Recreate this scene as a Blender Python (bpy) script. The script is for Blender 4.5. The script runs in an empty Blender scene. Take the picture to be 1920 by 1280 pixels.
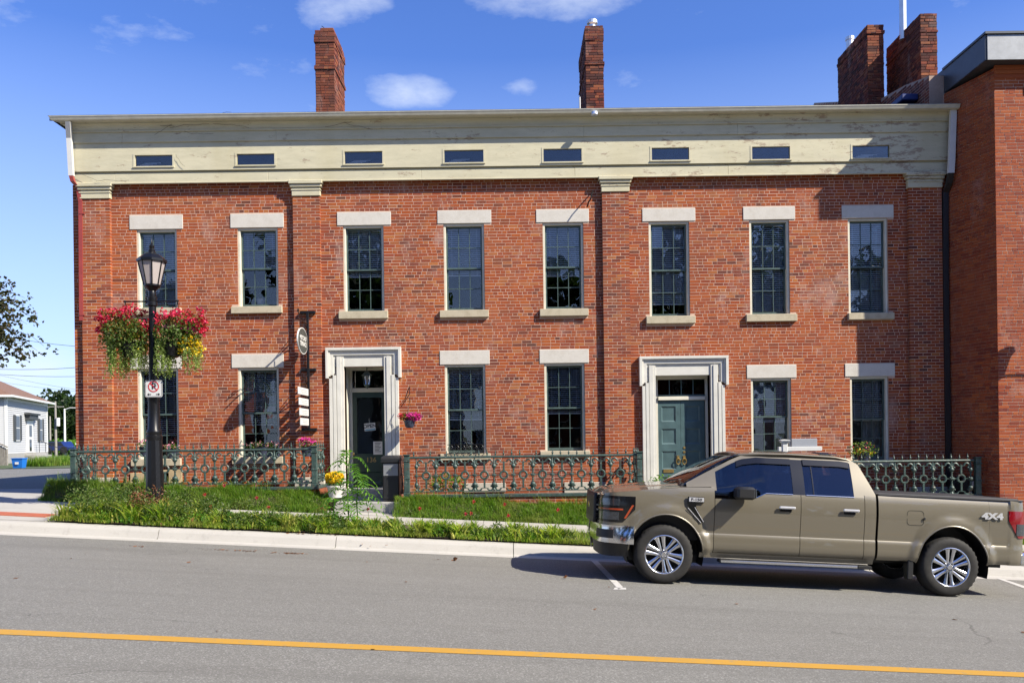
import bpy, math, random
import numpy as np
from mathutils import Vector, Matrix, noise as mnoise
random.seed(7); RNG = np.random.default_rng(11)
S = bpy.context.scene
COL = S.collection
R = math.radians

# ---------------------------------------------------------------- camera
CZ = 1.96            # eye height, metres above the road below the camera
FPX = 1600.0         # focal length in pixels of the 1920 px wide photograph
ROLL = R(0.77)
cam_d = bpy.data.cameras.new('camera'); cam = bpy.data.objects.new('camera', cam_d); COL.objects.link(cam)
cam_d.sensor_width = 36; cam_d.lens = 36 * FPX / 1920
cam_d.shift_y = (822 - 640) / 1920
cam_d.clip_start = 0.1; cam_d.clip_end = 2000
cam.matrix_world = Matrix.Translation((0, 0, CZ)) @ Matrix.Rotation(R(90), 4, 'X') @ Matrix.Rotation(-ROLL, 4, 'Z')
S.camera = cam

# ---------------------------------------------------------------- light
SUN = Vector((1.8, -1.0, 1.75)).normalized()
EL = math.asin(SUN.z); AZ = math.atan2(SUN.x, SUN.y)
sd = bpy.data.lights.new('sun', 'SUN'); so = bpy.data.objects.new('sun', sd); COL.objects.link(so)
sd.energy = 5.0; sd.angle = R(0.5); sd.color = (1.0, 0.93, 0.79)
so.rotation_euler = SUN.to_track_quat('Z', 'Y').to_euler(); so.location = (20, -10, 30)

W = bpy.data.worlds.new('World'); S.world = W; W.use_nodes = True
nt = W.node_tree; nt.nodes.clear()
def wn(t, **k):
    n = nt.nodes.new(t)
    for a, b in k.items(): setattr(n, a, b)
    return n
def wm(op, a, b=None, c=None, clamp=False):
    n = wn('ShaderNodeMath', operation=op, use_clamp=clamp)
    for i, v in enumerate((a, b, c)):
        if v is None: continue
        if isinstance(v, (int, float)): n.inputs[i].default_value = v
        else: nt.links.new(v, n.inputs[i])
    return n.outputs[0]
sky = wn('ShaderNodeTexSky', sky_type='NISHITA'); sky.sun_disc = False
sky.sun_elevation = EL; sky.sun_rotation = AZ; sky.altitude = 100; sky.air_density = 1.0; sky.dust_density = 0.35; sky.ozone_density = 2.2
hs = wn('ShaderNodeHueSaturation'); hs.inputs['Saturation'].default_value = 1.12; hs.inputs['Value'].default_value = 1.0
nt.links.new(sky.outputs[0], hs.inputs['Color'])
tn = wn('ShaderNodeMix', data_type='RGBA', blend_type='MULTIPLY'); tn.inputs[0].default_value = 1; nt.links.new(hs.outputs[0], tn.inputs[6]); tn.inputs[7].default_value = (1.12, 1.28, 1.95, 1)
tc = wn('ShaderNodeTexCoord'); sx = wn('ShaderNodeSeparateXYZ'); nt.links.new(tc.outputs['Generated'], sx.inputs[0])
az = wm('ARCTAN2', sx.outputs[0], sx.outputs[1]); el = wm('ARCSINE', sx.outputs[2])
nz = wn('ShaderNodeTexNoise'); nz.inputs['Scale'].default_value = 5.5; nz.inputs['Detail'].default_value = 7; nz.inputs['Roughness'].default_value = 0.6
mp = wn('ShaderNodeMapping'); mp.inputs['Scale'].default_value = (1, 1, 2.2); nt.links.new(tc.outputs['Generated'], mp.inputs[0]); nt.links.new(mp.outputs[0], nz.inputs['Vector'])
def lobe(a, e, wa, we, s):
    x = wm('DIVIDE', wm('SUBTRACT', az, a), wa); y = wm('DIVIDE', wm('SUBTRACT', el, e), we)
    return wm('MULTIPLY', wm('MAXIMUM', wm('SUBTRACT', 1.0, wm('ADD', wm('MULTIPLY', x, x), wm('MULTIPLY', y, y))), 0.0), s)
tot = None
for l in ((0.05, 0.495, 0.15, 0.05, 0.36), (-0.19, 0.475, 0.08, 0.05, 0.24), (-0.115, 0.388, 0.065, 0.024, 0.27), (0.02, 0.39, 0.03, 0.012, 0.1),
          (-0.53, 0.06, 0.25, 0.06, 0.15), (0.9, 0.6, 0.3, 0.1, 0.25), (-1.2, 0.5, 0.3, 0.1, 0.3), (2.6, 0.45, 0.4, 0.12, 0.3), (-2.4, 0.6, 0.4, 0.1, 0.3), (3.1, 0.8, 0.5, 0.1, 0.3)):
    q = lobe(*l); tot = q if tot is None else wm('ADD', tot, q)
dens = wm('MULTIPLY', wm('SUBTRACT', wm('ADD', nz.outputs[0], tot), 0.60), 2.7, clamp=True)
hz = wm('MULTIPLY', wm('SUBTRACT', 1.0, wm('DIVIDE', wm('MAXIMUM', el, 0.0), 0.42), clamp=True), 0.80)
mix0 = wn('ShaderNodeMix', data_type='RGBA'); nt.links.new(hz, mix0.inputs[0]); nt.links.new(tn.outputs[2], mix0.inputs[6]); mix0.inputs[7].default_value = (6.6, 8.2, 10.6, 1)
mix = wn('ShaderNodeMix', data_type='RGBA'); nt.links.new(dens, mix.inputs[0]); nt.links.new(mix0.outputs[2], mix.inputs[6]); mix.inputs[7].default_value = (8.0, 8.8, 10.2, 1)
bg = wn('ShaderNodeBackground'); bg.inputs[1].default_value = 0.054; nt.links.new(mix.outputs[2], bg.inputs[0])
wo = wn('ShaderNodeOutputWorld'); nt.links.new(bg.outputs[0], wo.inputs[0])

S.render.engine = 'CYCLES'
S.view_settings.view_transform = 'Standard'; S.view_settings.look = 'None'; S.view_settings.gamma = 1; S.view_settings.use_curve_mapping = False
S.view_settings.exposure = 1.08
try:
    S.cycles.use_denoising = True; S.cycles.denoiser = 'OPENIMAGEDENOISE'
    S.cycles.max_bounces = 8; S.cycles.transparent_max_bounces = 12
except Exception: pass

# ---------------------------------------------------------------- measuring helpers
_c, _s = math.cos(ROLL), math.sin(ROLL)
def px(u, v, D):
    """a measured direction of the photograph at the distance D of the thing: X and Z in metres"""
    dx, dy = u - 960, v - 822
    return ((dx * _c - dy * _s) * D / FPX, CZ - (dx * _s + dy * _c) * D / FPX)
G = 0.058
CK = [(-60, -1.96), (0, -1.97), (7.4, -1.86), (14.5, -2.0), (14.83, -1.81), (16.5, -1.75), (17.5, -1.71), (19, -1.68), (22, -1.70), (24, -1.76), (400, -1.76)]
CKx = np.array([a for a, b in CK]); CKy = np.array([b for a, b in CK])
def zslope(X): return -G * np.clip(X, -9.8, 16.0)
def zg(X, Y): return CZ + np.interp(Y, CKx, CKy) + zslope(X)
def zc(X, c): return CZ + c + zslope(X)

# ---------------------------------------------------------------- materials
M = {}
ALB = .74          # all measured surface colours are scaled to real-world reflectance with this
class NB:
    def __init__(s, name):
        s.m = bpy.data.materials.new(name); s.m.use_nodes = True; s.t = s.m.node_tree; s.t.nodes.clear()
        s.out = s.n('ShaderNodeOutputMaterial')
    def n(s, t, **k):
        x = s.t.nodes.new(t)
        for a, b in k.items(): setattr(x, a, b)
        return x
    def L(s, a, b): s.t.links.new(a, b)
    def val(s, sock, v):
        if hasattr(v, 'is_linked') or hasattr(v, 'links'): s.L(v, sock)
        elif isinstance(v, (tuple, list)): sock.default_value = tuple(v) + ((1,) if len(v) == 3 and sock.type == 'RGBA' else ())
        else: sock.default_value = v
    def math(s, op, a, b=None, clamp=False):
        x = s.n('ShaderNodeMath', operation=op, use_clamp=clamp); s.val(x.inputs[0], a)
        if b is not None: s.val(x.inputs[1], b)
        return x.outputs[0]
    def pos(s): return s.n('ShaderNodeNewGeometry').outputs['Position']
    def obj(s): return s.n('ShaderNodeTexCoord').outputs['Object']
    def noise(s, scale, vec=None, detail=4, rough=.55, sc=None):
        x = s.n('ShaderNodeTexNoise'); x.inputs['Scale'].default_value = scale; x.inputs['Detail'].default_value = detail; x.inputs['Roughness'].default_value = rough
        v = vec if vec is not None else s.pos()
        if sc:
            mp = s.n('ShaderNodeMapping'); mp.inputs['Scale'].default_value = sc; s.L(v, mp.inputs[0]); v = mp.outputs[0]
        s.L(v, x.inputs['Vector']); return x.outputs[0]
    def ramp(s, f, stops, interp='LINEAR'):
        x = s.n('ShaderNodeValToRGB'); x.color_ramp.interpolation = interp; e = x.color_ramp.elements
        while len(e) > 1: e.remove(e[-1])
        e[0].position = stops[0][0]; e[0].color = (*stops[0][1], 1)
        for p, c in stops[1:]:
            q = e.new(p); q.color = (*c, 1)
        s.val(x.inputs[0], f); return x.outputs[0]
    def mix(s, f, a, b, mode='MIX'):
        x = s.n('ShaderNodeMix', data_type='RGBA', blend_type=mode); s.val(x.inputs[0], f); s.val(x.inputs[6], a); s.val(x.inputs[7], b); return x.outputs[2]
    def step(s, f, lo, hi):
        x = s.n('ShaderNodeMapRange'); x.clamp = True; s.val(x.inputs[0], f); x.inputs[1].default_value = lo; x.inputs[2].default_value = hi; return x.outputs[0]
    def bump(s, h, strength=.3, dist=.01):
        x = s.n('ShaderNodeBump'); x.inputs['Strength'].default_value = strength; x.inputs['Distance'].default_value = dist; s.L(h, x.inputs['Height']); return x.outputs[0]
    def rnd(s):
        a = s.n('ShaderNodeNewGeometry').outputs['Random Per Island']; b = s.n('ShaderNodeObjectInfo').outputs['Random']
        return s.math('FRACT', s.math('ADD', a, b))
    def pbr(s, col, rough=.6, metal=0., bump=None, spec=.5, coat=0., trans=None, coat_r=.05):
        x = s.n('ShaderNodeBsdfPrincipled'); s.val(x.inputs['Base Color'], s.mix(1., col, (ALB,) * 3, 'MULTIPLY') if not (isinstance(metal, float) and metal > .7) else col); s.val(x.inputs['Roughness'], rough); s.val(x.inputs['Metallic'], metal)
        s.val(x.inputs['Specular IOR Level'], spec)
        if coat: x.inputs['Coat Weight'].default_value = coat; x.inputs['Coat Roughness'].default_value = coat_r
        if bump is not None: s.L(bump, x.inputs['Normal'])
        s.L(x.outputs[0], s.out.inputs[0]); s.m['_'] = 1
        return x
def simple(key, col, rough=.6, metal=0., var=.12, nscale=6., bump=.0, spec=.5, coat=0.):
    b = NB(key.replace('_', ' '))
    n = b.noise(nscale, b.pos(), 5)
    lo = tuple(c * (1 - var) for c in col); hi = tuple(min(1, c * (1 + var)) for c in col)
    c = b.ramp(n, [(.3, lo), (.7, hi)])
    bp = b.bump(b.noise(nscale * 12, b.pos(), 3), bump, .01) if bump else None
    b.pbr(c, rough, metal, bp, spec, coat); M[key] = b.m; return b.m

def brick_mat(key, stops, grime=1.0, patch=None):
    b = NB(key.replace('_', ' ')); r = b.rnd()
    base = b.ramp(r, stops)
    big = b.noise(.55, detail=3); mid = b.noise(2.3, detail=5)
    c = b.mix(b.math('MULTIPLY', b.step(big, .42, .66), .55), base, patch or (.46, .095, .020))
    c = b.mix(b.math('MULTIPLY', b.step(mid, .55, .75), .45 * grime), c, (.16, .07, .055))
    fine = b.noise(42, detail=5, sc=(1, 1, 2.5))
    c = b.mix(b.step(fine, .25, .8), b.mix(.45, c, (.05, .02, .02)), c)
    soot = b.noise(.9, detail=6, rough=.7, sc=(1.3, 1, .35)); c = b.mix(b.math('MULTIPLY', b.step(soot, .48, .66), .50 * grime), c, (.13, .055, .042))
    pale = b.noise(.38, detail=5, rough=.6); c = b.mix(b.math('MULTIPLY', b.step(pale, .50, .72), .24), c, (.56, .17, .05))
    eff = b.noise(1.4, detail=7, rough=.7, sc=(1, 1, .6))
    c = b.mix(b.math('MULTIPLY', b.step(eff, .56, .70), .38), c, (.52, .38, .33))
    b.pbr(c, .88, 0, b.bump(b.noise(70, detail=4), .5, .004), .25); M[key] = b.m
brick_mat('brick', [(0, (0.123, 0.050, 0.035)), (.07, (0.223, 0.050, 0.026)), (.20, (0.368, 0.067, 0.021)), (.40, (0.467, 0.097, 0.021)), (.62, (0.557, 0.141, 0.026)), (.76, (0.423, 0.084, 0.030)), (.86, (0.289, 0.069, 0.041)), (.93, (0.601, 0.211, 0.053)), (1, (0.378, 0.144, 0.086))])
brick_mat('brick_new', [(0, (0.224, 0.037, 0.021)), (.25, (0.347, 0.058, 0.020)), (.55, (0.438, 0.090, 0.025)), (.8, (0.509, 0.123, 0.031)), (1, (0.326, 0.072, 0.041))], .4, (0.458, 0.113, 0.037))
brick_mat('brick_chimney', [(0, (.05, .022, .02)), (.25, (.13, .035, .026)), (.5, (.25, .055, .032)), (.72, (.36, .085, .035)), (.9, (.44, .16, .07)), (1, (.30, .07, .04))], 1.6, (.14, .05, .04))
def stone_like(key, col, dark, sc=3., bumps=.4, rough=.85, f=.5):
    b = NB(key.replace('_', ' ')); n = b.noise(sc, detail=8, rough=.65); n2 = b.noise(sc * 14, detail=4)
    c = b.mix(b.math('MULTIPLY', b.step(n, .45, .72), f), col, dark)
    c = b.mix(b.math('MULTIPLY', b.step(n2, .5, .7), .25), c, tuple(x * .7 for x in dark))
    b.pbr(c, rough, 0, b.bump(n2, bumps, .004), .3); M[key] = b.m
stone_like('mortar', (0.660, 0.451, 0.341), (0.440, 0.275, 0.209), 2.2)
stone_like('mortar_dark', (.52, .38, .30), (.28, .18, .14), 2.2)
stone_like('lintel_stone', (.68, .64, .575), (.52, .47, .40), 5., .25)
stone_like('sill_stone', (.56, .49, .355), (.30, .25, .16), 7., .4)
stone_like('plinth_stone', (.62, .57, .48), (.35, .31, .25), 5., .5)
def concrete(key, col):
    b = NB(key.replace('_', ' ')); n = b.noise(.8, detail=6, rough=.65); n2 = b.noise(60, detail=4)
    c = b.mix(b.math('MULTIPLY', b.step(n, .4, .7), .4), col, tuple(x * .78 for x in col))
    c = b.mix(b.math('MULTIPLY', b.step(b.noise(5, detail=8, rough=.75), .54, .70), .42), c, tuple(x * .55 for x in col))
    c = b.mix(b.math('MULTIPLY', b.step(n2, .35, .75), .25), c, tuple(x * .7 for x in col))
    b.pbr(c, .85, 0, b.bump(n2, .3, .004), .3); M[key] = b.m
concrete('concrete', (.47, .445, .41)); concrete('kerb_concrete', (.50, .475, .435)); concrete('step_concrete', (.42, .41, .39))
# asphalt
b = NB('asphalt'); n1 = b.noise(95, detail=4, rough=.8); n0 = b.noise(.35, detail=5, sc=(.35, 1.6, 1)); nm = b.noise(2.2, detail=7, rough=.7, sc=(.5, 1.5, 1)); nf = b.noise(38, detail=5, rough=.8)
c = b.mix(b.step(n0, .35, .7), (0.178, 0.171, 0.154), (0.228, 0.219, 0.198))
c = b.mix(b.math('MULTIPLY', b.step(nm, .5, .7), .4), c, (0.274, 0.264, 0.239))
c = b.mix(b.step(nf, .3, .75), b.mix(.22, c, (0.091, 0.086, 0.078)), b.mix(.15, c, (0.319, 0.311, 0.279)))
c = b.mix(b.step(n1, .36, .68), b.mix(.45, c, (0.053, 0.050, 0.044)), b.mix(.35, c, (0.419, 0.411, 0.373)))
vor = b.n('ShaderNodeTexVoronoi', feature='DISTANCE_TO_EDGE'); wv = b.n('ShaderNodeMapping'); wv.inputs['Scale'].default_value = (.16, .42, 1); dn = b.n('ShaderNodeTexNoise'); dn.inputs['Scale'].default_value = 1.6; dn.inputs['Detail'].default_value = 6; b.L(b.pos(), dn.inputs['Vector']); va = b.n('ShaderNodeMix', data_type='RGBA', blend_type='ADD'); va.inputs[0].default_value = .55; b.L(b.pos(), va.inputs[6]); b.L(dn.outputs['Color'], va.inputs[7]); b.L(va.outputs[2], wv.inputs[0]); b.L(wv.outputs[0], vor.inputs['Vector']); vor.inputs['Scale'].default_value = 1.0
cr = b.math('MULTIPLY', b.math('SUBTRACT', 1.0, b.step(vor.outputs[0], .0012, .0045)), b.step(b.noise(.5, detail=3), .45, .6)); c = b.mix(b.math('MULTIPLY', cr, .55), c, (.06, .055, .05))
sv = b.n('ShaderNodeTexVoronoi'); b.L(b.pos(), sv.inputs['Vector']); sv.inputs['Scale'].default_value = 80; sc_ = b.n('ShaderNodeSeparateColor'); b.L(sv.outputs['Color'], sc_.inputs[0]); c = b.mix(b.math('MULTIPLY', b.step(sc_.outputs[0], .5, 1.), .34), c, (.10, .095, .09)); c = b.mix(b.math('MULTIPLY', b.step(sc_.outputs[1], .74, 1.), .30), c, (.60, .58, .55))
st_ = b.noise(1.9, detail=5, rough=.7); c = b.mix(b.math('MULTIPLY', b.step(st_, .62, .70), .22), c, (.09, .082, .076))
tr = b.noise(1.1, detail=3, sc=(.06, 2.2, 1))
c = b.mix(b.math('MULTIPLY', b.step(tr, .52, .7), .30), c, (0.129, 0.123, 0.110))
b.pbr(c, .82, 0, b.bump(n1, .55, .006), .35); M['asphalt'] = b.m
def worn(key, col, wear):
    b = NB(key.replace('_', ' ')); n = b.noise(14, detail=8, rough=.75)
    c = b.mix(b.step(n, .54, .66), col, wear); c = b.mix(b.math('MULTIPLY', b.noise(3, detail=4), .3), c, tuple(x * .6 for x in col))
    b.pbr(c, .7, 0, None, .3); M[key] = b.m
worn('yellow_paint', (.55, .30, .045), (.36, .26, .13)); worn('white_paint_line', (.62, .60, .57), (.2, .19, .18))
# painted timber of the cornice, peeling
b = NB('cornice paint'); sep = b.n('ShaderNodeSeparateXYZ'); b.L(b.pos(), sep.inputs[0])
st = b.noise(3.0, detail=8, rough=.75, sc=(.5, 1, 2.2)); pe = b.noise(2.1, detail=11, rough=.8, sc=(.8, 1, 2.4))
c = b.mix(b.math('MULTIPLY', b.step(st, .42, .72), .55), (.66, .61, .435), (.45, .42, .30))
c = b.mix(b.math('MULTIPLY', b.step(b.noise(.9, detail=4, sc=(1, 1, .4)), .5, .7), .35), c, (.50, .43, .235))
right = b.step(sep.outputs[0], 0.5, 7.5)
pk = b.step(b.math('ADD', pe, b.math('MULTIPLY', right, .065)), .60, .63)
c = b.mix(b.math('MULTIPLY', pk, .8), c, (.33, .24, .17))
pk2 = b.step(b.noise(9, detail=9, rough=.8, sc=(.7, 1, 2.5)), .62, .66); c = b.mix(b.math('MULTIPLY', pk2, .75), c, (.22, .17, .12))
b.pbr(c, .7, 0, b.bump(pe, .35, .01), .3); M['cornice'] = b.m
simple('cream', (.78, .74, .62), .5, var=.05, nscale=4); simple('white_trim', (.72, .70, .635), .45, var=.07, nscale=4)
simple('casing', (.70, .665, .54), .55, var=.10, nscale=6)
simple('sash_green', (.075, .115, .105), .4, var=.25, nscale=9)
simple('door_green', (.022, .055, .045), .35, var=.15); simple('door_teal', (.072, .128, .135), .42, var=.18, nscale=5)
simple('gutter_metal', (.60, .565, .45), .45, var=.12); simple('white_metal', (.74, .73, .70), .4, var=.05)
simple('red_pipe', (.36, .06, .05), .45, var=.1); simple('black_pipe', (.02, .02, .022), .4)
simple('roof_shingle', (.035, .033, .035), .9, var=.4, nscale=18, bump=.6); simple('grey_flashing', (.30, .31, .32), .45, .35, var=.12)
simple('dark_flashing', (.07, .078, .09), .4, .3, var=.12)
b = NB('cast iron green'); n = b.noise(11, detail=8, rough=.75); c = b.mix(b.step(n, .35, .65), (.022, .050, .044), (.062, .110, .096)); c = b.mix(b.math('MULTIPLY', b.step(b.noise(5, detail=9, rough=.8), .54, .64), .85), c, (.10, .045, .028))
c = b.mix(b.math('MULTIPLY', b.step(b.noise(23, detail=5), .60, .72), .55), c, (.30, .34, .30)); b.pbr(c, .5, .1, b.bump(n, .4, .005), .5); M['iron_green'] = b.m
simple('rusty_iron', (.10, .045, .035), .7, .2, var=.5, nscale=30); simple('black_iron', (.014, .014, .016), .35, .3, var=.3)
b = NB('lamp black'); n = b.noise(30, detail=4); b.pbr(b.ramp(n, [(.3, (.005, .005, .006)), (.7, (.010, .010, .012))]), .33, .0, b.bump(n, .12, .004), .35); M['lamp_black'] = b.m
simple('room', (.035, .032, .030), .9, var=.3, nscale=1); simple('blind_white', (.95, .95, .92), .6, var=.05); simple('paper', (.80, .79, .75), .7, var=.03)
simple('zinc', (.62, .64, .66), .35, .8, var=.1); simple('brass', (.55, .38, .14), .35, .9, var=.15); simple('gold_paint', (.50, .36, .14), .4, .4)
def glassy(key, refl, tint, rough=.0, trans=1.0, wav=.0):
    b = NB(key.replace('_', ' ')); t = b.n('ShaderNodeBsdfTransparent'); t.inputs[0].default_value = (*tint, 1)
    g = b.n('ShaderNodeBsdfGlossy'); g.inputs['Roughness'].default_value = rough; g.inputs[0].default_value = (.95, .97, 1, 1)
    if wav: b.L(b.bump(b.noise(1.7, detail=2), wav, .05), g.inputs['Normal'])
    lw = b.n('ShaderNodeFresnel'); lw.inputs[0].default_value = 1.52
    f = b.math('ADD', lw.outputs[0], refl, True); m = b.n('ShaderNodeMixShader'); b.L(f, m.inputs[0]); b.L(t.outputs[0], m.inputs[1]); b.L(g.outputs[0], m.inputs[2]); b.L(m.outputs[0], b.out.inputs[0]); M[key] = b.m
glassy('window_glass', .008, (.93, .95, .975), wav=.06); glassy('cab_glass', .03, (.30, .36, .46)); glassy('screen_glass', .04, (.62, .68, .68)); glassy('lamp_glass', .05, (.8, .8, .8))
b = NB('frosted lamp glass'); d = b.n('ShaderNodeBsdfDiffuse'); d.inputs[0].default_value = (.52, .46, .44, 1); t = b.n('ShaderNodeBsdfTranslucent'); t.inputs[0].default_value = (.6, .52, .48, 1)
m = b.n('ShaderNodeMixShader'); m.inputs[0].default_value = .4; b.L(d.outputs[0], m.inputs[1]); b.L(t.outputs[0], m.inputs[2]); b.L(m.outputs[0], b.out.inputs[0]); M['frosted'] = b.m
def leafy(key, cols, tr=.45, rough=.5):
    b = NB(key.replace('_', ' ')); r = b.rnd(); k = len(cols)
    c = b.ramp(r, [(i / max(1, k - 1), q) for i, q in enumerate(cols)])
    c = b.mix(b.math('MULTIPLY', b.noise(2.5, detail=3), .5), c, cols[0])
    if key in ('grass', 'lily_leaf'): c = b.mix(b.math('MULTIPLY', b.step(b.noise(1.3, detail=5, rough=.7), .48, .66), .55), c, (.30, .27, .09))
    c = b.mix(1., c, (.80, .80, .80), 'MULTIPLY')
    p = b.n('ShaderNodeBsdfPrincipled'); b.L(c, p.inputs['Base Color']); p.inputs['Roughness'].default_value = rough; p.inputs['Specular IOR Level'].default_value = .3
    t = b.n('ShaderNodeBsdfTranslucent'); b.L(b.mix(1., c, (1.5, 1.6, .9), 'MULTIPLY'), t.inputs[0])
    m = b.n('ShaderNodeMixShader'); m.inputs[0].default_value = tr; b.L(p.outputs[0], m.inputs[1]); b.L(t.outputs[0], m.inputs[2]); b.L(m.outputs[0], b.out.inputs[0]); M[key] = b.m
leafy('grass', [(0.072, 0.159, 0.013), (0.131, 0.268, 0.020), (0.215, 0.378, 0.034), (0.358, 0.413, 0.089)])
leafy('lily_leaf', [(0.084, 0.170, 0.019), (0.185, 0.309, 0.028), (0.367, 0.496, 0.051), (0.702, 0.620, 0.165)])
leafy('bush_leaf', [(0.034, 0.070, 0.011), (0.079, 0.149, 0.020), (0.148, 0.239, 0.038), (0.296, 0.319, 0.142)])
leafy('tree_leaf', [(.012, .028, .008), (.025, .055, .012), (.05, .085, .02)]); leafy('maple_leaf', [(.02, .028, .010), (.045, .06, .016), (.13, .08, .02), (.05, .075, .02)])
leafy('sumac_leaf', [(.05, .15, .015), (.11, .27, .02), (.20, .38, .035)]); leafy('trail_leaf', [(.15, .22, .05), (.30, .40, .10), (.46, .54, .22)])
leafy('coleus_leaf', [(0.050, 0.090, 0.015), (0.120, 0.140, 0.020), (0.350, 0.120, 0.020), (0.100, 0.160, 0.030)]); leafy('red_petal', [(.42, .01, .03), (.68, .02, .06), (.78, .06, .20)], .25)
leafy('yellow_petal', [(.75, .42, .01), (.85, .62, .01), (.85, .72, .03)], .25); leafy('magenta_petal', [(.45, .02, .20), (.70, .03, .32)], .25); leafy('pink_petal', [(.7, .25, .35), (.8, .4, .5)], .25)
leafy('dry_leaf', [(.16, .06, .025), (.28, .12, .05), (.10, .05, .03)], .1)
simple('soil', (.075, .050, .035), .95, var=.5, nscale=30, bump=.8); simple('bark', (.07, .05, .04), .9, var=.4, nscale=20, bump=.8); simple('terrain', (.07, .10, .03), .95, var=.4, nscale=2)
# vehicle
b = NB('tan car paint'); n = b.noise(900, detail=2); b.pbr(b.mix(b.step(n, .4, .6), (.198, .172, .122), (.232, .204, .148)), .36, .35, None, .5, 1.0, coat_r=.02); M['paint'] = b.m
simple('car_glass', (.004, .006, .014), .03, var=.1, spec=.6); simple('black_plastic', (.012, .012, .013), .5, var=.2); simple('gloss_black', (.006, .006, .007), .22, var=.1, coat=.2)
simple('chrome', (.74, .75, .76), .16, 1., var=.03); simple('trim_silver', (.80, .80, .82), .3, .45, var=.05); simple('alloy', (.60, .61, .64), .18, .95, var=.05); simple('tonneau', (.028, .028, .030), .65, var=.2)
b = NB('tyre rubber'); n = b.noise(12, detail=5); b.pbr(b.mix(b.step(n, .3, .7), (.018, .017, .016), (.032, .030, .028)), .75, 0, b.bump(b.noise(90), .2, .003), .35); M['tyre'] = b.m
simple('amber', (.42, .055, .008), .2, var=.05, coat=1.); simple('tail_red', (.22, .002, .006), .15, var=.1, coat=1.); simple('lens_clear', (.09, .10, .115), .22, .8, var=.3, nscale=40, coat=1.); simple('dark_void', (.004, .004, .004), .9, var=.1)
simple('sign_white', (.74, .74, .72), .4, var=.02); simple('sign_red', (.60, .02, .03), .4, var=.03); simple('sign_black', (.012, .012, .012), .5); simple('sign_grey', (.36, .38, .42), .5, var=.04); simple('sign_dark', (.055, .07, .065), .5, var=.1)
simple('bin_blue', (.01, .17, .62), .4, var=.05); simple('car_blue', (.01, .02, .14), .25, .2, var=.05, coat=1.); simple('parcel_dark', (.022, .023, .026), .45, .2, var=.1); simple('parcel_grey', (.30, .31, .33), .45, .3, var=.06)
simple('clapboard', (.58, .585, .59), .6, var=.03); simple('shutter', (.05, .055, .06), .6); simple('brown_roof', (.20, .11, .075), .9, var=.2, nscale=8, bump=.4); simple('pole_wood', (.30, .28, .25), .85, var=.2, nscale=15)
simple('pot_white', (.70, .68, .63), .7, var=.15, nscale=18, bump=.4); simple('pot_blue', (.05, .06, .10), .4); simple('tactile', (.42, .11, .05), .8, var=.12); simple('dry_wood', (.32, .29, .25), .85, var=.2); simple('blue_tarp', (.01, .03, .16), .5)
simple('green_poster', (.02, .20, .14), .5); simple('sky_blue_sign', (.10, .35, .55), .5); simple('curtain', (.30, .29, .27), .8, var=.2, nscale=12); simple('beige_board', (.50, .38, .22), .8, var=.2)

# ---------------------------------------------------------------- mesh helpers
def link(ob, parent=None):
    COL.objects.link(ob)
    if parent is not None:
        ob.parent = parent
        if parent.get('_base') is not None: ob.location = -parent.location
    return ob
def mesh_obj(name, V, F, mat, parent=None, smooth=False, mats=None, midx=None):
    me = bpy.data.meshes.new(name); me.from_pydata([tuple(v) for v in V], [], F)
    for m in (mats or [mat]): me.materials.append(M[m] if isinstance(m, str) else m)
    if midx is not None: me.polygons.foreach_set('material_index', midx)
    if smooth: me.shade_smooth()
    me.update(); return link(bpy.data.objects.new(name, me), parent)
def quads(name, V, mat, parent=None, nper=4, tri=False):
    """fast mesh: V is (n*4,3), consecutive quads"""
    V = np.asarray(V, dtype=np.float32).reshape(-1, 3); n = len(V) // nper
    return fast(name, V, np.arange(n * nper, dtype=np.int32).reshape(n, nper), mat, parent)
def fast(name, V, F, mat, parent=None, smooth=False):
    V = np.asarray(V, dtype=np.float32); F = np.asarray(F, dtype=np.int32); k = F.shape[1]
    me = bpy.data.meshes.new(name); me.vertices.add(len(V)); me.vertices.foreach_set('co', V.ravel())
    me.loops.add(F.size); me.loops.foreach_set('vertex_index', F.ravel()); me.polygons.add(len(F))
    me.polygons.foreach_set('loop_start', np.arange(0, F.size, k, dtype=np.int32)); me.polygons.foreach_set('loop_total', np.full(len(F), k, dtype=np.int32))
    me.materials.append(M[mat]); me.update(calc_edges=True); me.validate()
    me.shade_smooth() if smooth else me.shade_flat()
    return link(bpy.data.objects.new(name, me), parent)
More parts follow.
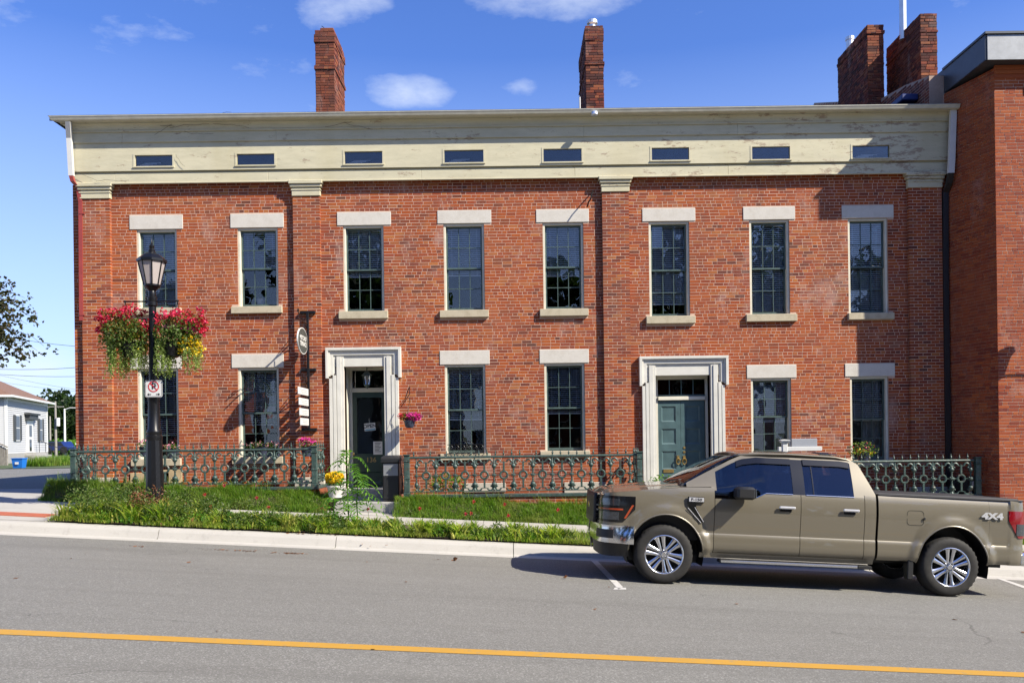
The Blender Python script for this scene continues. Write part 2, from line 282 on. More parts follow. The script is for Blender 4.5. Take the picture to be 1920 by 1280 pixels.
class MB:
    def __init__(s): s.v = []; s.f = []
    def add(s, V, F):
        o = len(s.v); s.v += [tuple(v) for v in V]; s.f += [tuple(i + o for i in f) for f in F]; return s
    def box(s, x0, x1, y0, y1, z0, z1):
        return s.add([(x0, y0, z0), (x1, y0, z0), (x1, y1, z0), (x0, y1, z0), (x0, y0, z1), (x1, y0, z1), (x1, y1, z1), (x0, y1, z1)],
                     [(0, 3, 2, 1), (4, 5, 6, 7), (0, 1, 5, 4), (1, 2, 6, 5), (2, 3, 7, 6), (3, 0, 4, 7)])
    def bbox(s, x0, x1, y0, y1, z0, z1, b=.005):
        """box with bevelled edges"""
        b = min(b, (x1 - x0) * .45, (y1 - y0) * .45, (z1 - z0) * .45); V = []
        for zz, i in ((z0, b), (z0 + b, 0), (z1 - b, 0), (z1, b)):
            for (cx, cy, dx, dy) in ((x0, y0, 1, 1), (x1, y0, -1, 1), (x1, y1, -1, -1), (x0, y1, 1, -1)):
                a = (cx + dx * i, cy + dy * (i + b)); c = (cx + dx * (i + b), cy + dy * i)
                V += ([a, c] if dx * dy > 0 else [c, a]); 
        V = [(p[0], p[1], (z0, z0 + b, z1 - b, z1)[k // 8]) for k, p in enumerate(V)]
        F = [tuple(range(7, -1, -1)), tuple(range(24, 32))]
        for r in range(3):
            for k in range(8): F.append((r * 8 + k, r * 8 + (k + 1) % 8, r * 8 + 8 + (k + 1) % 8, r * 8 + 8 + k))
        return s.add(V, F)
    def cyl(s, p0, p1, r0, r1=None, n=10, caps=True):
        r1 = r0 if r1 is None else r1; p0 = Vector(p0); p1 = Vector(p1); d = (p1 - p0).normalized()
        a = d.orthogonal().normalized(); b = d.cross(a); V = []
        for p, r in ((p0, r0), (p1, r1)):
            for k in range(n):
                t = 2 * math.pi * k / n; V.append(p + a * (r * math.cos(t)) + b * (r * math.sin(t)))
        F = [(k, (k + 1) % n, n + (k + 1) % n, n + k) for k in range(n)]
        if caps: F += [tuple(range(n - 1, -1, -1)), tuple(range(n, 2 * n))]
        return s.add(V, F)
    def tube(s, pts, r, n=6, closed=False):
        pts = [Vector(p) for p in pts]; V = []; m = len(pts); rr = r if hasattr(r, '__len__') else [r] * m; a = None
        for i, p in enumerate(pts):
            d = (pts[(i + 1) % m if closed else min(i + 1, m - 1)] - pts[(i - 1) % m if closed else max(i - 1, 0)]).normalized()
            a = d.orthogonal().normalized() if a is None else (a - d * a.dot(d)).normalized()
            b = d.cross(a)
            for k in range(n):
                t = 2 * math.pi * k / n; V.append(p + a * (rr[i] * math.cos(t)) + b * (rr[i] * math.sin(t)))
        F = [(i * n + k, i * n + (k + 1) % n, ((i + 1) % m) * n + (k + 1) % n, ((i + 1) % m) * n + k) for i in range(m if closed else m - 1) for k in range(n)]
        if not closed: F += [tuple(range(n - 1, -1, -1)), tuple(range((m - 1) * n, m * n))]
        return s.add(V, F)
    def lathe(s, prof, o=(0, 0, 0), n=16, ax='z', ph=0.0):
        """prof: list of (radius, height) along the axis"""
        V = []
        for r, h in prof:
            for k in range(n):
                t = 2 * math.pi * (k + ph) / n; c, q = r * math.cos(t), r * math.sin(t)
                V.append((o[0] + c, o[1] + q, o[2] + h) if ax == 'z' else (o[0] + c, o[1] + h, o[2] + q))
        F = []
        for i in range(len(prof) - 1):
            for k in range(n):
                q = (i * n + k, i * n + (k + 1) % n, (i + 1) * n + (k + 1) % n, (i + 1) * n + k)
                F.append(q if ax == 'z' else q[::-1])
        F += [tuple(range(n - 1, -1, -1)), tuple(range((len(prof) - 1) * n, len(prof) * n))]
        return s.add(V, F)
    def prism(s, poly, y0, y1, ax='y'):
        """polygon in (x,z) extruded along y, or (y,z) along x"""
        n = len(poly)
        if ax == 'y': V = [(x, y0, z) for x, z in poly] + [(x, y1, z) for x, z in poly]
        elif ax == 'x': V = [(y0, x, z) for x, z in poly] + [(y1, x, z) for x, z in poly]
        else: V = [(x, z, y0) for x, z in poly] + [(x, z, y1) for x, z in poly]
        F = [tuple(range(n)), tuple(range(2 * n - 1, n - 1, -1))] + [((k + 1) % n, k, n + k, n + (k + 1) % n) for k in range(n)]
        return s.add(V, F)
    def build(s, name, mat, parent=None, smooth=False):
        ob = mesh_obj(name, s.v, s.f, mat, parent, False)
        if smooth: ob.data.shade_smooth(); ob.data.set_sharp_from_angle(angle=R(35)) if hasattr(ob.data, 'set_sharp_from_angle') else None
        return ob
def thing(name, label, cat, loc=(0, 0, 0), group=None, based=True):
    o = bpy.data.objects.new(name, None); COL.objects.link(o); o.location = loc; o['label'] = label; o['category'] = cat; o.empty_display_size = .2
    if group: o['group'] = group
    if based: o['_base'] = 1
    bpy.context.view_layer.update() if False else None
    return o
def tag(o, label, cat, group=None):
    o['label'] = label; o['category'] = cat
    if group: o['group'] = group
    return o
def kind(o, k='structure'): o['kind'] = k; return o
def inst(src, name, parent, loc=(0, 0, 0), rot=(0, 0, 0), sc=(1, 1, 1)):
    o = bpy.data.objects.new(name, src.data if hasattr(src, 'data') else src); COL.objects.link(o); o.parent = parent
    base = Vector((0, 0, 0)) if parent is None or parent.get('_base') is None else -parent.location
    o.location = base + Vector(loc); o.rotation_euler = rot; o.scale = sc; return o
def text_mesh(body, size, ext=.002, bold=.0):
    cu = bpy.data.curves.new('lettering', 'FONT'); cu.body = body; cu.size = size; cu.extrude = ext; cu.offset = bold; cu.align_x = 'CENTER'; cu.align_y = 'CENTER'; cu.resolution_u = 3
    o = bpy.data.objects.new('lettering', cu); COL.objects.link(o)
    me = bpy.data.meshes.new_from_object(o.evaluated_get(bpy.context.evaluated_depsgraph_get())); bpy.data.objects.remove(o); bpy.data.curves.remove(cu)
    return me
def text_obj(name, body, size, mat, parent, loc, rot=(R(90), 0, 0), ext=.002, bold=0., sx=1.):
    me = text_mesh(body, size, ext, bold); me.materials.clear(); me.materials.append(M[mat])
    return inst(me, name, parent, loc, rot, (sx, 1, 1)) if not hasattr(me, 'data') else None
def leaves(P, size, aspect=.6, up=.3, normal=None):
    """diamond leaves at points P -> (n*4,3) vertices"""
    P = np.asarray(P); n = len(P); d = RNG.normal(size=(n, 3)); d[:, 2] += up; d /= np.linalg.norm(d, axis=1)[:, None]
    e = RNG.normal(size=(n, 3)); e -= (e * d).sum(1)[:, None] * d; e /= np.linalg.norm(e, axis=1)[:, None]
    L = (size * RNG.uniform(.6, 1.3, n))[:, None]; w = L * aspect * .5; fold = np.cross(d, e) * L * .12
    V = np.empty((n, 4, 3)); V[:, 0] = P - d * L * .5; V[:, 1] = P + e * w + fold; V[:, 2] = P + d * L * .5; V[:, 3] = P - e * w + fold
    return V.reshape(-1, 3)
def ell(n, c, r, hollow=.35):
    q = RNG.normal(size=(n, 3)); q /= np.linalg.norm(q, axis=1)[:, None]; q *= (RNG.uniform(hollow, 1, n) ** .5)[:, None]
    return q * np.array(r) + np.array(c)
def blades(P, H, lean, wid, seg=3, curve=.5):
    """grass blades: strips of quads. P base points, H heights"""
    n = len(P); a = RNG.uniform(0, 2 * np.pi, n); l = lean * RNG.uniform(.2, 1, n) * H; w = wid * RNG.uniform(.6, 1.3, n)
    side = np.stack([-np.sin(a), np.cos(a), np.zeros(n)], 1); fw = np.stack([np.cos(a), np.sin(a), np.zeros(n)], 1)
    rows = []
    for k in range(seg + 1):
        t = k / seg; c = P + fw * (l * t ** 1.8)[:, None] + np.array([0, 0, 1.]) * (H * (t - curve * lean * .5 * t ** 3))[:, None]
        ww = (w * (1 - t ** 1.5) + .0008)[:, None] * .5; rows.append((c - side * ww, c + side * ww))
    V = np.stack([q for r in rows for q in r], 1); m = 2 * (seg + 1)
    F = np.array([[2 * k, 2 * k + 1, 2 * k + 3, 2 * k + 2] for k in range(seg)])
    return V.reshape(-1, 3), (F[None] + (np.arange(n) * m)[:, None, None]).reshape(-1, 4)
# ================================================================ GROUND
def sheet(name, x0, x1, y0, y1, mat, dz=0., nx=40, ny=12, zf=None, lab=None, xs=None, ys=None):
    xs = np.linspace(x0, x1, nx + 1) if xs is None else np.array(xs); ys = np.linspace(y0, y1, ny + 1) if ys is None else np.array(ys)
    X, Y = np.meshgrid(xs, ys); Z = (zf or zg)(X, Y) + dz
    V = np.stack([X, Y, Z], -1).reshape(-1, 3); w = len(xs)
    F = [(j * w + i, j * w + i + 1, (j + 1) * w + i + 1, (j + 1) * w + i) for j in range(len(ys) - 1) for i in range(w - 1)]
    return kind(fast(name, V, F, mat))
XS = [-400, -60, -30, -20, -14, -11, -9.8, -9, -7, -5, -3, -1, 1, 3, 5, 7, 9, 11, 13, 16, 30, 60, 400]
sheet('ground', 0, 0, 0, 0, 'terrain', -.06, xs=XS, ys=[-300, -60, -20, 0, 7.4, 14.5, 14.84, 15.5, 16.5, 17.5, 19, 22, 24, 30, 60, 200, 600])
sheet('road', 0, 0, 0, 0, 'asphalt', 0, xs=[-60] + XS[2:21] + [60], ys=[-6, -3, 0, 3.5, 7.4, 11, 14.34])
sheet('side_street', 0, 0, 0, 0, 'asphalt', .004, xs=[-60, -30, -20, -14, -11, -9.8], ys=[22.6, 24, 30, 38, 43])
# the yellow line
V = []; F = []
xs = np.linspace(-30, 30, 61)
for i, x in enumerate(xs):
    y = 7.395 + .0105 * x
    for yy in (y - .085, y + .085): V.append((x, yy, zg(x, yy) + .004))
    if i: F.append((2 * i - 2, 2 * i, 2 * i + 1, 2 * i - 1))
kind(mesh_obj('yellow_line', V, F, 'yellow_paint'))
def ray(u, v, c):
    """where the sight line through a photograph point meets the sloping ground of height c"""
    dx, dy = u - 960, v - 822; a = (dx * _c - dy * _s) / FPX; b = (dx * _s + dy * _c) / FPX
    D = -c / (b - G * a); return (a * D, D, zc(a * D, c))
def ray_road(u, v, dz=.004):
    D = 12.
    for _ in range(20):
        p = ray(u, v, float(np.interp(D, CKx, CKy))); D = p[1]
    return (p[0], p[1], zg(p[0], p[1]) + dz)
def line_poly(name, pts):
    V = [ray_road(*p) for p in pts]; return kind(mesh_obj(name, V, [tuple(range(len(V)))], 'white_paint_line'))
line_poly('parking_bay_line', [(1108, 1050), (1120, 1049), (1168, 1100), (1160, 1105)])
line_poly('parking_bay_line', [(1150, 1105), (1153, 1101), (1174, 1101.5), (1174, 1105)])
line_poly('parking_bay_line', [(1869, 1084), (1877, 1084), (1930, 1101), (1924, 1104)])
# gutter plate and kerb in lengths with joints
xs = list(np.arange(-36.6, 16, 3.05)); prof = [(14.30, -2.004), (14.56, -2.012), (14.63, -1.985), (14.68, -1.875), (14.71, -1.835), (14.75, -1.822), (14.92, -1.818), (14.92, -2.2), (14.30, -2.2)]
kerb0 = None; kerb = thing('kerb', 'x', 'kerb', (0, 14.6, 0)); del kerb['label'], kerb['category']; kind(kerb)
for i in range(len(xs)):
    a, bb = xs[i] + .006, xs[i] + 3.044; V = []; F = []; n = 5; m = len(prof)
    for k in range(n + 1):
        x = a + (bb - a) * k / n
        drop = 0.
        for y, c in prof: V.append((x, y, max(zc(x, c) - (drop if c > -1.99 else 0), zc(x, -2.2 if c < -2.1 else -2.0))))
    for k in range(n):
        for j in range(m): F.append((k * m + j, k * m + (j + 1) % m, (k + 1) * m + (j + 1) % m, (k + 1) * m + j))
    F += [tuple(range(m - 1, -1, -1)), tuple(range(n * m, n * m + m))]
    mesh_obj('kerbstone', V, F, 'kerb_concrete', kerb)
# pavement slabs
pave = thing('pavement', 'x', 'p', (0, 17, 0)); del pave['label'], pave['category']; kind(pave)
def slab(x0, x1, y0, y1, par, mat='concrete', dz=.0, th=.08, zf=None, nx=3):
    V = []; F = []; ys = np.linspace(y0, y1, 3); xs = np.linspace(x0, x1, nx + 1)
    for x in xs:
        for y in ys: V.append((x, y, float((zf or zg)(x, y)) + dz))
    for x in xs:
        for y in ys: V.append((x, y, float((zf or zg)(x, y)) + dz - th))
    o = len(xs) * 3
    for i in range(nx):
        for j in range(2):
            q = (i * 3 + j, (i + 1) * 3 + j, (i + 1) * 3 + j + 1, i * 3 + j + 1); F.append(q); F.append(tuple(k + o for k in q[::-1]))
    edge = [i * 3 for i in range(nx + 1)] + [nx * 3 + 1, nx * 3 + 2] + [i * 3 + 2 for i in range(nx - 1, -1, -1)] + [1]
    for k in range(len(edge)):
        a, bq = edge[k], edge[(k + 1) % len(edge)]; F.append((a, a + o, bq + o, bq))
    return mesh_obj('paving_slab', V, F, mat, par)
x = -8.2
while x < 15: slab(x + .005, x + 1.515, 16.35, 17.52, pave); x += 1.52
for i, x in enumerate(np.arange(-34.2, -8.3, 2.0)):
    for (y0, y1) in ((14.93, 16.34), (16.35, 18.34), (18.35, 20.44), (20.45, 22.55)):
        slab(x + .005, min(x + 1.995, -8.21 if y0 < 18 else -9.9), y0, y1, pave)
# red tactile plate by the crossing
tp = slab(-10.2, -8.42, 15.35, 15.75, pave, 'tactile', dz=.012, nx=4); tp.name = 'tactile_plate'
def mound(X, Y):
    t = np.clip((np.asarray(Y) - 17.5) / .42, 0, 1); t = t * t * (3 - 2 * t)
    return CZ + (-1.71) * (1 - t) + (-1.375) * t + zslope(np.asarray(X))
FPATH = px(612, 950, 17.9)[0], px(752, 950, 17.9)[0]      # the gap in the fences
sheet('bed_soil', 0, 0, 0, 0, 'soil', .02, xs=list(np.linspace(-8.15, 15, 60)), ys=[14.93, 15.3, 15.8, 16.34])
for a, bb in ((-9.7, FPATH[0]), (FPATH[1], 15.)):
    sheet('grass_bank', 0, 0, 0, 0, 'soil', 0, zf=mound, xs=list(np.linspace(a, bb, 30)), ys=[17.53, 17.6, 17.7, 17.8, 17.93])
    sheet('terrace_soil', 0, 0, 0, 0, 'soil', 0, zf=lambda X, Y: mound(X, 18.) + np.asarray(Y) * 0, xs=list(np.linspace(a, bb, 30)), ys=[18.02, 18.5, 19.04])

# ================================================================ TERRACE BUILDING
WY = 19.05
def wx(u, v=600): return px(u, v, WY)[0]
def wz(u, v): return px(u, v, WY)[1]
bt = thing('brick_terrace', 'long two storey red brick terrace with cream cornice and white lintels', 'building', (0, WY, 0))
XL = px(141, 700, WY)[0]; XR = px(1776, 700, WY)[0]
ZTOP = wz(960, 336); ZBOT = CZ - 2.35
COURSE = .0680; Z0C = 0.0
def courses(x0, x1, z0, z1, holes, prob=.2, head=.1, st=.205, mo=.0095, rows=None):
    out = []; k = math.floor(z0 / COURSE)
    while k * COURSE < z1 - .01:
        za, zb = max(z0, k * COURSE + mo * .5), min(z1, (k + 1) * COURSE - mo * .5); k += 1
        if zb - za < .012: continue
        iv = [(x0, x1)]
        for (a, b_, c_, d_) in holes:
            if c_ < zb - .004 and d_ > za + .004:
                nv = []
                for (p, q) in iv:
                    if b_ <= p or a >= q: nv.append((p, q)); continue
                    if a > p: nv.append((p, a))
                    if b_ < q: nv.append((b_, q))
                iv = nv
        ph = (.1075 if k % 2 else 0.) + random.uniform(-.045, .045)
        allhead = (k % 7 == 0) and prob > .05
        for (p, q) in iv:
            if q - p < .03: continue
            x = p; first = True
            while x < q - .02:
                L = st
                if first: L = (ph + .1 if random.random() < .5 else st - ph * .9 + .0); first = False
                elif allhead or random.random() < prob: L = head
                L = max(.06, L); e = min(x + L, q)
                if q - e < .05: e = q
                out.append((x, e, za, zb)); x = e + mo
    return out
def brick_mesh(B, O, u, n, dmin=.0008, dmax=.0032, depth=0.):
    """bricks as boxes without backs on the plane O, along u, outward n"""
    B = np.array(B); m = len(B); d = RNG.uniform(dmin, dmax, m) + depth; j = RNG.uniform(-.0015, .0015, (m, 4))
    a0, a1, z0, z1 = B[:, 0] + j[:, 0], B[:, 1] + j[:, 1], B[:, 2] + j[:, 2], B[:, 3] + j[:, 3]
    O = np.array(O); u = np.array(u); n = np.array(n); ch = .0012
    def P(a, z, dd): return O + a[:, None] * u + dd[:, None] * n + z[:, None] * np.array([0, 0, 1.])
    zz = np.zeros(m)
    V = np.stack([P(a0, z0, zz), P(a1, z0, zz), P(a1, z1, zz), P(a0, z1, zz), P(a0 + ch, z0 + ch, d), P(a1 - ch, z0 + ch, d), P(a1 - ch, z1 - ch, d), P(a0 + ch, z1 - ch, d)], 1)
    F = np.array([(4, 5, 6, 7), (0, 1, 5, 4), (1, 2, 6, 5), (2, 3, 7, 6), (3, 0, 4, 7)])
    if np.cross(u, [0, 0, 1.]).dot(n) < 0: F = F[:, ::-1]
    return V.reshape(-1, 3), (F[None] + (np.arange(m) * 8)[:, None, None]).reshape(-1, 4)
def lay_bricks(B, O, u, n, mat, parent, singles=0, key=None, **kw):
    if singles:
        full = [i for i, q in enumerate(B) if .19 < q[1] - q[0] < .22 and q[3] - q[2] > .05]
        full.sort(key=lambda i: key(B[i])); pick = set(full[:singles])
        V, F = brick_mesh([(0, .205, 0, COURSE - .0095)], (0, 0, 0), u, n, .002, .002)
        me = bpy.data.meshes.new('brick'); me.from_pydata([tuple(v) for v in V], [], [tuple(f) for f in F]); me.materials.append(M[mat]); me.update()
        for i in sorted(pick):
            a, z = B[i][0], B[i][2]; o = bpy.data.objects.new('brick', me); COL.objects.link(o); o.parent = parent
            o.location = Vector(O) + Vector(u) * a + Vector((0, 0, z)) - (parent.location if parent.get('_base') is not None else Vector()) + Vector(n) * random.uniform(-.001, .001)
            o.scale = ((B[i][1] - a) / .205, 1, 1) if abs(u[0]) > .99 else (1, 1, 1)
        B = [q for i, q in enumerate(B) if i not in pick]
    V, F = brick_mesh(B, O, u, n, **kw)
    return kind(fast('brickwork', V, F, mat, parent), 'stuff')

PIL = [(wx(158), wx(212)), (wx(553.5), wx(604)), (wx(1131), wx(1181)), (wx(1703), wx(1765))]
# windows: casing l, r, top, bottom | lintel l, r, t, b | sill l, r, t, b or None | blind drop, tilt, rows
WIN = [((257, 332, 430, 578), (243, 343, 404, 430), (247, 341, 578, 591), .92),
       ((446, 521.5, 427, 575), (432, 532, 401, 427), (435, 530, 575, 588), .48),
       ((644, 720, 422.5, 584), (632, 733, 398, 422.5), (636, 728, 584, 598), .56),
       ((832, 908.5, 419, 582), (820, 921, 394.5, 419), (825, 916.5, 582, 595.5), .56),
       ((1018, 1094.5, 417, 579.5), (1005, 1104, 393, 417), (1012, 1103, 579.5, 593), .58),
       ((1217, 1293, 415, 593), (1204, 1303.5, 391, 415), (1211, 1303, 593, 607), .85),
       ((1405.5, 1480.5, 412, 589.5), (1393, 1490.5, 388, 412), (1398, 1493, 589.5, 603), 1.0),
       ((1590.5, 1665, 409, 587), (1578, 1675, 385.5, 409), (1589, 1674.5, 587, 599.5), 1.0),
       ((259, 335, 691, 860), (245, 341, 666, 691), (248, 341, 860, 873), .72),
       ((447, 523.5, 689, 856), (434.5, 532, 664, 689), (437, 532, 856, 869), .62),
       ((834.5, 911, 683, 850), (824.5, 918, 657, 683), (826, 920, 850, 862), .60),
       ((1021, 1097, 680.5, 845), (1011.5, 1104, 655, 680.5), (1013, 1106, 845, 857), .55),
       ((1408.5, 1484, 708.5, 850), (1400, 1493, 684, 708.5), (1402, 1494, 850, 862), .55),
       ((1594.5, 1666.5, 705.5, 862), (1584, 1677.5, 681, 705.5), (1588, 1676, 862, 874), .50)]
def rect(q):
    l, r, t, b_ = q; um, vm = (l + r) / 2, (t + b_) / 2
    return (wx(l, vm), wx(r, vm), wz(um, b_), wz(um, t))
D1 = dict(o=(612.5, 753), top=652, ear=(712, 706), in_=(647, 723), itop=687, bot=935, inner=(620, 749))
D2 = dict(o=(1197.5, 1363.5), top=668, ear=(725, 721), in_=(1229.5, 1332), itop=703.5, bot=915, inner=(1204, 1358))
holes = []
for c, l, s_, bl in WIN:
    holes += [rect(c), rect(l)] + ([rect(s_)] if s_ else [])
def drect(D): return (wx(D['inner'][0] + 2, 800), wx(D['inner'][1] - 2, 800), wz(sum(D['o']) / 2, 960), wz(sum(D['o']) / 2, D['top'] + 3))
holes += [drect(D1), drect(D2)]
holesW = [rect(w[0]) for w in WIN] + [(wx(D1['in_'][0], 800), wx(D1['in_'][1], 800), wz(685, 960), wz(685, D1['itop'])), (wx(D2['in_'][0], 800), wx(D2['in_'][1], 800), wz(1280, 960), wz(1280, D2['itop']))]
# the wall behind the bricks, with real openings
def wall_cells(name, x0, x1, z0, z1, hl, y0, y1, mat, parent):
    X = sorted({x0, x1} | {v for h in hl for v in h[:2] if x0 < v < x1}); Z = sorted({z0, z1} | {v for h in hl for v in h[2:] if z0 < v < z1})
    m = MB()
    for i in range(len(X) - 1):
        run = None
        for j in range(len(Z) - 1):
            cx, cz = (X[i] + X[i + 1]) / 2, (Z[j] + Z[j + 1]) / 2
            inside = any(h[0] < cx < h[1] and h[2] < cz < h[3] for h in hl)
            if inside:
                if run: m.box(X[i], X[i + 1], y0, y1, *run)
                run = None
            else: run = (run[0], Z[j + 1]) if run else (Z[j], Z[j + 1])
        if run: m.box(X[i], X[i + 1], y0, y1, *run)
    return m.build(name, mat, parent)
wall = wall_cells('wall', XL, XR, ZBOT, ZTOP, holesW, WY, WY + .22, 'mortar', bt)
B = courses(XL, XR, ZBOT, ZTOP, prob=.30, holes=holes + [(a - .002, b_ + .002, -9, 99) for a, b_ in PIL])
CX = 0.4
lay_bricks(B, (0, WY, 0), (1, 0, 0), (0, -1, 0), 'brick', wall, 300, key=lambda q: ((q[0] - CX) ** 2 + (q[2] - 3.0) ** 2) if q[2] > 2.05 else 1e6)
PD = .092
for k, (a, b_) in enumerate(PIL):
    p = MB().box(a + .003, b_ - .003, WY - PD + .0042, WY, ZBOT, ZTOP).build('pilaster', 'mortar', bt)
    B = []; z = math.floor(ZBOT / COURSE)
    while (z + 1) * COURSE < ZTOP:
        za, zb = z * COURSE + .005, (z + 1) * COURSE - .005; w = b_ - a; n3 = 3; h = (w - 2 * .0095) / n3 if w < .66 else (w - 3 * .0095) / 4
        seq = ([h * .5, h, h, h * .5] if z % 2 else [h, h, h]) if w < .66 else ([h] * 4 if z % 2 else [h * .5, h, h, h, h * .5])
        tot = sum(seq) + .0095 * (len(seq) - 1); f = w / tot; x = a
        for L in seq: B.append((x, x + L * f, za, zb)); x += (L + .0095) * f
        z += 1
    V, F = brick_mesh(B, (0, WY - .0, 0), (1, 0, 0), (0, -1, 0), .0, .003, depth=PD - .003)
    kind(fast('brickwork', V, F, 'brick', p), 'stuff')
    # capital of two stepped stone blocks
    zt = wz((PIL and 0) or 960, 336) ; zt = ZTOP
    cap = MB(); e = .0119
    cap.bbox(a - .075, b_ + .075, WY - PD - .085, WY, zt - .085, zt - .002, .01); cap.bbox(a - .05, b_ + .05, WY - PD - .055, WY, zt - .15, zt - .087, .01)
    cap.bbox(a - .015, b_ + .015, WY - PD - .022, WY, zt - .34, zt - .152, .008); cap.bbox(a - .03, b_ + .03, WY - PD - .036, WY, zt - .22, zt - .19, .006)
    cap.build('capital', 'cornice', p)
    bs = px(185, 895, WY)[1] + (0, -.05, -.3, -.45)[k]
    MB().bbox(a - .03, b_ + .03, WY - PD - .05, WY, ZBOT, bs, .01).build('base_stone', 'plinth_stone', p)

def window(c, l, s_, blind, idx):
    x0, x1, z0, z1 = rect(c); name = 'window'
    cw = .052
    fr = MB(); yo, yi = WY - .004, WY + .26
    fr.bbox(x0 + .002, x0 + cw, yo + .03, yi, z0, z1 - cw, .006); fr.bbox(x1 - cw, x1 - .002, yo + .03, yi, z0, z1 - cw, .006); fr.bbox(x0 + .002, x1 - .002, yo + .03, yi, z1 - cw, z1 - .001, .006)
    w = fr.build('window', 'casing', bt)
    L = rect(l); MB().bbox(L[0], L[1], WY - .016, WY + .1, L[2], L[3], .006).build('lintel', 'lintel_stone', w)
    if s_:
        q = rect(s_); MB().bbox(q[0], q[1], WY - .082, WY + .14, q[2], q[3], .008).build('sill', 'sill_stone', w)
    ax0, ax1, az0, az1 = x0 + cw + .001, x1 - cw - .001, z0 + .004, z1 - cw - .001; zm = (az0 + az1) / 2 + .01
    for nm, (za, zb), y in (('upper_sash', (zm - .02, az1), WY + .10), ('lower_sash', (az0, zm + .02), WY + .145)):
        sh = MB(); st = .036; t = .04; rb = .07 if nm[0] == 'l' else .038
        sh.box(ax0, ax0 + st, y, y + t, za, zb); sh.box(ax1 - st, ax1, y, y + t, za, zb); sh.box(ax0 + st, ax1 - st, y, y + t, zb - .036, zb); sh.box(ax0 + st, ax1 - st, y, y + t, za, za + rb)
        gx0, gx1, gz0, gz1 = ax0 + st, ax1 - st, za + rb, zb - .036; mw = .015
        xs_ = [gx0 + (gx1 - gx0) * k / 3 for k in range(4)]; zs_ = [gz0 + (gz1 - gz0) * k / 2 for k in range(3)]
        for k in (1, 2): sh.box(xs_[k] - mw / 2, xs_[k] + mw / 2, y + .004, y + t - .004, gz0, gz1)
        for k in range(3): sh.box(xs_[k] + (mw / 2 if k else 0), xs_[k + 1] - (mw / 2 if k < 2 else 0), y + .004, y + t - .004, zs_[1] - mw / 2, zs_[1] + mw / 2)
        sh.build(nm, 'sash_green', w)
        for i in range(3):
            for j in range(2):
                e = random.uniform(-.0015, .0015); f2 = random.uniform(-.0015, .0015)
                a, b_ = xs_[i] + (mw / 2 if i else 0), xs_[i + 1] - (mw / 2 if i < 2 else 0); c0, c1 = zs_[j] + (mw / 2 if j else 0), zs_[j + 1] - (mw / 2 if j < 1 else 0)
                yy = y + .017
                mesh_obj('pane', [(a, yy + e, c0), (b_, yy - e, c0), (b_, yy - e + f2, c1), (a, yy + e + f2, c1), (a, yy + e + .004, c0), (b_, yy - e + .004, c0), (b_, yy - e + f2 + .004, c1), (a, yy + e + f2 + .004, c1)],
                         [(0, 1, 2, 3), (7, 6, 5, 4), (0, 4, 5, 1), (1, 5, 6, 2), (2, 6, 7, 3), (3, 7, 4, 0)], 'window_glass', w)
    if blind:
        bl = MB(); z = az1 - .05; zend = az1 - (az1 - az0) * blind; y = WY + .196; k = 0
        ti = (-.0145, -.0125, -.0155)[idx % 3] if idx < 8 else (-.010, -.009, -.0085)[idx % 3]
        while z > zend:
            V = [(ax0 + .01, y, z + ti), (ax1 - .01, y, z + ti), (ax1 - .01, y + .034, z - ti), (ax0 + .01, y + .034, z - ti)]
            bl.add(V + [(p[0], p[1], p[2] - .003) for p in V], [(0, 1, 2, 3), (7, 6, 5, 4), (0, 4, 5, 1), (2, 6, 7, 3), (1, 5, 6, 2), (3, 7, 4, 0)]); z -= .046
        bl.box(ax0 + .01, ax1 - .01, y, y + .03, zend - .03, zend - .008); bl.box(ax0, ax1, y - .004, y + .03, az1 - .035, az1)
        for xx in (ax0 + .12, ax1 - .12): bl.box(xx - .003, xx + .003, y - .003, y - .001, zend - .02, az1)
        kind(bl.build('blind', 'blind_white', w), 'stuff')
    return w
WO = [window(*w, i) for i, w in enumerate(WIN)]
# things stood on the sills inside and notes on the glass belong to their windows
q = rect((494, 515, 748, 795)); MB().bbox(q[0], q[1], WY + .20, WY + .205, q[2] + .1, q[3] - .1, .001).build('poster', 'green_poster', WO[9])
MB().bbox(q[0] + .03, q[1] - .04, WY + .195, WY + .199, q[2] + .15, q[3] - .15, .001).build('notice', 'paper', WO[9])
def potted(parent, u, v, y, h, n, size, pot='pot_white'):
    x, z = px(u, v, y); MB().lathe([(.06, 0), (.085, .12), (.095, .13), (.09, .135), (.02, .13)], (x, y, z), 12).build('plant_pot', pot, parent)
    P = ell(n, (x, y, z + .13 + h * .5), (h * .5, .12, h * .5)); kind(quads('house_plant', leaves(P, size, .3, .5), 'bush_leaf', parent), 'stuff')
potted(WO[1], 489, 572, WY + .32, .42, 90, .16); potted(WO[0], 310, 576, WY + .32, .15, 30, .1)
for wi, (u0, u1, v0, v1) in ((12, (1458, 1480, 760, 848)), (13, (1630, 1662, 712, 860)), (12, (1412, 1426, 715, 800))):
    q = rect((u0, u1, v0, v1)); cu = MB(); n = 14
    V = [(q[0] + (q[1] - q[0]) * k / n, WY + .34 + .02 * math.sin(k * 1.9), z) for z in (q[2], q[3]) for k in range(n + 1)]
    V += [(a, y + .012, z) for a, y, z in V]; m_ = 2 * (n + 1)
    cu.add(V, [(k, k + 1, n + 2 + k, n + 1 + k) for k in range(n)] + [(m_ + k + 1, m_ + k, m_ + n + 1 + k, m_ + n + 2 + k) for k in range(n)]); cu.build('curtain', 'curtain', WO[wi])
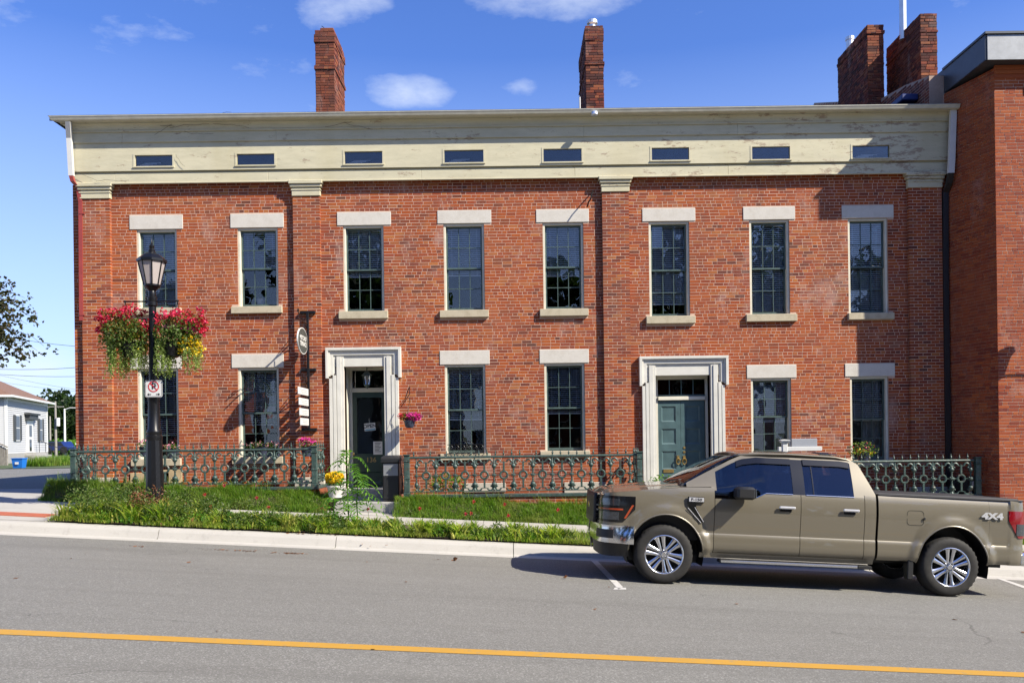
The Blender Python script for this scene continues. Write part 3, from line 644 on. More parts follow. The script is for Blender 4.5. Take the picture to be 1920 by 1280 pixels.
# dark rooms behind
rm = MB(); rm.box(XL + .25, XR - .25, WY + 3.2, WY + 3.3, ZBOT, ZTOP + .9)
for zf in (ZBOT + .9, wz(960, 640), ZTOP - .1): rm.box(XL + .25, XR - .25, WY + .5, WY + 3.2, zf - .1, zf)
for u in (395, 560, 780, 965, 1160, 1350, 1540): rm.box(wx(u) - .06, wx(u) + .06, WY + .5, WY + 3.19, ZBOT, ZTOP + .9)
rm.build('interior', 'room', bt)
# other outer walls
sw = MB(); sw.box(XL, XL + .25, WY + .22, 31, ZBOT, ZTOP + .9); sw.box(XL, XR, 30.8, 31, ZBOT, ZTOP + .9); sw.box(XR - .25, XR, WY + .22, 31, ZBOT, ZTOP + .9); sw.build('side_wall', 'brick', bt)
# ---- entablature, swept as a profile: (protrusion, height) from photograph rows at x = 700
def ez(v, p): return px(700, v, WY - p)[1]
XA, XB = px(136, 300, WY - .16)[0], px(1782, 300, WY - .16)[0]
def run(name, p0, p1, v0, v1, mat, xa, xb, parent, joints=(), bev=.006):
    """board from row v0 (top) to v1 (bottom) with faces p0..p1 in front of the wall, in lengths"""
    za, zb = ez(v1, p1), ez(v0, p1); J = [xa] + [x for x in joints if xa < x < xb] + [xb]
    for k in range(len(J) - 1): MB().bbox(J[k] + (.0015 if k else 0), J[k + 1], WY - p1 + random.uniform(0, .004), WY - p0, za, zb, bev).build(name, mat, parent)
ent = MB().box(XA + .01, XB - .01, WY - .10, WY + .22, ZTOP, ez(222, .1)).build('entablature', 'cornice', bt)
jt = lambda s: [random.Random(s).uniform(-1, 1) + x for x in np.arange(-8, 9.6, 3.4)]
AT = [(252, 324.5, 290, 311.5), (443, 515.5, 287.5, 309), (645, 718, 283, 307), (832, 907.5, 280.5, 304.5), (1018, 1091.5, 278, 303), (1221, 1293, 276, 300), (1409, 1482, 274, 298.5), (1597, 1668.5, 272, 296)]
def rectp(q, p):
    l, r, t, b_ = q; um, vm = (l + r) / 2, (t + b_) / 2; D = WY - p; return (px(l, vm, D)[0], px(r, vm, D)[0], px(um, b_, D)[1], px(um, t, D)[1])
ATR = [rectp(q, .16) for q in AT]
run('frieze_board', .1, .135, 319, 338, 'cornice', XA + .015, XB - .015, ent, jt(1))
MB().bbox(XA + .005, XB, WY - .15, WY - .1, ez(338, .135) - .012, ez(338, .135) + .02, .006).build('bead_moulding', 'cornice', ent)
fz0, fz1 = ez(314.5, .165), ez(262, .165)
fb = wall_cells('frieze_board', XA, XB, fz0, fz1, [(a, b_, c_, d_) for a, b_, c_, d_ in ATR], WY - .165, WY - .1, 'cornice', ent)
# the timber behind the attic lights is open: rebuild the core with holes instead of a solid
bpy.data.objects.remove(ent, do_unlink=False) if False else None
run('cornice_board', .1, .20, 241.5, 261, 'cornice', XA - .035, XB + .03, ent, jt(3))
run('drip_moulding', .1, .235, 237.5, 241, 'cornice', XA - .06, XB + .04, ent, jt(4), .004)
# cove and soffit
def sweep(name, prof, xa, xb, mat, parent, smooth=False, mitre=True):
    V = []; m = len(prof)
    for sgn, x in ((-1, xa), (1, xb)):
        for p, z in prof: V.append((x + (sgn * (p - .16) if (mitre and sgn < 0) else 0), WY - p, z))
    F = [(k, (k + 1) % m, m + (k + 1) % m, m + k) for k in range(m)] + [tuple(range(m - 1, -1, -1)), tuple(range(m, 2 * m))]
    return mesh_obj(name, V, F, mat, parent)
z = ez
sweep('cove_moulding', [(.02, z(237.4, .2)), (.235, z(237.4, .23)), (.245, z(233, .25)), (.27, z(229, .27)), (.31, z(226, .30)), (.33, z(225, .33)), (.33, z(223.5, .33)), (.02, z(223.5, .33))], XA, XB + .06, 'cornice', ent)
sweep('soffit_board', [(.02, z(223.4, .33)), (.34, z(223.4, .33)), (.36, z(220.5, .36)), (.36, z(218, .36)), (.02, z(218, .36))], XA, XB + .06, 'cornice', ent)
zt = z(209.2, .5); zb = z(217.9, .47)
sweep('gutter', [(.36, zb), (.44, zb), (.47, zb + .012), (.485, zb + .05), (.50, zt - .012), (.50, zt), (.485, zt), (.47, zt - .03), (.37, zt - .03), (.36, zt)], XA, px(1801, 203, 18.55)[0], 'gutter_metal', ent)
for i, (x0, x1, z0, z1) in enumerate(ATR):
    fr = MB(); t = .03; D = WY - .172
    fr.box(x0 - .028, x0 + .012, D, WY - .02, z0 - .01, z1 + .02); fr.box(x1 - .012, x1 + .028, D, WY - .02, z0 - .01, z1 + .02); fr.box(x0 + .012, x1 - .012, D, WY - .02, z1 - .012, z1 + .02); fr.box(x0 - .028, x1 + .028, D - .018, WY - .02, z0 - .035, z0 - .01)
    aw = fr.build('attic_window', 'cornice', bt); MB().box(x0 + .012, x1 - .012, WY - .128, WY - .124, z0 - .009, z1 - .013).build('pane', 'window_glass', aw)
    MB().box(x0 + .012, x1 - .012, WY - .118, WY - .11, z0 - .009, z1 - .013).build('backing', 'room', aw)
    if i in (3, 7, 2, 0):
        bk = MB()
        for k in range(4): bk.box(x0 + .06 + .05 * k, x0 + .30 + .09 * k, WY - .122, WY - .119, z0 + .01 + .02 * k, z0 + .022 + .02 * k)
        kind(bk.build('stored_papers', 'paper', aw), 'stuff')
# roof
zr = z(209, .5) - .03
def roof_z(y): return zr + (y - 18.6) * .27
RF = MB(); xa, xb = XA - .36, XB + .02
RF.add([(xa, 18.63, zr), (xb, 18.63, zr), (xb, 25, roof_z(25)), (xa + 6.4, 25, roof_z(25)), (xa, 18.63, zr - .05), (xb, 18.63, zr - .05), (xb, 25, roof_z(25) - .05), (xa + 6.4, 25, roof_z(25) - .05)], [(0, 1, 2, 3), (7, 6, 5, 4), (0, 4, 5, 1), (1, 5, 6, 2)])
RF.add([(xa, 18.63, zr), (xa + 6.4, 25, roof_z(25)), (xa, 31.44, zr)], [(0, 1, 2)]); RF.add([(xa, 31.44, zr), (xa + 6.4, 25, roof_z(25)), (xb, 25, roof_z(25)), (xb, 31.44, zr)], [(0, 1, 2, 3)])
roof = RF.build('roof', 'roof_shingle', bt)
MB().box(xa, xb - .02, 18.565, 18.64, zt + .002, zt + .014).build('roof_edge', 'dark_flashing', roof)

def chimney(parent, fl, fr_, vt, D, depth, zbot, bands, name='chimney', um=None, mat='brick_chimney', sink=0):
    xa, zt = px(fl, vt, D); xb, _ = px(fr_, vt, D); zt_ = zt
    c = MB().box(xa + .01, xb - .01, D + .01, D + depth - .01, zbot, zt_ - .02).build(name, 'mortar_dark', parent)
    hl = []; Vs = []; Fs = []; o = 0
    for (O, u, n, L) in (((xa, D + .01, 0), (1, 0, 0), (0, -1, 0), xb - xa), ((xa + .01, D, 0), (0, 1, 0), (-1, 0, 0), depth), ((xb - .01, D, 0), (0, 1, 0), (1, 0, 0), depth)):
        B = courses(0, L, zbot, zt_, [], .25)
        if abs(u[1]) > .5 or True:
            V, F = brick_mesh(B, O, u, n, .002, .016, .008); Vs.append(V); Fs.append(F + o); o += len(V)
    kind(fast('brickwork', np.concatenate(Vs), np.concatenate(Fs), mat, c), 'stuff')
    for (v0, v1, e) in bands:
        z1 = px(fl, v0, D)[1]; z0 = px(fl, v1, D)[1]; Vs = []; Fs = []; o = 0
        MB().box(xa - e + .01, xb + e - .01, D - e + .01, D + depth + e - .01, z0 + .006, z1 - .006).build('brick_band', 'mortar_dark', c)
        for (O, u, n, L) in (((xa - e, D - e + .012, 0), (1, 0, 0), (0, -1, 0), xb - xa + 2 * e), ((xa - e + .012, D - e, 0), (0, 1, 0), (-1, 0, 0), depth + 2 * e), ((xb + e - .012, D - e, 0), (0, 1, 0), (1, 0, 0), depth + 2 * e)):
            B = courses(0, L, z0, z1, [], .25); V, F = brick_mesh(B, O, u, n, .002, .012, .006); Vs.append(V); Fs.append(F + o); o += len(V)
        kind(fast('brickwork', np.concatenate(Vs), np.concatenate(Fs), mat, c), 'stuff')
    return c, xa, xb, zt_
c1, xa, xb, zt_ = chimney(bt, 591, 625.5, 57, 21.6, 1.32, 8.6, [(65, 80, .03), (124, 131, .035)])
MB().bbox(xa + .12, xb - .01, 21.62, 22.8, zt_ - .01, zt_ + .07, .01).build('brick_band', 'brick_chimney', c1)
MB().tube([(xa + .2, 21.8, zt_ + .07), (xa + .18, 21.8, zt_ + .16), (xa + .12, 21.8, zt_ + .2)], .008).build('wire_stub', 'black_iron', c1)
c2, xa, xb, zt_ = chimney(bt, 1097.5, 1130, 48, 21.6, 1.9, 8.6, [(53, 76, .02), (117, 122, .03)])
MB().lathe([(.09, -.05), (.09, .12), (.14, .15), (.14, .22), (.12, .24), (.05, .26)], ((xa + xb) / 2 - .02, 21.85, zt_), 14).build('flue_cowl', 'zinc', c2)
x, zz = px(1087, 190, 21.0); MB().cyl((x, 21.0, zz - .5), (x, 21.0, zz + .1), .02).build('vent_pipe', 'white_metal', bt)
# ---- rain pipes
def boxpipe(name, pts, w, mat, parent, d=.075):
    m = MB(); P = [Vector(p) for p in pts]
    for k in range(len(P) - 1):
        a, b_ = P[k], P[k + 1]; V = []
        for q in (a, b_): V += [(q.x - w / 2, q.y - d / 2, q.z), (q.x + w / 2, q.y - d / 2, q.z), (q.x + w / 2, q.y + d / 2, q.z), (q.x - w / 2, q.y + d / 2, q.z)]
        m.add(V, [(0, 1, 5, 4), (1, 2, 6, 5), (2, 3, 7, 6), (3, 0, 4, 7), (3, 2, 1, 0), (4, 5, 6, 7)])
    return m.build(name, mat, parent)
def P3(u, v, D): x, z = px(u, v, D); return (x, D, z)
boxpipe('rain_pipe', [P3(128, 229, 18.62), P3(130, 260, 18.78), P3(134, 330, 18.80)], .105, 'white_metal', bt)
rp = boxpipe('rain_pipe', [P3(134, 330, 18.80), P3(137, 341, 18.82), P3(147, 352, 18.96), P3(152, 380, 18.98), P3(153.5, 601, 18.98)], .085, 'red_pipe', bt); rp['label'] = 'brick red lower length of rain pipe'
for v in (400, 590): 
    a = P3(153, v, 18.93); MB().box(a[0] - .055, a[0] + .055, 18.935, WY, a[2] - .012, a[2] + .012).build('pipe_bracket', 'red_pipe', rp)
boxpipe('rain_pipe', [P3(1787, 205, 18.70), P3(1784, 300, 18.72), P3(1782.5, 325, 18.72)], .13, 'white_metal', bt)
rp = boxpipe('rain_pipe', [P3(1782.5, 325, 18.72), P3(1779, 345, 18.82), P3(1772, 362, 18.96), P3(1772.5, 500, 18.97), P3(1778, 925, 18.97)], .12, 'black_pipe', bt); rp['label'] = 'black lower length of rain pipe'

# ---- door surrounds
def surround(D, dy, door_d):
    o0, o1 = wx(D['o'][0], 690), wx(D['o'][1], 690); i0, i1 = wx(D['in_'][0], 800), wx(D['in_'][1], 800); n0, n1 = wx(D['inner'][0], 800), wx(D['inner'][1], 800)
    um = sum(D['o']) / 2; zt, zi, zb = wz(um, D['top']), wz(um, D['itop']), wz(um, 935) - .3; ze = wz(um, (D['ear'][0] + D['ear'][1]) / 2)
    m = MB(); steps = [(0, .055, .135), (.055, .10, .10), (.10, .155, .085), (.155, .21, .06), (.21, 9, .045)]
    # nested mitred bands of the head, stepping back
    def band(a, b_, p, bot, parent=None):
        m.bbox(o0 + a, o0 + b_, WY - p, WY + .02, bot, zt - b_ + .0, .004); m.bbox(o1 - b_, o1 - a, WY - p, WY + .02, bot, zt - b_, .004); m.bbox(o0 + a, o1 - a, WY - p, WY + .02, zt - b_, zt - a, .004)
    band(0, .06, .135, ze); band(.0605, .095, .105, ze + .04); band(.0955, .165, .085, ze + .07); band(.1655, .20, .062, ze + .1)
    m.bbox(o0 + .2005, o1 - .2005, WY - .045, WY + .02, zi, zt - .2005, .003)
    fr = m.build('door_surround', 'white_trim', bt)
    m = MB(); w = i0 - n0; k = (0, .22, .26, .48, .52, .82, 1.0); pr = (.10, .085, .10, .075, .09, .07)
    for j in range(6):
        m.bbox(n0 + w * k[j], n0 + w * k[j + 1] - .0008, WY - pr[j], WY + .02, zb, (ze if j < 1 else ze + (.04 if j == 1 else .07)) - .001 if j < 3 else zt - .202, .003)
        m.bbox(n1 - w * k[j + 1] + .0008, n1 - w * k[j], WY - pr[j], WY + .02, zb, (ze if j < 1 else ze + (.04 if j == 1 else .07)) - .001 if j < 3 else zt - .202, .003)
    m.bbox(n0 - .02, i0 - .001, WY - .13, WY + .02, zb, zb + .42, .01); m.bbox(i1 + .001, n1 + .02, WY - .13, WY + .02, zb, zb + .42, .01)
    m.build('jamb_moulding', 'white_trim', fr)
    m = MB(); m.box(i0 - .03, i0, WY + .021, WY + door_d + .1, zb, zi); m.box(i1, i1 + .03, WY + .021, WY + door_d + .1, zb, zi); m.box(i0 - .03, i1 + .03, WY + .021, WY + door_d + .1, zi, zi + .03); m.build('door_reveal', 'cream', fr)
    return fr, i0, i1, zi, zb
s1, a0, a1, zi, zb = surround(D1, 0, .66)
YD = WY + .62
def dq(l, r, t, b_, D): return (px(l, (t + b_) / 2, D)[0], px(r, (t + b_) / 2, D)[0], px((l + r) / 2, b_, D)[1], px((l + r) / 2, t, D)[1])
# left entrance: glazed dark green door
q = dq(657, 724, 690, 912, YD); x0, x1 = q[0], min(q[1], a1)
tr = dq(660, 722, 694, 727, YD); tb = dq(657, 724, 727, 735, YD); dd = dq(660, 722, 735, 912, YD)
m = MB(); m.box(a0, tr[0], YD, YD + .08, zb, zi); m.box(tr[1], a1, YD, YD + .08, zb, zi); m.box(tr[0], tr[1], YD, YD + .08, tr[3], zi); m.bbox(tr[0], tr[1], YD - .03, YD + .08, tb[2], tb[3], .008); df = m.build('door_frame', 'cream', s1)
MB().box(tr[0], tr[1], YD + .03, YD + .035, tr[2], tr[3]).build('transom_pane', 'window_glass', s1)
def panel_door(name, q, y, mat, parent, glass=None, panels=(), t=.05):
    x0, x1, z0, z1 = q; m = MB(); hl = ([glass] if glass else []) + list(panels)
    X = sorted({x0, x1} | {v for h in hl for v in h[:2]}); Z = sorted({z0, z1} | {v for h in hl for v in h[2:]})
    for i in range(len(X) - 1):
        for j in range(len(Z) - 1):
            cx, cz = (X[i] + X[i + 1]) / 2, (Z[j] + Z[j + 1]) / 2
            if any(h[0] < cx < h[1] and h[2] < cz < h[3] for h in hl): continue
            m.box(X[i], X[i + 1], y, y + t, Z[j], Z[j + 1])
    d = m.build(name, mat, parent)
    for h in panels:
        w, hh = h[1] - h[0], h[3] - h[2]; e = .028; V = [(h[0], y + .004, h[2]), (h[1], y + .004, h[2]), (h[1], y + .004, h[3]), (h[0], y + .004, h[3]), (h[0] + e, y + .022, h[2] + e), (h[1] - e, y + .022, h[2] + e), (h[1] - e, y + .022, h[3] - e), (h[0] + e, y + .022, h[3] - e)]
        mesh_obj('door_panel', V, [(4, 5, 6, 7), (0, 1, 5, 4), (1, 2, 6, 5), (2, 3, 7, 6), (3, 0, 4, 7)], mat, d)
    if glass: MB().box(glass[0], glass[1], y + .02, y + .026, glass[2], glass[3]).build('door_glass', 'window_glass', d)
    return d
gl = dq(669.5, 716, 745, 850, YD); pn = [dq(671, 715, 886, 905, YD), dq(671, 715, 858, 881, YD)]
d1 = panel_door('front_door', dd, YD + .01, 'door_green', bt, gl, [dq(671, 715, 884, 905, YD)])
d1['label'] = 'dark green glazed front door'
text_obj('house_number', '136', .16, 'gold_paint', d1, P3(696, 862, YD + .003), ext=.004, bold=.0)
x, zz = px(664, 850, YD); MB().lathe([(.015, 0), (.015, -.03), (.03, -.05), (.028, -.07), (.01, -.08)], (x, YD + .01, zz), 10, 'y').build('door_knob', 'brass', d1)
# right entrance: pair of teal doors
s2, b0, b1, zi2, zb2 = surround(D2, 0, .3); YE = WY + .22
tr = dq(1233, 1322, 711, 742, YE); tb = dq(1230, 1325, 743, 750, YE); dd = dq(1232, 1322, 751, 915, YE)
m = MB(); m.box(b0, tr[0], YE, YE + .08, zb2, zi2); m.box(tr[1], b1, YE, YE + .08, zb2, zi2); m.box(tr[0], tr[1], YE, YE + .08, tr[3], zi2); m.bbox(tr[0], tr[1], YE - .04, YE + .08, tb[2], tb[3], .008); m.build('door_frame', 'cream', s2)
m = MB(); w = tr[1] - tr[0]
for k in (1, 2, 3): m.box(tr[0] + w * k / 4 - .008, tr[0] + w * k / 4 + .008, YE + .01, YE + .04, tr[2] + .03, tr[3])
m.box(tr[0], tr[1], YE + .008, YE + .04, tr[2], tr[2] + .03); m.build('transom_sash', 'door_teal', s2)
for k in range(4): MB().box(tr[0] + w * k / 4 + .009, tr[0] + w * (k + 1) / 4 - .009, YE + .022, YE + .026, tr[2] + .031, tr[3]).build('transom_pane', 'window_glass', s2)
xm = (dd[0] + dd[1]) / 2
for sgn, (xa_, xb_) in enumerate(((dd[0], xm - .003), (xm + .003, dd[1]))):
    pl = []
    for (v0, v1) in ((761, 790), (803, 832), (845, 879), (893, 912)):
        for half in ((0.20, .80),): 
            zz0, zz1 = px(1277, v1, YE)[1], px(1277, v0, YE)[1]; pl.append((xa_ + (xb_ - xa_) * half[0], xa_ + (xb_ - xa_) * half[1], zz0, zz1))
    dl = panel_door('front_door', (xa_, xb_, dd[2] - .3, dd[3]), YE + .01, 'door_teal', bt, None, pl); dl['label'] = 'teal panelled leaf of the double door'
    hx, hz = px(1271.5 if sgn == 0 else 1283, 862, YE); kn = MB(); kn.bbox(hx - .03, hx + .03, YE - .004, YE + .01, hz - .02, hz + .1, .004)
    ring = [(hx + .045 * math.cos(t), YE - .02, hz - .03 + .065 * math.sin(t)) for t in np.linspace(0, 2 * math.pi, 13)[:-1]]; kn.tube(ring, .011, 6, True); kn.build('door_knocker', 'brass', dl)
    if sgn: 
        for v in (839, 847): hx2, hz2 = px(1283, v, YE); MB().bbox(hx2 - .025, hx2 + .025, YE - .002, YE + .01, hz2 - .025, hz2 + .025, .004).build('lock_plate', 'brass', dl)
    else:
        hx2, hz2 = px(1253.5, 882.5, YE); MB().bbox(hx2 - .12, hx2 + .12, YE - .006, YE + .01, hz2 - .04, hz2 + .04, .006).build('letter_slot', 'brass', dl)
# steps
def stepbox(x0, x1, y0, y1, z, name='door_step', mat='step_concrete', parent=bt, h=.6): return MB().bbox(x0, x1, y0, y1, z - h, z, .012).build(name, mat, parent)
stepbox(a0 - .05, a1 + .05, WY - .38, YD + .05, px(690, 913, YD - .1)[1]); stepbox(px(614, 0, 18)[0] - .02 - 10 * 0, px(752, 0, 18)[0], 17.98, WY - .385, px(690, 941, 18.1)[1])
stepbox(b0 - .1, b1 + .1, WY - .6, YE + .1, px(1277, 912, YE)[1])
slab(FPATH[0] + .02, FPATH[1] - .02, 17.53, 17.97, pave, nx=2, dz=.01)
# stone blocks and cellar lights low in the wall
for (l, r, t, b_, mt) in ((245, 318, 886, 905, 'beige_board'), (1058, 1165, 903, 925, 'plinth_stone'), (870, 948, 905, 922, 'plinth_stone'), (300, 342, 880, 905, 'beige_board')):
    q = rect((l, r, t, b_)); MB().bbox(q[0], q[1], WY - .03, WY + .01, q[2], q[3], .006).build('cellar_stone', mt, bt)

# ================================================================ NEIGHBOUR ON THE RIGHT
nb = thing('brick_building', 'taller orange red brick building with grey metal roof edge at the right end', 'building', (12, 17.7, 0))
cx, cy = px(1870, 600, 17.72)[0], 17.72; fx = XR + .01; fy = WY
zt_n = px(1862, 128, 17.72)[1]
MB().prism([(cx + .01, cy + .01), (16, cy + .01), (16, 30), (XR + .3, 30), (XR + .3, 19.4), (fx + .02, 19.3), (fx + .012, fy + .0)], ZBOT - .6, zt_n, 'z').build('wall_core', 'mortar', nb)
fwall = MB().box(cx + .012, 16, cy + .002, cy + .012, ZBOT - .6, zt_n - .02).build('front_wall', 'mortar', nb)
B = courses(0, 16 - cx, ZBOT - .5, zt_n, [], .12); B = [q for q in B if q[0] < 1.6] + [q for q in B if q[0] >= 1.6]
lay_bricks(B, (cx, cy, 0), (1, 0, 0), (0, -1, 0), 'brick_new', fwall, 200, key=lambda q: ((q[0]) ** 2 * 4 + (q[2] - 3.0) ** 2) if q[2] > 1.4 and q[0] < .5 else 1e6)
dv = Vector((cx - fx, cy - fy, 0)); LL = dv.length; u = dv.normalized(); nn = Vector((-(-u.y), -u.x, 0)) if False else Vector((u.y, -u.x, 0))
if nn.x > 0: nn = -nn
B = courses(0, LL, ZBOT - .5, zt_n, [], .12)
lay_bricks(B, (fx, fy, 0), tuple(u), tuple(nn), 'brick_new', nb, 0, dmin=.0008, dmax=.003)
# quoin-like straight joints of the front
# metal fascia
fas = MB(); xA_, zA_ = px(1848, 113, 17.45); zB_ = px(1846, 62, 17.45)[1]; x_f = px(1771, 150, 19.13)[0]
fas.add([(xA_, 17.45, zA_), (16, 17.45, zA_), (16, 17.45, zB_), (xA_, 17.45, zB_)], [(0, 1, 2, 3)])
MB().box(xA_ + .001, 16, 17.452, 30, zA_ + .001, zB_ - .01).build('roof_slab', 'dark_flashing', nb)
MB().bbox(xA_ + .03, 16, 17.43, 17.452, zA_ - .003, zB_ - .05, .004).build('fascia', 'grey_flashing', nb)
MB().box(xA_ - .006, xA_ + .0008, 17.45, 19.2, zA_ + .01, zB_ - .012).build('fascia', 'dark_flashing', nb)
MB().bbox(xA_ - .03, 16, 17.40, 19.15, zB_ - .04, zB_ + .015, .006).build('drip_edge', 'dark_flashing', nb)
# recessed dark slot and corbel courses
MB().box(cx + .62, 16, 17.70, 17.73, px(1905, 172, 17.7)[1] - .06, px(1905, 160, 17.7)[1]).build('wall_slot', 'dark_void', nb)
for k in range(3): MB().bbox(cx - .0 - .0, 16, cy - .02 - .012 * k, cy + .01, zA_ - .27 + .09 * k, zA_ - .185 + .09 * k, .004).build('corbel_course', 'brick_new', nb)
# stepped party wall and its chimneys, dark brick
pw = [(19.12, 7.2), (19.12, px(1768, 142, 19.12)[1]), (20.3, px(1700, 180, 20.3)[1] + .25), (21.7, px(1660, 187, 21.7)[1]), (26.3, px(1537, 193, 26.3)[1]), (30, 8.5 + CZ), (30, 7.2)]
PX_ = XR - .28
pwo = MB().prism(pw, PX_, PX_ + .45, 'x').build('party_wall', 'mortar_dark', nb)
B = courses(19.13, 29, 7.3, 13, [], .15)
def ptop(y): return np.interp(y, [a for a, _ in pw[1:6]], [b_ for _, b_ in pw[1:6]])
B = [q for q in B if q[3] < min(ptop(q[0]), ptop(q[1])) - .005]
lay_bricks(B, (PX_, 0, 0), (0, 1, 0), (-1, 0, 0), 'brick_chimney', pwo)
c3, xa, xb, zt_ = chimney(nb, 1626, 1656, 47, 21.6, 1.95, 9.3, [(58, 64, .025)])
MB().lathe([(.1, -.1), (.1, .25), (.12, .26), (.12, .34), (.02, .36)], (xa + .12, 23.0, zt_), 12).build('flue_cowl', 'zinc', c3)
c4, xa, xb, zt_ = chimney(nb, 1725.5, 1756, 26, 20.5, 1.85, 9.0, [(57, 61, .02)])
MB().cyl((xa + .0, 21.4, zt_ - .2), (xa + .0, 21.4, zt_ + 1.2), .085, n=12).build('flue_pipe', 'zinc', c4)
fl_ = MB(); y0_ = 19.2; xk, zk = px(1700, 193, 19.9); MB().bbox(xk - .25, PX_ - .01, 19.6, 20.6, zk - .05, zk + .1, .02).build('roof_tarp', 'blue_tarp', nb)
# wall lantern of the neighbour, just outside the picture: its shadow falls on the brick
wl = thing('wall_lantern', 'black bracket lantern fixed to the neighbouring brick front', 'lantern', (11.45, 17.1, 4))
hx, hz = 11.35, px(1905, 650, 17.7)[1] + .75
b_ = MB().tube([(hx, 17.7, hz - .9), (hx, 17.4, hz - .8), (hx, 17.15, hz - .35), (hx, 17.05, hz - .2)], .018).build('bracket', 'black_iron', wl)
MB().lathe([(.05, -.22), (.13, .12), (.17, .13), (.12, .22), (.02, .34)], (hx, 17.05, hz), 8).build('lantern_head', 'black_iron', wl)
# ================================================================ CAST IRON FENCES
FY = 18.0
def scroll(m, x, z, sx, sz, r=.052, t=.014, y=FY):
    """C-scroll: an arc from the bar outwards that curls in and ends in a ball"""
    pts = []
    for k in range(9):
        a = math.pi * (0.02 + 1.32 * k / 8); rr = r * (1.0 - .30 * k / 8)
        pts.append((x + sx * (r + .012 - rr * math.cos(a)), y, z + sz * rr * math.sin(a)))
    m.tube(pts, [t] * 7 + [t * .9, t * .8], 5)
    e = pts[-1]; m.lathe([(.004, -.022), (.02, -.012), (.024, 0), (.02, .012), (.004, .022)], (e[0], y, e[2]), 7, 'y')
def src(m, name, mat, smooth=True):
    me = bpy.data.meshes.new(name); me.from_pydata(m.v, [], m.f); me.materials.append(M[mat]); me.shade_smooth(); me.set_sharp_from_angle(angle=R(40)); me.update(); return me
# one of each casting, modelled round the ring centre
m = MB()
m.bbox(-.020, .020, -.016, .016, .085, .262, .004); m.bbox(-.020, .020, -.016, .016, -.262, -.085, .004)
m.tube([(.077 * math.cos(t), 0, .077 * math.sin(t)) for t in np.linspace(0, 2 * math.pi, 19)[:-1]], .022, 6, True)
m.bbox(-.055, .055, -.012, .012, .262, .278, .003); m.bbox(-.055, .055, -.012, .012, -.278, -.262, .003)
for a in range(6):
    t = a * math.pi / 3 + .52; m.cyl((.064 * math.cos(t), 0, .064 * math.sin(t)), (.043 * math.cos(t), 0, .043 * math.sin(t)), .010, .004, 5)
m.cyl((0, 0, .278), (0, 0, .31), .011, .004, 6)
for sz in (1, -1):
    for sx in (1, -1): scroll(m, sx * .05, sz * .27, sx, sz, .062, .019, 0)
RINGB = src(m, 'ring_baluster', 'iron_green')
m = MB()
m.lathe([(.006, -.33), (.03, -.31), (.018, -.285), (.012, -.27), (.030, -.24), (.043, -.205), (.045, -.185), (.034, -.16), (.016, -.145), (.024, -.132), (.012, -.118), (.016, -.09), (.011, -.07), (.022, -.055), (.014, -.045)], (0, 0, 0), 9)
m.lathe([(.014, .045), (.022, .055), (.011, .07), (.016, .095), (.011, .115), (.024, .13), (.014, .142), (.030, .158), (.040, .180), (.040, .20), (.028, .225), (.014, .245), (.02, .255), (.012, .27), (.012, .36)], (0, 0, 0), 9)
m.lathe([(.008, -.04), (.03, -.034), (.034, 0), (.03, .034), (.008, .04)], (0, 0, 0), 9, 'y')
for a in range(8):
    t = a * math.pi / 4; m.cyl((0, -.01, 0), (.047 * math.cos(t), -.01, .047 * math.sin(t)), .012, .009, 5)
KNOBB = src(m, 'knob_baluster', 'iron_green')
m = MB(); m.bbox(-.5, .5, -.010, .010, -.010, .010, .003); LINK = src(m, 'cross_link', 'iron_green')
m = MB(); m.lathe([(.018, 0), (.020, .012), (.009, .022), (.020, .045), (.024, .058), (.016, .075), (.007, .088), (.013, .098), (.004, .135)], (0, 0, 0), 7); FINIAL = src(m, 'finial', 'iron_green')
def corner_post(f, x, z0, z1, y=FY, w=.115):
    m = MB(); h = z1 - z0
    m.bbox(x - w * .62, x + w * .62, y - w * .62, y + w * .62, z0, z0 + .13, .012); m.bbox(x - w / 2, x + w / 2, y - w / 2, y + w / 2, z0 + .13, z1 - .13, .01)
    m.bbox(x - w * .58, x + w * .58, y - w * .58, y + w * .58, z0 + h * .45, z0 + h * .45 + .03, .006); m.bbox(x - w * .6, x + w * .6, y - w * .6, y + w * .6, z1 - .13, z1 - .10, .006)
    m.bbox(x - w * .5, x + w * .5, y - w * .5, y + w * .5, z1 - .10, z1, .006); m.bbox(x - w * .66, x + w * .66, y - w * .66, y + w * .66, z1, z1 + .025, .008)
    return m.build('corner_post', 'iron_green', f)
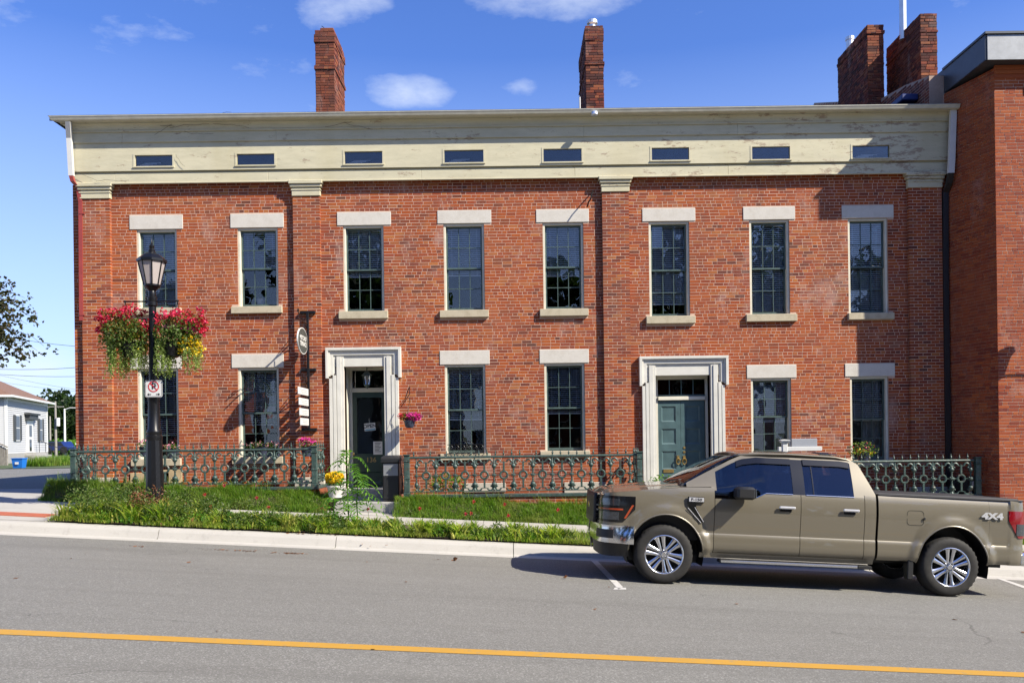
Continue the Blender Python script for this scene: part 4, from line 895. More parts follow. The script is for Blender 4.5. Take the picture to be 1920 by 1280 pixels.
def fence(label, ul, ur, vring, um, pitch, first, n, posts, sides, missing=()):
    xl, xr = px(ul, vring, FY)[0], px(ur, vring, FY)[0]; zr_ = px(um, vring, FY)[1]
    f = thing('iron_fence', label, 'fence', ((xl + xr) / 2, FY, zr_ - .45), 'ornate green cast iron fences on low brick plinths')
    MB().tube([(xl, FY, zr_ + .383), (xr, FY, zr_ + .383)], .026, 8).build('top_rail', 'iron_green', f)
    MB().bbox(xl, xr, FY - .07, FY + .07, zr_ - .47, zr_ - .40, .01).build('base_rail', 'iron_green', f)
    MB().bbox(xl, xr, FY - .05, FY + .05, zr_ - .345, zr_ - .33, .004).build('lower_rail', 'iron_green', f)
    pl = MB().box(xl + .01, xr - .01, FY - .035, FY + .08, zr_ - 1.5, zr_ - .472).build('plinth', 'mortar', f)
    B = courses(xl + .01, xr - .01, zr_ - 1.1, zr_ - .475, [], .1); lay_bricks(B, (0, FY - .035, 0), (1, 0, 0), (0, -1, 0), 'brick', pl)
    for k in range(n):
        x = px(first + pitch * k, vring, FY)[0]; xk = px(first + pitch * (k + .5), vring, FY)[0]
        if xl + .03 < x < xr - .03: inst(RINGB, 'ring_baluster', f, (x, FY, zr_), (0, random.uniform(-.01, .01), 0))
        if k == 0 and x - (xk - x) > xl + .05:
            inst(KNOBB, 'knob_baluster', f, (2 * x - xk, FY, zr_)); inst(LINK, 'cross_link', f, ((3 * x - xk) / 2, FY, zr_), sc=(.13, 1, 1))
        if xk < xr - .05:
            inst(KNOBB, 'knob_baluster', f, (xk, FY, zr_), sc=(1.3, 1.2, 1)); inst(LINK, 'cross_link', f, ((x + xk) / 2 + .012, FY, zr_), sc=(.12, 1, 1))
            if k < n - 1: inst(LINK, 'cross_link', f, (xk * 1.5 - x * .5 - .012, FY, zr_), sc=(.12, 1, 1))
    x = xl + .16; k = 0; rs = random.Random(int(ul))
    while x < xr - .05:
        if rs.random() > .13: inst(FINIAL, 'finial', f, (x, FY, zr_ + .40), (rs.uniform(-.05, .05), rs.uniform(-.05, .05), 0), (1, 1, rs.uniform(.8, 1.1)))
        x += .172
    for u_ in posts: corner_post(f, px(u_, vring, FY)[0], zr_ - .47, zr_ + .43)
    for u_ in sides:      # short return back to the wall
        x = px(u_, vring, FY)[0]; MB().tube([(x, FY, zr_ + .383), (x, WY - .02, zr_ + .383)], .019, 6).build('return_rail', 'iron_green', f)
        MB().bbox(x - .05, x + .05, FY + .08, WY - .02, zr_ - .47, zr_ - .40, .01).build('return_base', 'iron_green', f)
        MB().box(x - .06, x + .06, FY + .081, WY - .02, zr_ - 1.5, zr_ - .471).build('plinth', 'brick', f)
        for j, y in enumerate(np.arange(FY + .2, WY - .05, .21)):
            inst(RINGB if j % 2 == 0 else KNOBB, 'ring_baluster' if j % 2 == 0 else 'knob_baluster', f, (x, y, zr_), (0, 0, R(90)), (1, 1, 1))
            inst(FINIAL, 'finial', f, (x, y, zr_ + .40))
    return f
f1 = fence('ornate green iron fence left of the glazed front door behind the street lamp', 135, 590, 878.5, 362, 37.25, 160.5, 12, (139, 590), (139, 590))
f2 = fence('ornate green iron fence in the middle between the two front doors', 762, 1200, 889.2, 980, 36.4, 799, 11, (763, 1199), (1199,))
f3 = fence('ornate green iron fence at the right end behind the tan pickup', 1372, 1831, 900.5, 1520, 35.4, 1377.4, 13, (1376, 1833), (1376,))
# folded rusty gate seen edge-on beside the mailbox
gx, gz = px(751, 890, 18.0); gt = thing('garden_gate', 'rusty narrow iron gate folded open edge on beside the dark parcel box', 'gate', (gx, 18.2, gz - .45))
m = MB(); 
for z_ in (.33, -.0, -.38): m.bbox(gx - .012, gx + .012, 18.04, 18.8, gz + z_ - .012, gz + z_ + .012, .003)
m.build('gate_frame', 'rusty_iron', gt)
for j, y in enumerate(np.arange(18.08, 18.8, .11)):
    o = MB().tube([(gx + .02 * math.sin(j * 2.1), y, gz - .42), (gx + .03 * math.cos(j), y, gz - .1), (gx - .02 * math.sin(j), y, gz + .2), (gx, y, gz + .36 + .04 * (j % 2))], .011, 5).build('gate_bar', 'rusty_iron', gt)

# ================================================================ STREET LAMP
LD = 15.9; LS = FPX / LD
def lp(u, v): return px(u, v, LD)
lx, lzb = lp(291, 925); lx = lp(287.5, 700)[0]
def lz(v): return lp(287.5, v)[1]
lamp = thing('street_lamp', 'black cast iron street lamp with faceted lantern carrying two flower baskets', 'street lamp', (lx, LD, zg(lx, LD)))
m = MB(); gz0 = zg(lx, LD) - .02
m.lathe([(.20, gz0), (.20, gz0 + .10), (.165, gz0 + .14), (.155, lz(895)), (.140, lz(825))], (lx, LD, 0), 12); base = m.build('base', 'lamp_black', lamp)
m = MB(); m.lathe([(.140, lz(825)), (.148, lz(821)), (.148, lz(817)), (.125, lz(815)), (.136, lz(811)), (.136, lz(808)), (.112, lz(804)), (.098, lz(752)), (.105, lz(749)), (.105, lz(745)), (.078, lz(742)), (.066, lz(575))], (lx, LD, 0), 20); m.build('shaft', 'lamp_black', lamp, True)
m = MB(); m.lathe([(.066, lz(575)), (.09, lz(573)), (.09, lz(568)), (.075, lz(566)), (.085, lz(561)), (.085, lz(558)), (.065, lz(556)), (.07, lz(550)), (.06, lz(546)), (.11, lz(540)), (.145, lz(537)), (.145, lz(534))], (lx, LD, 0), 20); m.build('neck', 'lamp_black', lamp, True)
zb_, zt_l = lz(535), lz(490)
m = MB(); n = 8; ph = .5
def octp(r, z, k): t = 2 * math.pi * (k + ph) / n; return (lx + r * math.cos(t), LD + r * math.sin(t), z)
for k in range(n):
    p = MB(); a, b_, c_, d_ = octp(.138, zb_ + .012, k + .06), octp(.138, zb_ + .012, k + .94), octp(.232, zt_l - .01, k + .96), octp(.232, zt_l - .01, k + .04)
    i4 = [(lx + (q[0] - lx) * .96, LD + (q[1] - LD) * .96, q[2]) for q in (a, b_, c_, d_)]
    p.add([a, b_, c_, d_] + i4, [(0, 1, 2, 3), (7, 6, 5, 4), (0, 4, 5, 1), (1, 5, 6, 2), (2, 6, 7, 3), (3, 7, 4, 0)]); p.build('lantern_pane', 'frosted', lamp)
    m.cyl(octp(.142, zb_, k), octp(.242, zt_l, k), .013, .013, 5)
m.lathe([(.15, zb_ - .012), (.155, zb_ + .01), (.14, zb_ + .014)], (lx, LD, 0), 8, ph=ph)
m.lathe([(.245, zt_l - .02), (.268, zt_l - .015), (.268, zt_l + .03), (.24, zt_l + .035)], (lx, LD, 0), 8, ph=ph); m.build('lantern_frame', 'lamp_black', lamp)
m = MB(); m.lathe([(.262, zt_l + .032), (.17, lz(479)), (.07, lz(473.5)), (.06, lz(472))], (lx, LD, 0), 8, ph=ph); m.build('lantern_roof', 'lamp_black', lamp)
m = MB(); m.lathe([(.06, lz(472)), (.062, lz(469)), (.035, lz(466)), (.05, lz(463)), (.05, lz(461)), (.02, lz(458)), (.024, lz(455)), (.008, lz(451)), (.004, lz(444))], (lx, LD, 0), 12); m.build('lantern_finial', 'lamp_black', lamp, True)
m = MB(); xa, za = lp(234, 565.5); xb, _ = lp(333, 565.5); m.cyl((xa, LD, za), (xb, LD, za), .014); m.lathe([(.02, -.02), (.026, 0), (.02, .02)], (xa, LD, za), 8); m.lathe([(.02, -.02), (.026, 0), (.02, .02)], (xb, LD, za), 8); m.build('cross_arm', 'lamp_black', lamp)
# hanging baskets
def q3(u, v, dy=0): x, z = px(u, v, LD); return (x, LD + dy, z)
def vines(c, r, L, n, size):
    P = []
    for _ in range(n):
        a = random.uniform(0, 6.28); x, y = c[0] + r[0] * math.cos(a) * random.uniform(.3, 1), c[1] + r[1] * math.sin(a) * random.uniform(.3, 1); l = L * random.uniform(.45, 1.05); wob = random.uniform(-.06, .06)
        for t in np.linspace(0, 1, max(4, int(l / .022))): P.append((x + wob * t + random.uniform(-.03, .03), y + random.uniform(-.03, .03), c[2] - l * t + random.uniform(-.02, .02)))
    return np.array(P)
def basket(label, pu, pv, au, blooms):
    c = q3(pu, pv); b_ = thing('hanging_basket', label, 'flower basket', c, 'flower baskets hung from the street lamp')
    m = MB(); m.lathe([(.10, -.20), (.15, -.17), (.19, -.02), (.20, .05), (.215, .06), (.205, .07), (.17, .06)], c, 16); m.build('plant_pot', 'lamp_black', b_, True)
    hk = q3(au, 566)
    for k in range(3):
        t = 2.1 * k + .4; m = MB(); e = (c[0] + .2 * math.cos(t), c[1] + .2 * math.sin(t), c[2] + .06); m.tube([hk, ((hk[0] + e[0]) / 2, (hk[1] + e[1]) / 2, (hk[2] + e[2]) / 2), e], .006, 5); m.build('chain', 'lamp_black', b_)
    for nm, mat, n, (u, v), (rx, rz), size, asp, hol in blooms:
        cc = q3(u, v); rr = (rx / LS, min(.42, rx / LS), rz / LS)
        if nm == 'trailing_vine': P = vines((cc[0], cc[1], cc[2] + rr[2]), (rr[0], .3), rr[2] * 2, n, size)
        elif 'bloom' in nm:
            cn = ell(max(3, n // 5), cc, rr, hol); P = np.repeat(cn, 11, 0) + RNG.normal(size=(len(cn) * 11, 3)) * .024; size = .042
        else: P = ell(n, cc, rr, hol)
        kind(quads(nm, leaves(P, size, asp, .2), mat, b_), 'stuff')
bb1 = basket('left hanging basket with red begonias on coppery green leaves and pale trailing vines', 247, 650, 234,
    [('foliage', 'bush_leaf', 2100, (238, 630), (46, 38), .055, .7, .0), ('copper_leaf', 'coleus_leaf', 1000, (234, 622), (42, 26), .05, .7, .4), ('copper_leaf', 'coleus_leaf', 150, (228, 590), (38, 8), .05, .7, .4),
     ('red_bloom', 'red_petal', 260, (205, 592), (24, 14), .05, .9, .1), ('red_bloom', 'red_petal', 120, (192, 612), (13, 16), .05, .9, .1), ('red_bloom', 'red_petal', 150, (245, 583), (28, 9), .05, .9, .1), ('red_bloom', 'red_petal', 110, (240, 601), (22, 9), .045, .9, .1), ('red_bloom', 'red_petal', 60, (272, 612), (8, 14), .045, .9, .1),
     ('trailing_vine', 'trail_leaf', 110, (222, 672), (20, 38), .040, .7, 0), ('trailing_vine', 'bush_leaf', 12, (200, 648), (10, 16), .04, .7, 0), ('trailing_vine', 'trail_leaf', 70, (260, 675), (16, 26), .036, .7, 0), ('yellow_bloom', 'yellow_petal', 26, (262, 655), (14, 10), .035, 1, 0)])
bb2 = basket('right hanging basket with pink red blooms, bright yellow flowers and pale trailing vines', 322, 650, 333,
    [('foliage', 'bush_leaf', 2100, (335, 625), (46, 34), .055, .7, .0), ('copper_leaf', 'coleus_leaf', 350, (350, 605), (38, 20), .05, .7, .5),
     ('red_bloom', 'red_petal', 330, (330, 593), (38, 13), .05, .9, .1), ('red_bloom', 'red_petal', 220, (376, 605), (13, 26), .055, .9, .1), ('red_bloom', 'red_petal', 140, (350, 606), (24, 10), .045, .9, .1), ('red_bloom', 'red_petal', 70, (293, 602), (9, 20), .045, .9, .1),
     ('pink_bloom', 'pink_petal', 110, (325, 612), (20, 8), .04, .9, .1), ('pink_bloom', 'magenta_petal', 60, (358, 618), (16, 7), .04, .9, .1),
     ('yellow_bloom', 'yellow_petal', 330, (357, 650), (24, 20), .038, 1, .3), ('foliage', 'bush_leaf', 350, (356, 655), (24, 26), .04, .7, .1),
     ('trailing_vine', 'trail_leaf', 110, (310, 672), (16, 34), .038, .7, 0), ('trailing_vine', 'trail_leaf', 70, (360, 676), (20, 22), .036, .7, 0)])
# no parking sign on the post
sx_, sz_ = px(288, 728.5, LD - .14); sg = thing('parking_sign', 'square white no parking sign with red ring strapped to the lamp post', 'traffic sign', (sx_, LD - .14, sz_))
def rrect(cx_, cz_, w, h, r, n=5):
    return [(cx_ + sx2 * (w / 2 - r) + r * math.cos(a), cz_ + sz2 * (h / 2 - r) + r * math.sin(a)) for (sx2, sz2, a0_) in ((1, 1, 0), (-1, 1, 90), (-1, -1, 180), (1, -1, 270)) for a in [R(a0_ + 90 * k / n) for k in range(n + 1)]]
yy = LD - .14; w = 32.5 / FPX * yy; h = 31.5 / FPX * yy
MB().prism(rrect(sx_, sz_, w, h, .03), yy, yy + .004).build('sign_plate', 'sign_white', sg)
def ringmesh(cx_, cz_, r0, r1, y, n=32, a0_=0, a1_=2 * math.pi):
    m = MB(); V = []
    for k in range(n + 1):
        t = a0_ + (a1_ - a0_) * k / n
        for r in (r0, r1): V.append((cx_ + r * math.cos(t), y, cz_ + r * math.sin(t)))
    m.add(V, [(2 * k, 2 * k + 2, 2 * k + 3, 2 * k + 1) for k in range(n)]); return m
def frame_lines(cx_, cz_, w, h, r, t, y):
    a = rrect(cx_, cz_, w, h, r); b2 = rrect(cx_, cz_, w - 2 * t, h - 2 * t, r - t); n = len(a); m = MB()
    m.add([(p[0], y, p[1]) for p in a] + [(p[0], y, p[1]) for p in b2], [(k, n + k, n + (k + 1) % n, (k + 1) % n) for k in range(n)]); return m
frame_lines(sx_, sz_, w - .02, h - .02, .024, .006, yy - .002).build('sign_border', 'sign_black', sg)
text_obj('letter_p', 'P', .16, 'sign_black', sg, (sx_, yy - .002, sz_ + .042), ext=.0006, bold=.004)
ringmesh(sx_, sz_ + .04, .083, .102, yy - .004).build('red_ring', 'sign_red', sg)
m = MB(); c45 = .09 * math.cos(R(45)); t = .009 * .7
m.add([(sx_ - c45 - t, yy - .005, sz_ + .04 + c45 - t), (sx_ - c45 + t, yy - .005, sz_ + .04 + c45 + t), (sx_ + c45 + t, yy - .005, sz_ + .04 - c45 + t), (sx_ + c45 - t, yy - .005, sz_ + .04 - c45 - t)], [(0, 1, 2, 3)][::-1]); m.build('red_bar', 'sign_red', sg)
for s3 in (-1, 1):
    x0_ = sx_ + s3 * .075; z0_ = sz_ - .105; m = MB(); y3 = yy - .003
    m.add([(x0_ + s3 * .045, y3, z0_), (x0_ + s3 * .012, y3, z0_ + .026), (x0_ + s3 * .012, y3, z0_ + .008), (x0_ - s3 * .03, y3, z0_ + .008), (x0_ - s3 * .03, y3, z0_ - .008), (x0_ + s3 * .012, y3, z0_ - .008), (x0_ + s3 * .012, y3, z0_ - .026)], [(0, 1, 2, 3, 4, 5, 6)]); m.build('arrow', 'sign_black', sg)
for dz_ in (-.1, .09): MB().lathe([(.083 + (.025 if dz_ < 0 else 0), -.012), (.083 + (.025 if dz_ < 0 else 0), .012)], (lx, LD, sz_ + dz_), 16).build('strap', 'zinc', sg)

# ================================================================ HANGING SIGNS ON THE PILASTER
SY = WY - PD
spx = px(578.5, 640, SY)[0]
br = thing('sign_bracket', 'tall black wrought iron sign bracket on the brick pilaster', 'bracket', (spx, SY, 3))
m = MB(); zt2, zb2_ = px(578, 586, SY)[1], px(580, 803, SY)[1]; m.bbox(spx - .028, spx + .028, SY - .09, SY - .04, zb2_, zt2, .006); m.build('upright', 'black_iron', br)
for v in (586, 693.5, 805):
    z_ = px(579, v, SY)[1]; MB().bbox(spx - .17, spx + .17, SY - .07, SY, z_ - .032, z_ + .032, .008).build('wall_mount', 'black_iron', br)
for v, L_ in ((602, .98), (708, .80)):
    z_ = px(572, v + 6, SY)[1]; m = MB(); m.tube([(spx, SY - .09, z_), (spx, SY - L_, z_)], .016, 6)
    m.tube([(spx, SY - .09, z_ - .16), (spx, SY - .3, z_ - .02), (spx, SY - .55, z_ + .05), (spx, SY - .8, z_ + .12), (spx, SY - L_ * .98, z_ + .16), (spx, SY - L_ * .92, z_ + .21), (spx, SY - L_ * .85, z_ + .17)], .012, 6)
    m.tube([(spx, SY - .15, z_ + .12), (spx, SY - .35, z_ + .02), (spx, SY - .5, z_ - .0)], .01, 6)
    m.build('scroll_arm', 'black_iron', br)
# oval board hanging from the upper arm, seen at a slant
oz = px(570, 640, 18.5)[1]; oy = SY - .56; ov = thing('oval_sign', 'dark oval hanging sign with white rim and pale lettering', 'sign', (spx, oy, oz))
def ovalm(ry, rz, t, name, mat, par, x):
    n = 32; P = [(oy + ry * math.cos(2 * math.pi * k / n), oz + rz * math.sin(2 * math.pi * k / n)) for k in range(n)]; return MB().prism(P, x - t, x + t, 'x').build(name, mat, par)
ovalm(.43, .285, .014, 'rim', 'sign_white', ov, spx); ovalm(.412, .266, .017, 'board', 'sign_dark', ov, spx)
for dz_, s_ in ((.055, 'METCALF'), (-.07, 'TERRACE')): text_obj('lettering', s_, .135, 'paper', ov, (spx + .019, oy, oz + dz_), (R(90), 0, R(90)), .001, .002)
for yy2 in (-.2, .2): MB().tube([(spx, oy + yy2, oz + .24), (spx, oy + yy2, oz + .40)], .007, 5).build('chain', 'black_iron', ov)
# four white name boards under the lower arm
for k, v in enumerate((734, 753.5, 772.5, 790.5)):
    zc_ = px(573, v, 18.5)[1]; t_ = thing('name_board', ('white hanging name board, topmost of the four under the oval sign', 'white hanging name board, second from the top under the oval sign', 'white hanging name board, third from the top under the oval sign', 'lowest white hanging name board, just above the magenta flowers')[k], 'sign', (spx, SY - .5, zc_), 'white name boards hanging from the iron bracket')
    L0 = (.86, .80, .76, .70)[k]; MB().bbox(spx - .012, spx + .012, SY - .12 - L0, SY - .12, zc_ - .077, zc_ + .077, .004).build('board', 'sign_white', t_)
    for j in range(3):
        MB().box(spx + .0125, spx + .0135, SY - .12 - L0 * (.85 - .05 * j), SY - .12 - L0 * .18, zc_ + .03 - .035 * j - .005, zc_ + .03 - .035 * j + .005).build('lettering', 'sign_grey', t_)
    for yy2 in (.2, .7): MB().cyl((spx, SY - .12 - L0 * yy2, zc_ + .077), (spx, SY - .12 - L0 * yy2, zc_ + .135), .006, n=5).build('hook', 'black_iron', t_)

# ================================================================ PORCH LIGHT, PLANTS AND BOXES BY THE LEFT DOOR
pxl, pzl = px(688, 712, WY + .25); pl_ = thing('porch_lantern', 'small weathered hanging lantern above the glazed front door', 'lantern', (pxl, WY + .25, pzl))
y_ = WY + .25; m = MB(); m.lathe([(.06, .285), (.06, .30), (.012, .28), (.012, .20), (.05, .18), (.11, .115), (.135, .10), (.10, .095)], (pxl, y_, pzl), 8); m.lathe([(.07, -.115), (.055, -.14), (.02, -.17), (.012, -.20)][::-1], (pxl, y_, pzl), 8); m.lathe([(.075, -.12), (.075, -.105)], (pxl, y_, pzl), 8)
for k in range(6):
    t = k * math.pi / 3; m.cyl((pxl + .068 * math.cos(t), y_ + .068 * math.sin(t), pzl - .11), (pxl + .098 * math.cos(t), y_ + .098 * math.sin(t), pzl + .1), .007, n=5)
m.build('cage', 'sash_green', pl_)
MB().lathe([(.05, -.1), (.075, .09)], (pxl, y_, pzl), 6).build('lantern_glass', 'lamp_glass', pl_); MB().lathe([(.012, -.09), (.03, -.02), (.03, .02), (.01, .06)], (pxl, y_, pzl), 8).build('bulb', 'frosted', pl_)
# OPEN sign and opening note on the door glass
ox, oz2 = px(693.5, 800, YD); os_ = thing('open_sign', 'small tilted white and blue OPEN sign hanging inside the door glass', 'sign', (ox, YD - .004, oz2)); os_.rotation_euler = (0, R(-5), 0); del os_['_base']
MB().bbox(-.128, .128, -.002, .004, -.088, .088, .002).build('sign_plate', 'sign_white', os_); text_obj('lettering', 'OPEN', .115, 'sign_black', os_, (0, -.004, .018), ext=.0008, bold=.003)
MB().box(-.118, .118, -.0035, -.0025, -.08, -.052).build('blue_strip', 'sky_blue_sign', os_); MB().tube([(0, 0, .088), (0, 0, .2)], .004, 4).build('cord', 'sign_white', os_)
nx_, nz_ = px(708.5, 839.5, YD); nt_ = thing('paper_notice', 'pale paper notice with printed lines at the bottom of the door glass', 'notice', (nx_, YD - .003, nz_))
MB().box(nx_ - .105, nx_ + .105, YD - .004, YD - .001, nz_ - .15, nz_ + .15).build('sheet', 'paper', nt_)
for k in range(7): MB().box(nx_ - .07, nx_ + .07 - .02 * (k % 3), YD - .0055, YD - .0045, nz_ + .11 - .033 * k, nz_ + .122 - .033 * k).build('printed_line', 'sign_black', nt_)
# parcel box
bx0, bz0 = px(715.5, 938, 18.15); bx1, bz1 = px(749, 856, 18.15); pb = thing('parcel_box', 'tall dark grey parcel box with pale grey flap standing on the entrance path', 'mailbox', ((bx0 + bx1) / 2, 18.35, bz0))
MB().bbox(bx0 + .03, bx1 - .02, 18.16, 18.55, bz0, bz1 - .13, .01).build('body', 'parcel_dark', pb)
MB().prism([(18.11, bz1 - .11), (18.11, bz1 - .04), (18.18, bz1), (18.57, bz1 + .03), (18.57, bz1 - .128), (18.14, bz1 - .128)], bx0, bx1, 'x').build('lid', 'parcel_dark', pb)
fl = MB().bbox(bx0 + .045, bx1 - .035, 18.146, 18.16, bz1 - .40, bz1 - .14, .004).build('flap', 'parcel_grey', pb); MB().cyl(((bx0 + bx1) / 2, 18.13, bz1 - .26), ((bx0 + bx1) / 2, 18.147, bz1 - .26), .02).build('lock', 'chrome', fl)
MB().bbox(bx0 + .045, bx1 - .035, 18.150, 18.16, bz0 + .04, bz1 - .41, .004).build('door_panel', 'parcel_dark', pb)
# yellow chrysanthemum in a pale pot on the path edge
cxm, czm = px(629, 918, 17.85); zp = px(629, 932, 17.85)[1]; ch = thing('chrysanthemum', 'bright yellow chrysanthemum in a weathered white pot beside the door', 'potted plant', (cxm, 17.85, zp))
MB().lathe([(.13, 0), (.135, .03), (.17, .20), (.19, .22), (.19, .25), (.165, .25), (.15, .21)], (cxm, 17.85, zp), 18).build('plant_pot', 'pot_white', ch, True)
kind(quads('leaf_mass', leaves(ell(350, (cxm, 17.85, zp + .32), (.17, .16, .13), .3), .05, .6), 'bush_leaf', ch), 'stuff')
kind(quads('yellow_bloom', leaves(ell(1100, (cxm - .01, 17.82, zp + .41), (.20, .18, .13), .6), .045, .95, .6), 'yellow_petal', ch), 'stuff')
# magenta hanging basket right of the door surround
wx0, wz0 = px(768, 790, 18.7); wb = thing('hanging_basket', 'small blue grey basket of magenta flowers hung right of the glazed door', 'flower basket', (wx0, 18.7, wz0))
MB().lathe([(.07, -.14), (.10, -.10), (.125, .0), (.13, .03), (.11, .03)], (wx0, 18.7, wz0), 14).build('plant_pot', 'pot_blue', wb, True)
m = MB(); hz_ = px(768, 752, 18.7)[1]; m.tube([(wx0, 18.7, hz_), (wx0 + .01, 18.7, hz_ + .05), (wx0 - .02, 18.75, hz_ + .08)], .008, 5)
for k in range(3): m.tube([(wx0, 18.7, hz_), (wx0 + .12 * math.cos(2.1 * k), 18.7 + .12 * math.sin(2.1 * k), wz0 + .03)], .003, 4)
m.build('hanger', 'black_iron', wb)
kind(quads('leaf_mass', leaves(ell(260, (wx0 - .03, 18.7, wz0 + .10), (.22, .16, .09), .1), .05, .6), 'coleus_leaf', wb), 'stuff'); kind(quads('magenta_bloom', leaves(ell(170, (wx0 + .08, 18.66, wz0 + .10), (.20, .15, .10), .3), .055, .9), 'magenta_petal', wb), 'stuff'); kind(quads('magenta_bloom', leaves(ell(40, (wx0 - .2, 18.66, wz0 + .12), (.08, .1, .06), .3), .045, .9), 'red_petal', wb), 'stuff')
hb = thing('wall_hook', 'thin black iron plant hook slanting from the brick beside the door', 'hook', (wx0, WY, 3)); MB().tube([P3(768, 725, WY - .012), P3(768, 738, WY - .06), P3(762, 748, 18.85), P3(752, 762, WY - .02)], .009, 5).build('hook_rod', 'black_iron', hb)
def pot_plant(label, u, v, D, pot, blooms, name='potted_plant', cat='potted plant'):
    x, z = px(u, v, D); t = thing(name, label, cat, (x, D, z)); MB().lathe([(.09, -.2), (.13, 0), (.14, .01), (.12, .01)], (x, D, z), 12).build('plant_pot', pot, t, True)
    for mat, n, r, dz_ in blooms: kind(quads('bloom_mass' if 'petal' in mat else 'leaf_mass', leaves(ell(n, (x, D, z + dz_), r, .2), .045, .8), mat, t), 'stuff')
pot_plant('magenta flowers in a blue pot hanging below the white name boards', 575, 838, 18.45, 'pot_blue', [('bush_leaf', 160, (.22, .15, .08), .05), ('magenta_petal', 150, (.22, .15, .09), .13)])
pot_plant('pinkish dried flowers in a pot behind the fence, left of the lamp post base', 272, 838, 18.4, 'pot_blue', [('bush_leaf', 120, (.18, .15, .09), .05), ('pink_petal', 60, (.18, .14, .09), .10)])
pot_plant('pale pink flowers behind the fence just right of the lamp post', 322, 842, 18.4, 'pot_blue', [('bush_leaf', 120, (.2, .15, .08), .04), ('pink_petal', 50, (.2, .14, .08), .07)])
pot_plant('sparse grey pink flowers under the window left of the iron sign bracket', 492, 838, 18.5, 'pot_blue', [('bush_leaf', 150, (.45, .12, .08), .04), ('pink_petal', 50, (.45, .12, .08), .06)])
pot_plant('leafy red and yellow flowers at the window behind the truck cab', 1618, 850, 18.5, 'pot_blue', [('bush_leaf', 300, (.34, .2, .20), .08), ('lily_leaf', 70, (.3, .2, .12), .0), ('red_petal', 20, (.3, .2, .2), .10), ('yellow_petal', 30, (.2, .2, .10), .02)])
for (u, v, n) in ((835, 905, 260), (1240, 905, 120)):
    x, z = px(u, v, 18.5); t = thing('border_plant', ('leafy green border plant behind the middle fence below the iron window guard' if u < 1000 else 'low leafy plant behind the middle fence near the teal doors'), 'plant', (x, 18.5, z - .2)); kind(quads('leaf_mass', leaves(ell(n, (x, 18.5, z), (.5, .2, .22), .1), .09, .35, .8), 'sumac_leaf', t), 'stuff'); MB().cyl((x, 18.5, z - .35), (x, 18.5, z), .01, n=5).build('stem', 'bark', t)
# iron guard in front of the window right of the door
g0 = rect((840, 908, 832, 850)); wg = thing('window_guard', 'low black filigree iron guard across the window right of the glazed door', 'window guard', ((g0[0] + g0[1]) / 2, WY - .1, g0[2]))
m = MB(); y_ = WY - .13; zt3 = g0[3] - .02; m.bbox(g0[0], g0[1], y_ - .008, y_ + .008, g0[2], g0[2] + .018, .003); m.bbox(g0[0], g0[1], y_ - .008, y_ + .008, zt3, zt3 + .016, .003); m.build('guard_rail', 'black_iron', wg)
wd = (g0[1] - g0[0]) / 6
for k in range(6):
    m = MB(); cx3 = g0[0] + wd * (k + .5); cz3 = (g0[2] + zt3) / 2 + .005
    m.tube([(cx3 + wd * .42 * math.cos(t), y_, cz3 + .085 * math.sin(t)) for t in np.linspace(0, 6.28, 13)[:-1]], .006, 5, True); m.tube([(cx3 + wd * .2 * math.cos(t), y_, cz3 + .04 * math.sin(t)) for t in np.linspace(0, 6.28, 9)[:-1]], .005, 5, True); m.build('filigree', 'black_iron', wg)
xg = (g0[0] + g0[1]) / 2; MB().tube([(xg + .16 * math.cos(t), y_, zt3 + .015 + .07 * math.sin(t)) for t in np.linspace(0, math.pi, 9)], .008, 5).build('guard_crest', 'black_iron', wg)
for s5 in (-1, 1):
    xx = (g0[0], g0[1])[(s5 + 1) // 2]; MB().cyl((xx, y_, g0[2]), (xx, WY, g0[2]), .008, n=5).build('guard_stay', 'black_iron', wg)
# white sign post behind the truck
px0, pz0 = px(1471, 850, 16.6); yp = 16.6; sp = thing('sign_post', 'white timber yard sign post with cap and arm behind the truck roof', 'sign post', (px0, yp, zg(px0, yp)))
zt4 = px(1471, 828, yp)[1]; MB().bbox(px0 - .05, px0 + .05, yp - .05, yp + .05, zg(px0, yp), zt4, .008).build('post', 'sign_white', sp)
MB().prism([(px0 - .095, zt4 + .02), (px0 + .095, zt4 + .02), (px0 + .08, zt4 + .035), (px0, zt4 + .05), (px0 - .08, zt4 + .035)][::-1], yp - .09, yp + .09).build('cap', 'sign_white', sp); MB().bbox(px0 - .07, px0 + .07, yp - .07, yp + .07, zt4 - .02, zt4 + .02, .008).build('cap_moulding', 'sign_white', sp)
a0_ = px(1459, 841, yp)[0]; a1_ = px(1540, 841, yp)[0]; za_ = px(1500, 841, yp)[1]; MB().bbox(a0_, a1_, yp - .035, yp + .035, za_ - .042, za_ + .042, .006).build('arm', 'sign_white', sp)
q0, q1 = px(1484, 829, yp), px(1532, 829, yp); sb = thing('small_sign', 'small plain grey panel standing on the arm of the white sign post', 'sign', ((q0[0] + q1[0]) / 2, yp, q0[1])); MB().bbox(q0[0], q1[0], yp - .01, yp + .01, za_ + .042, px(1505, 822, yp)[1], .006).build('panel', 'sign_grey', sb)
xr0, zr0 = px(1461, 846, yp - .1); rs_ = thing('hanging_placard', 'small red and white placard hanging from the short end of the sign arm', 'sign', (xr0, yp, zr0)); MB().bbox(xr0 - .05, xr0 + .05, yp - .006, yp + .006, zr0 - .25, zr0 - .01, .003).build('placard', 'sign_red', rs_)
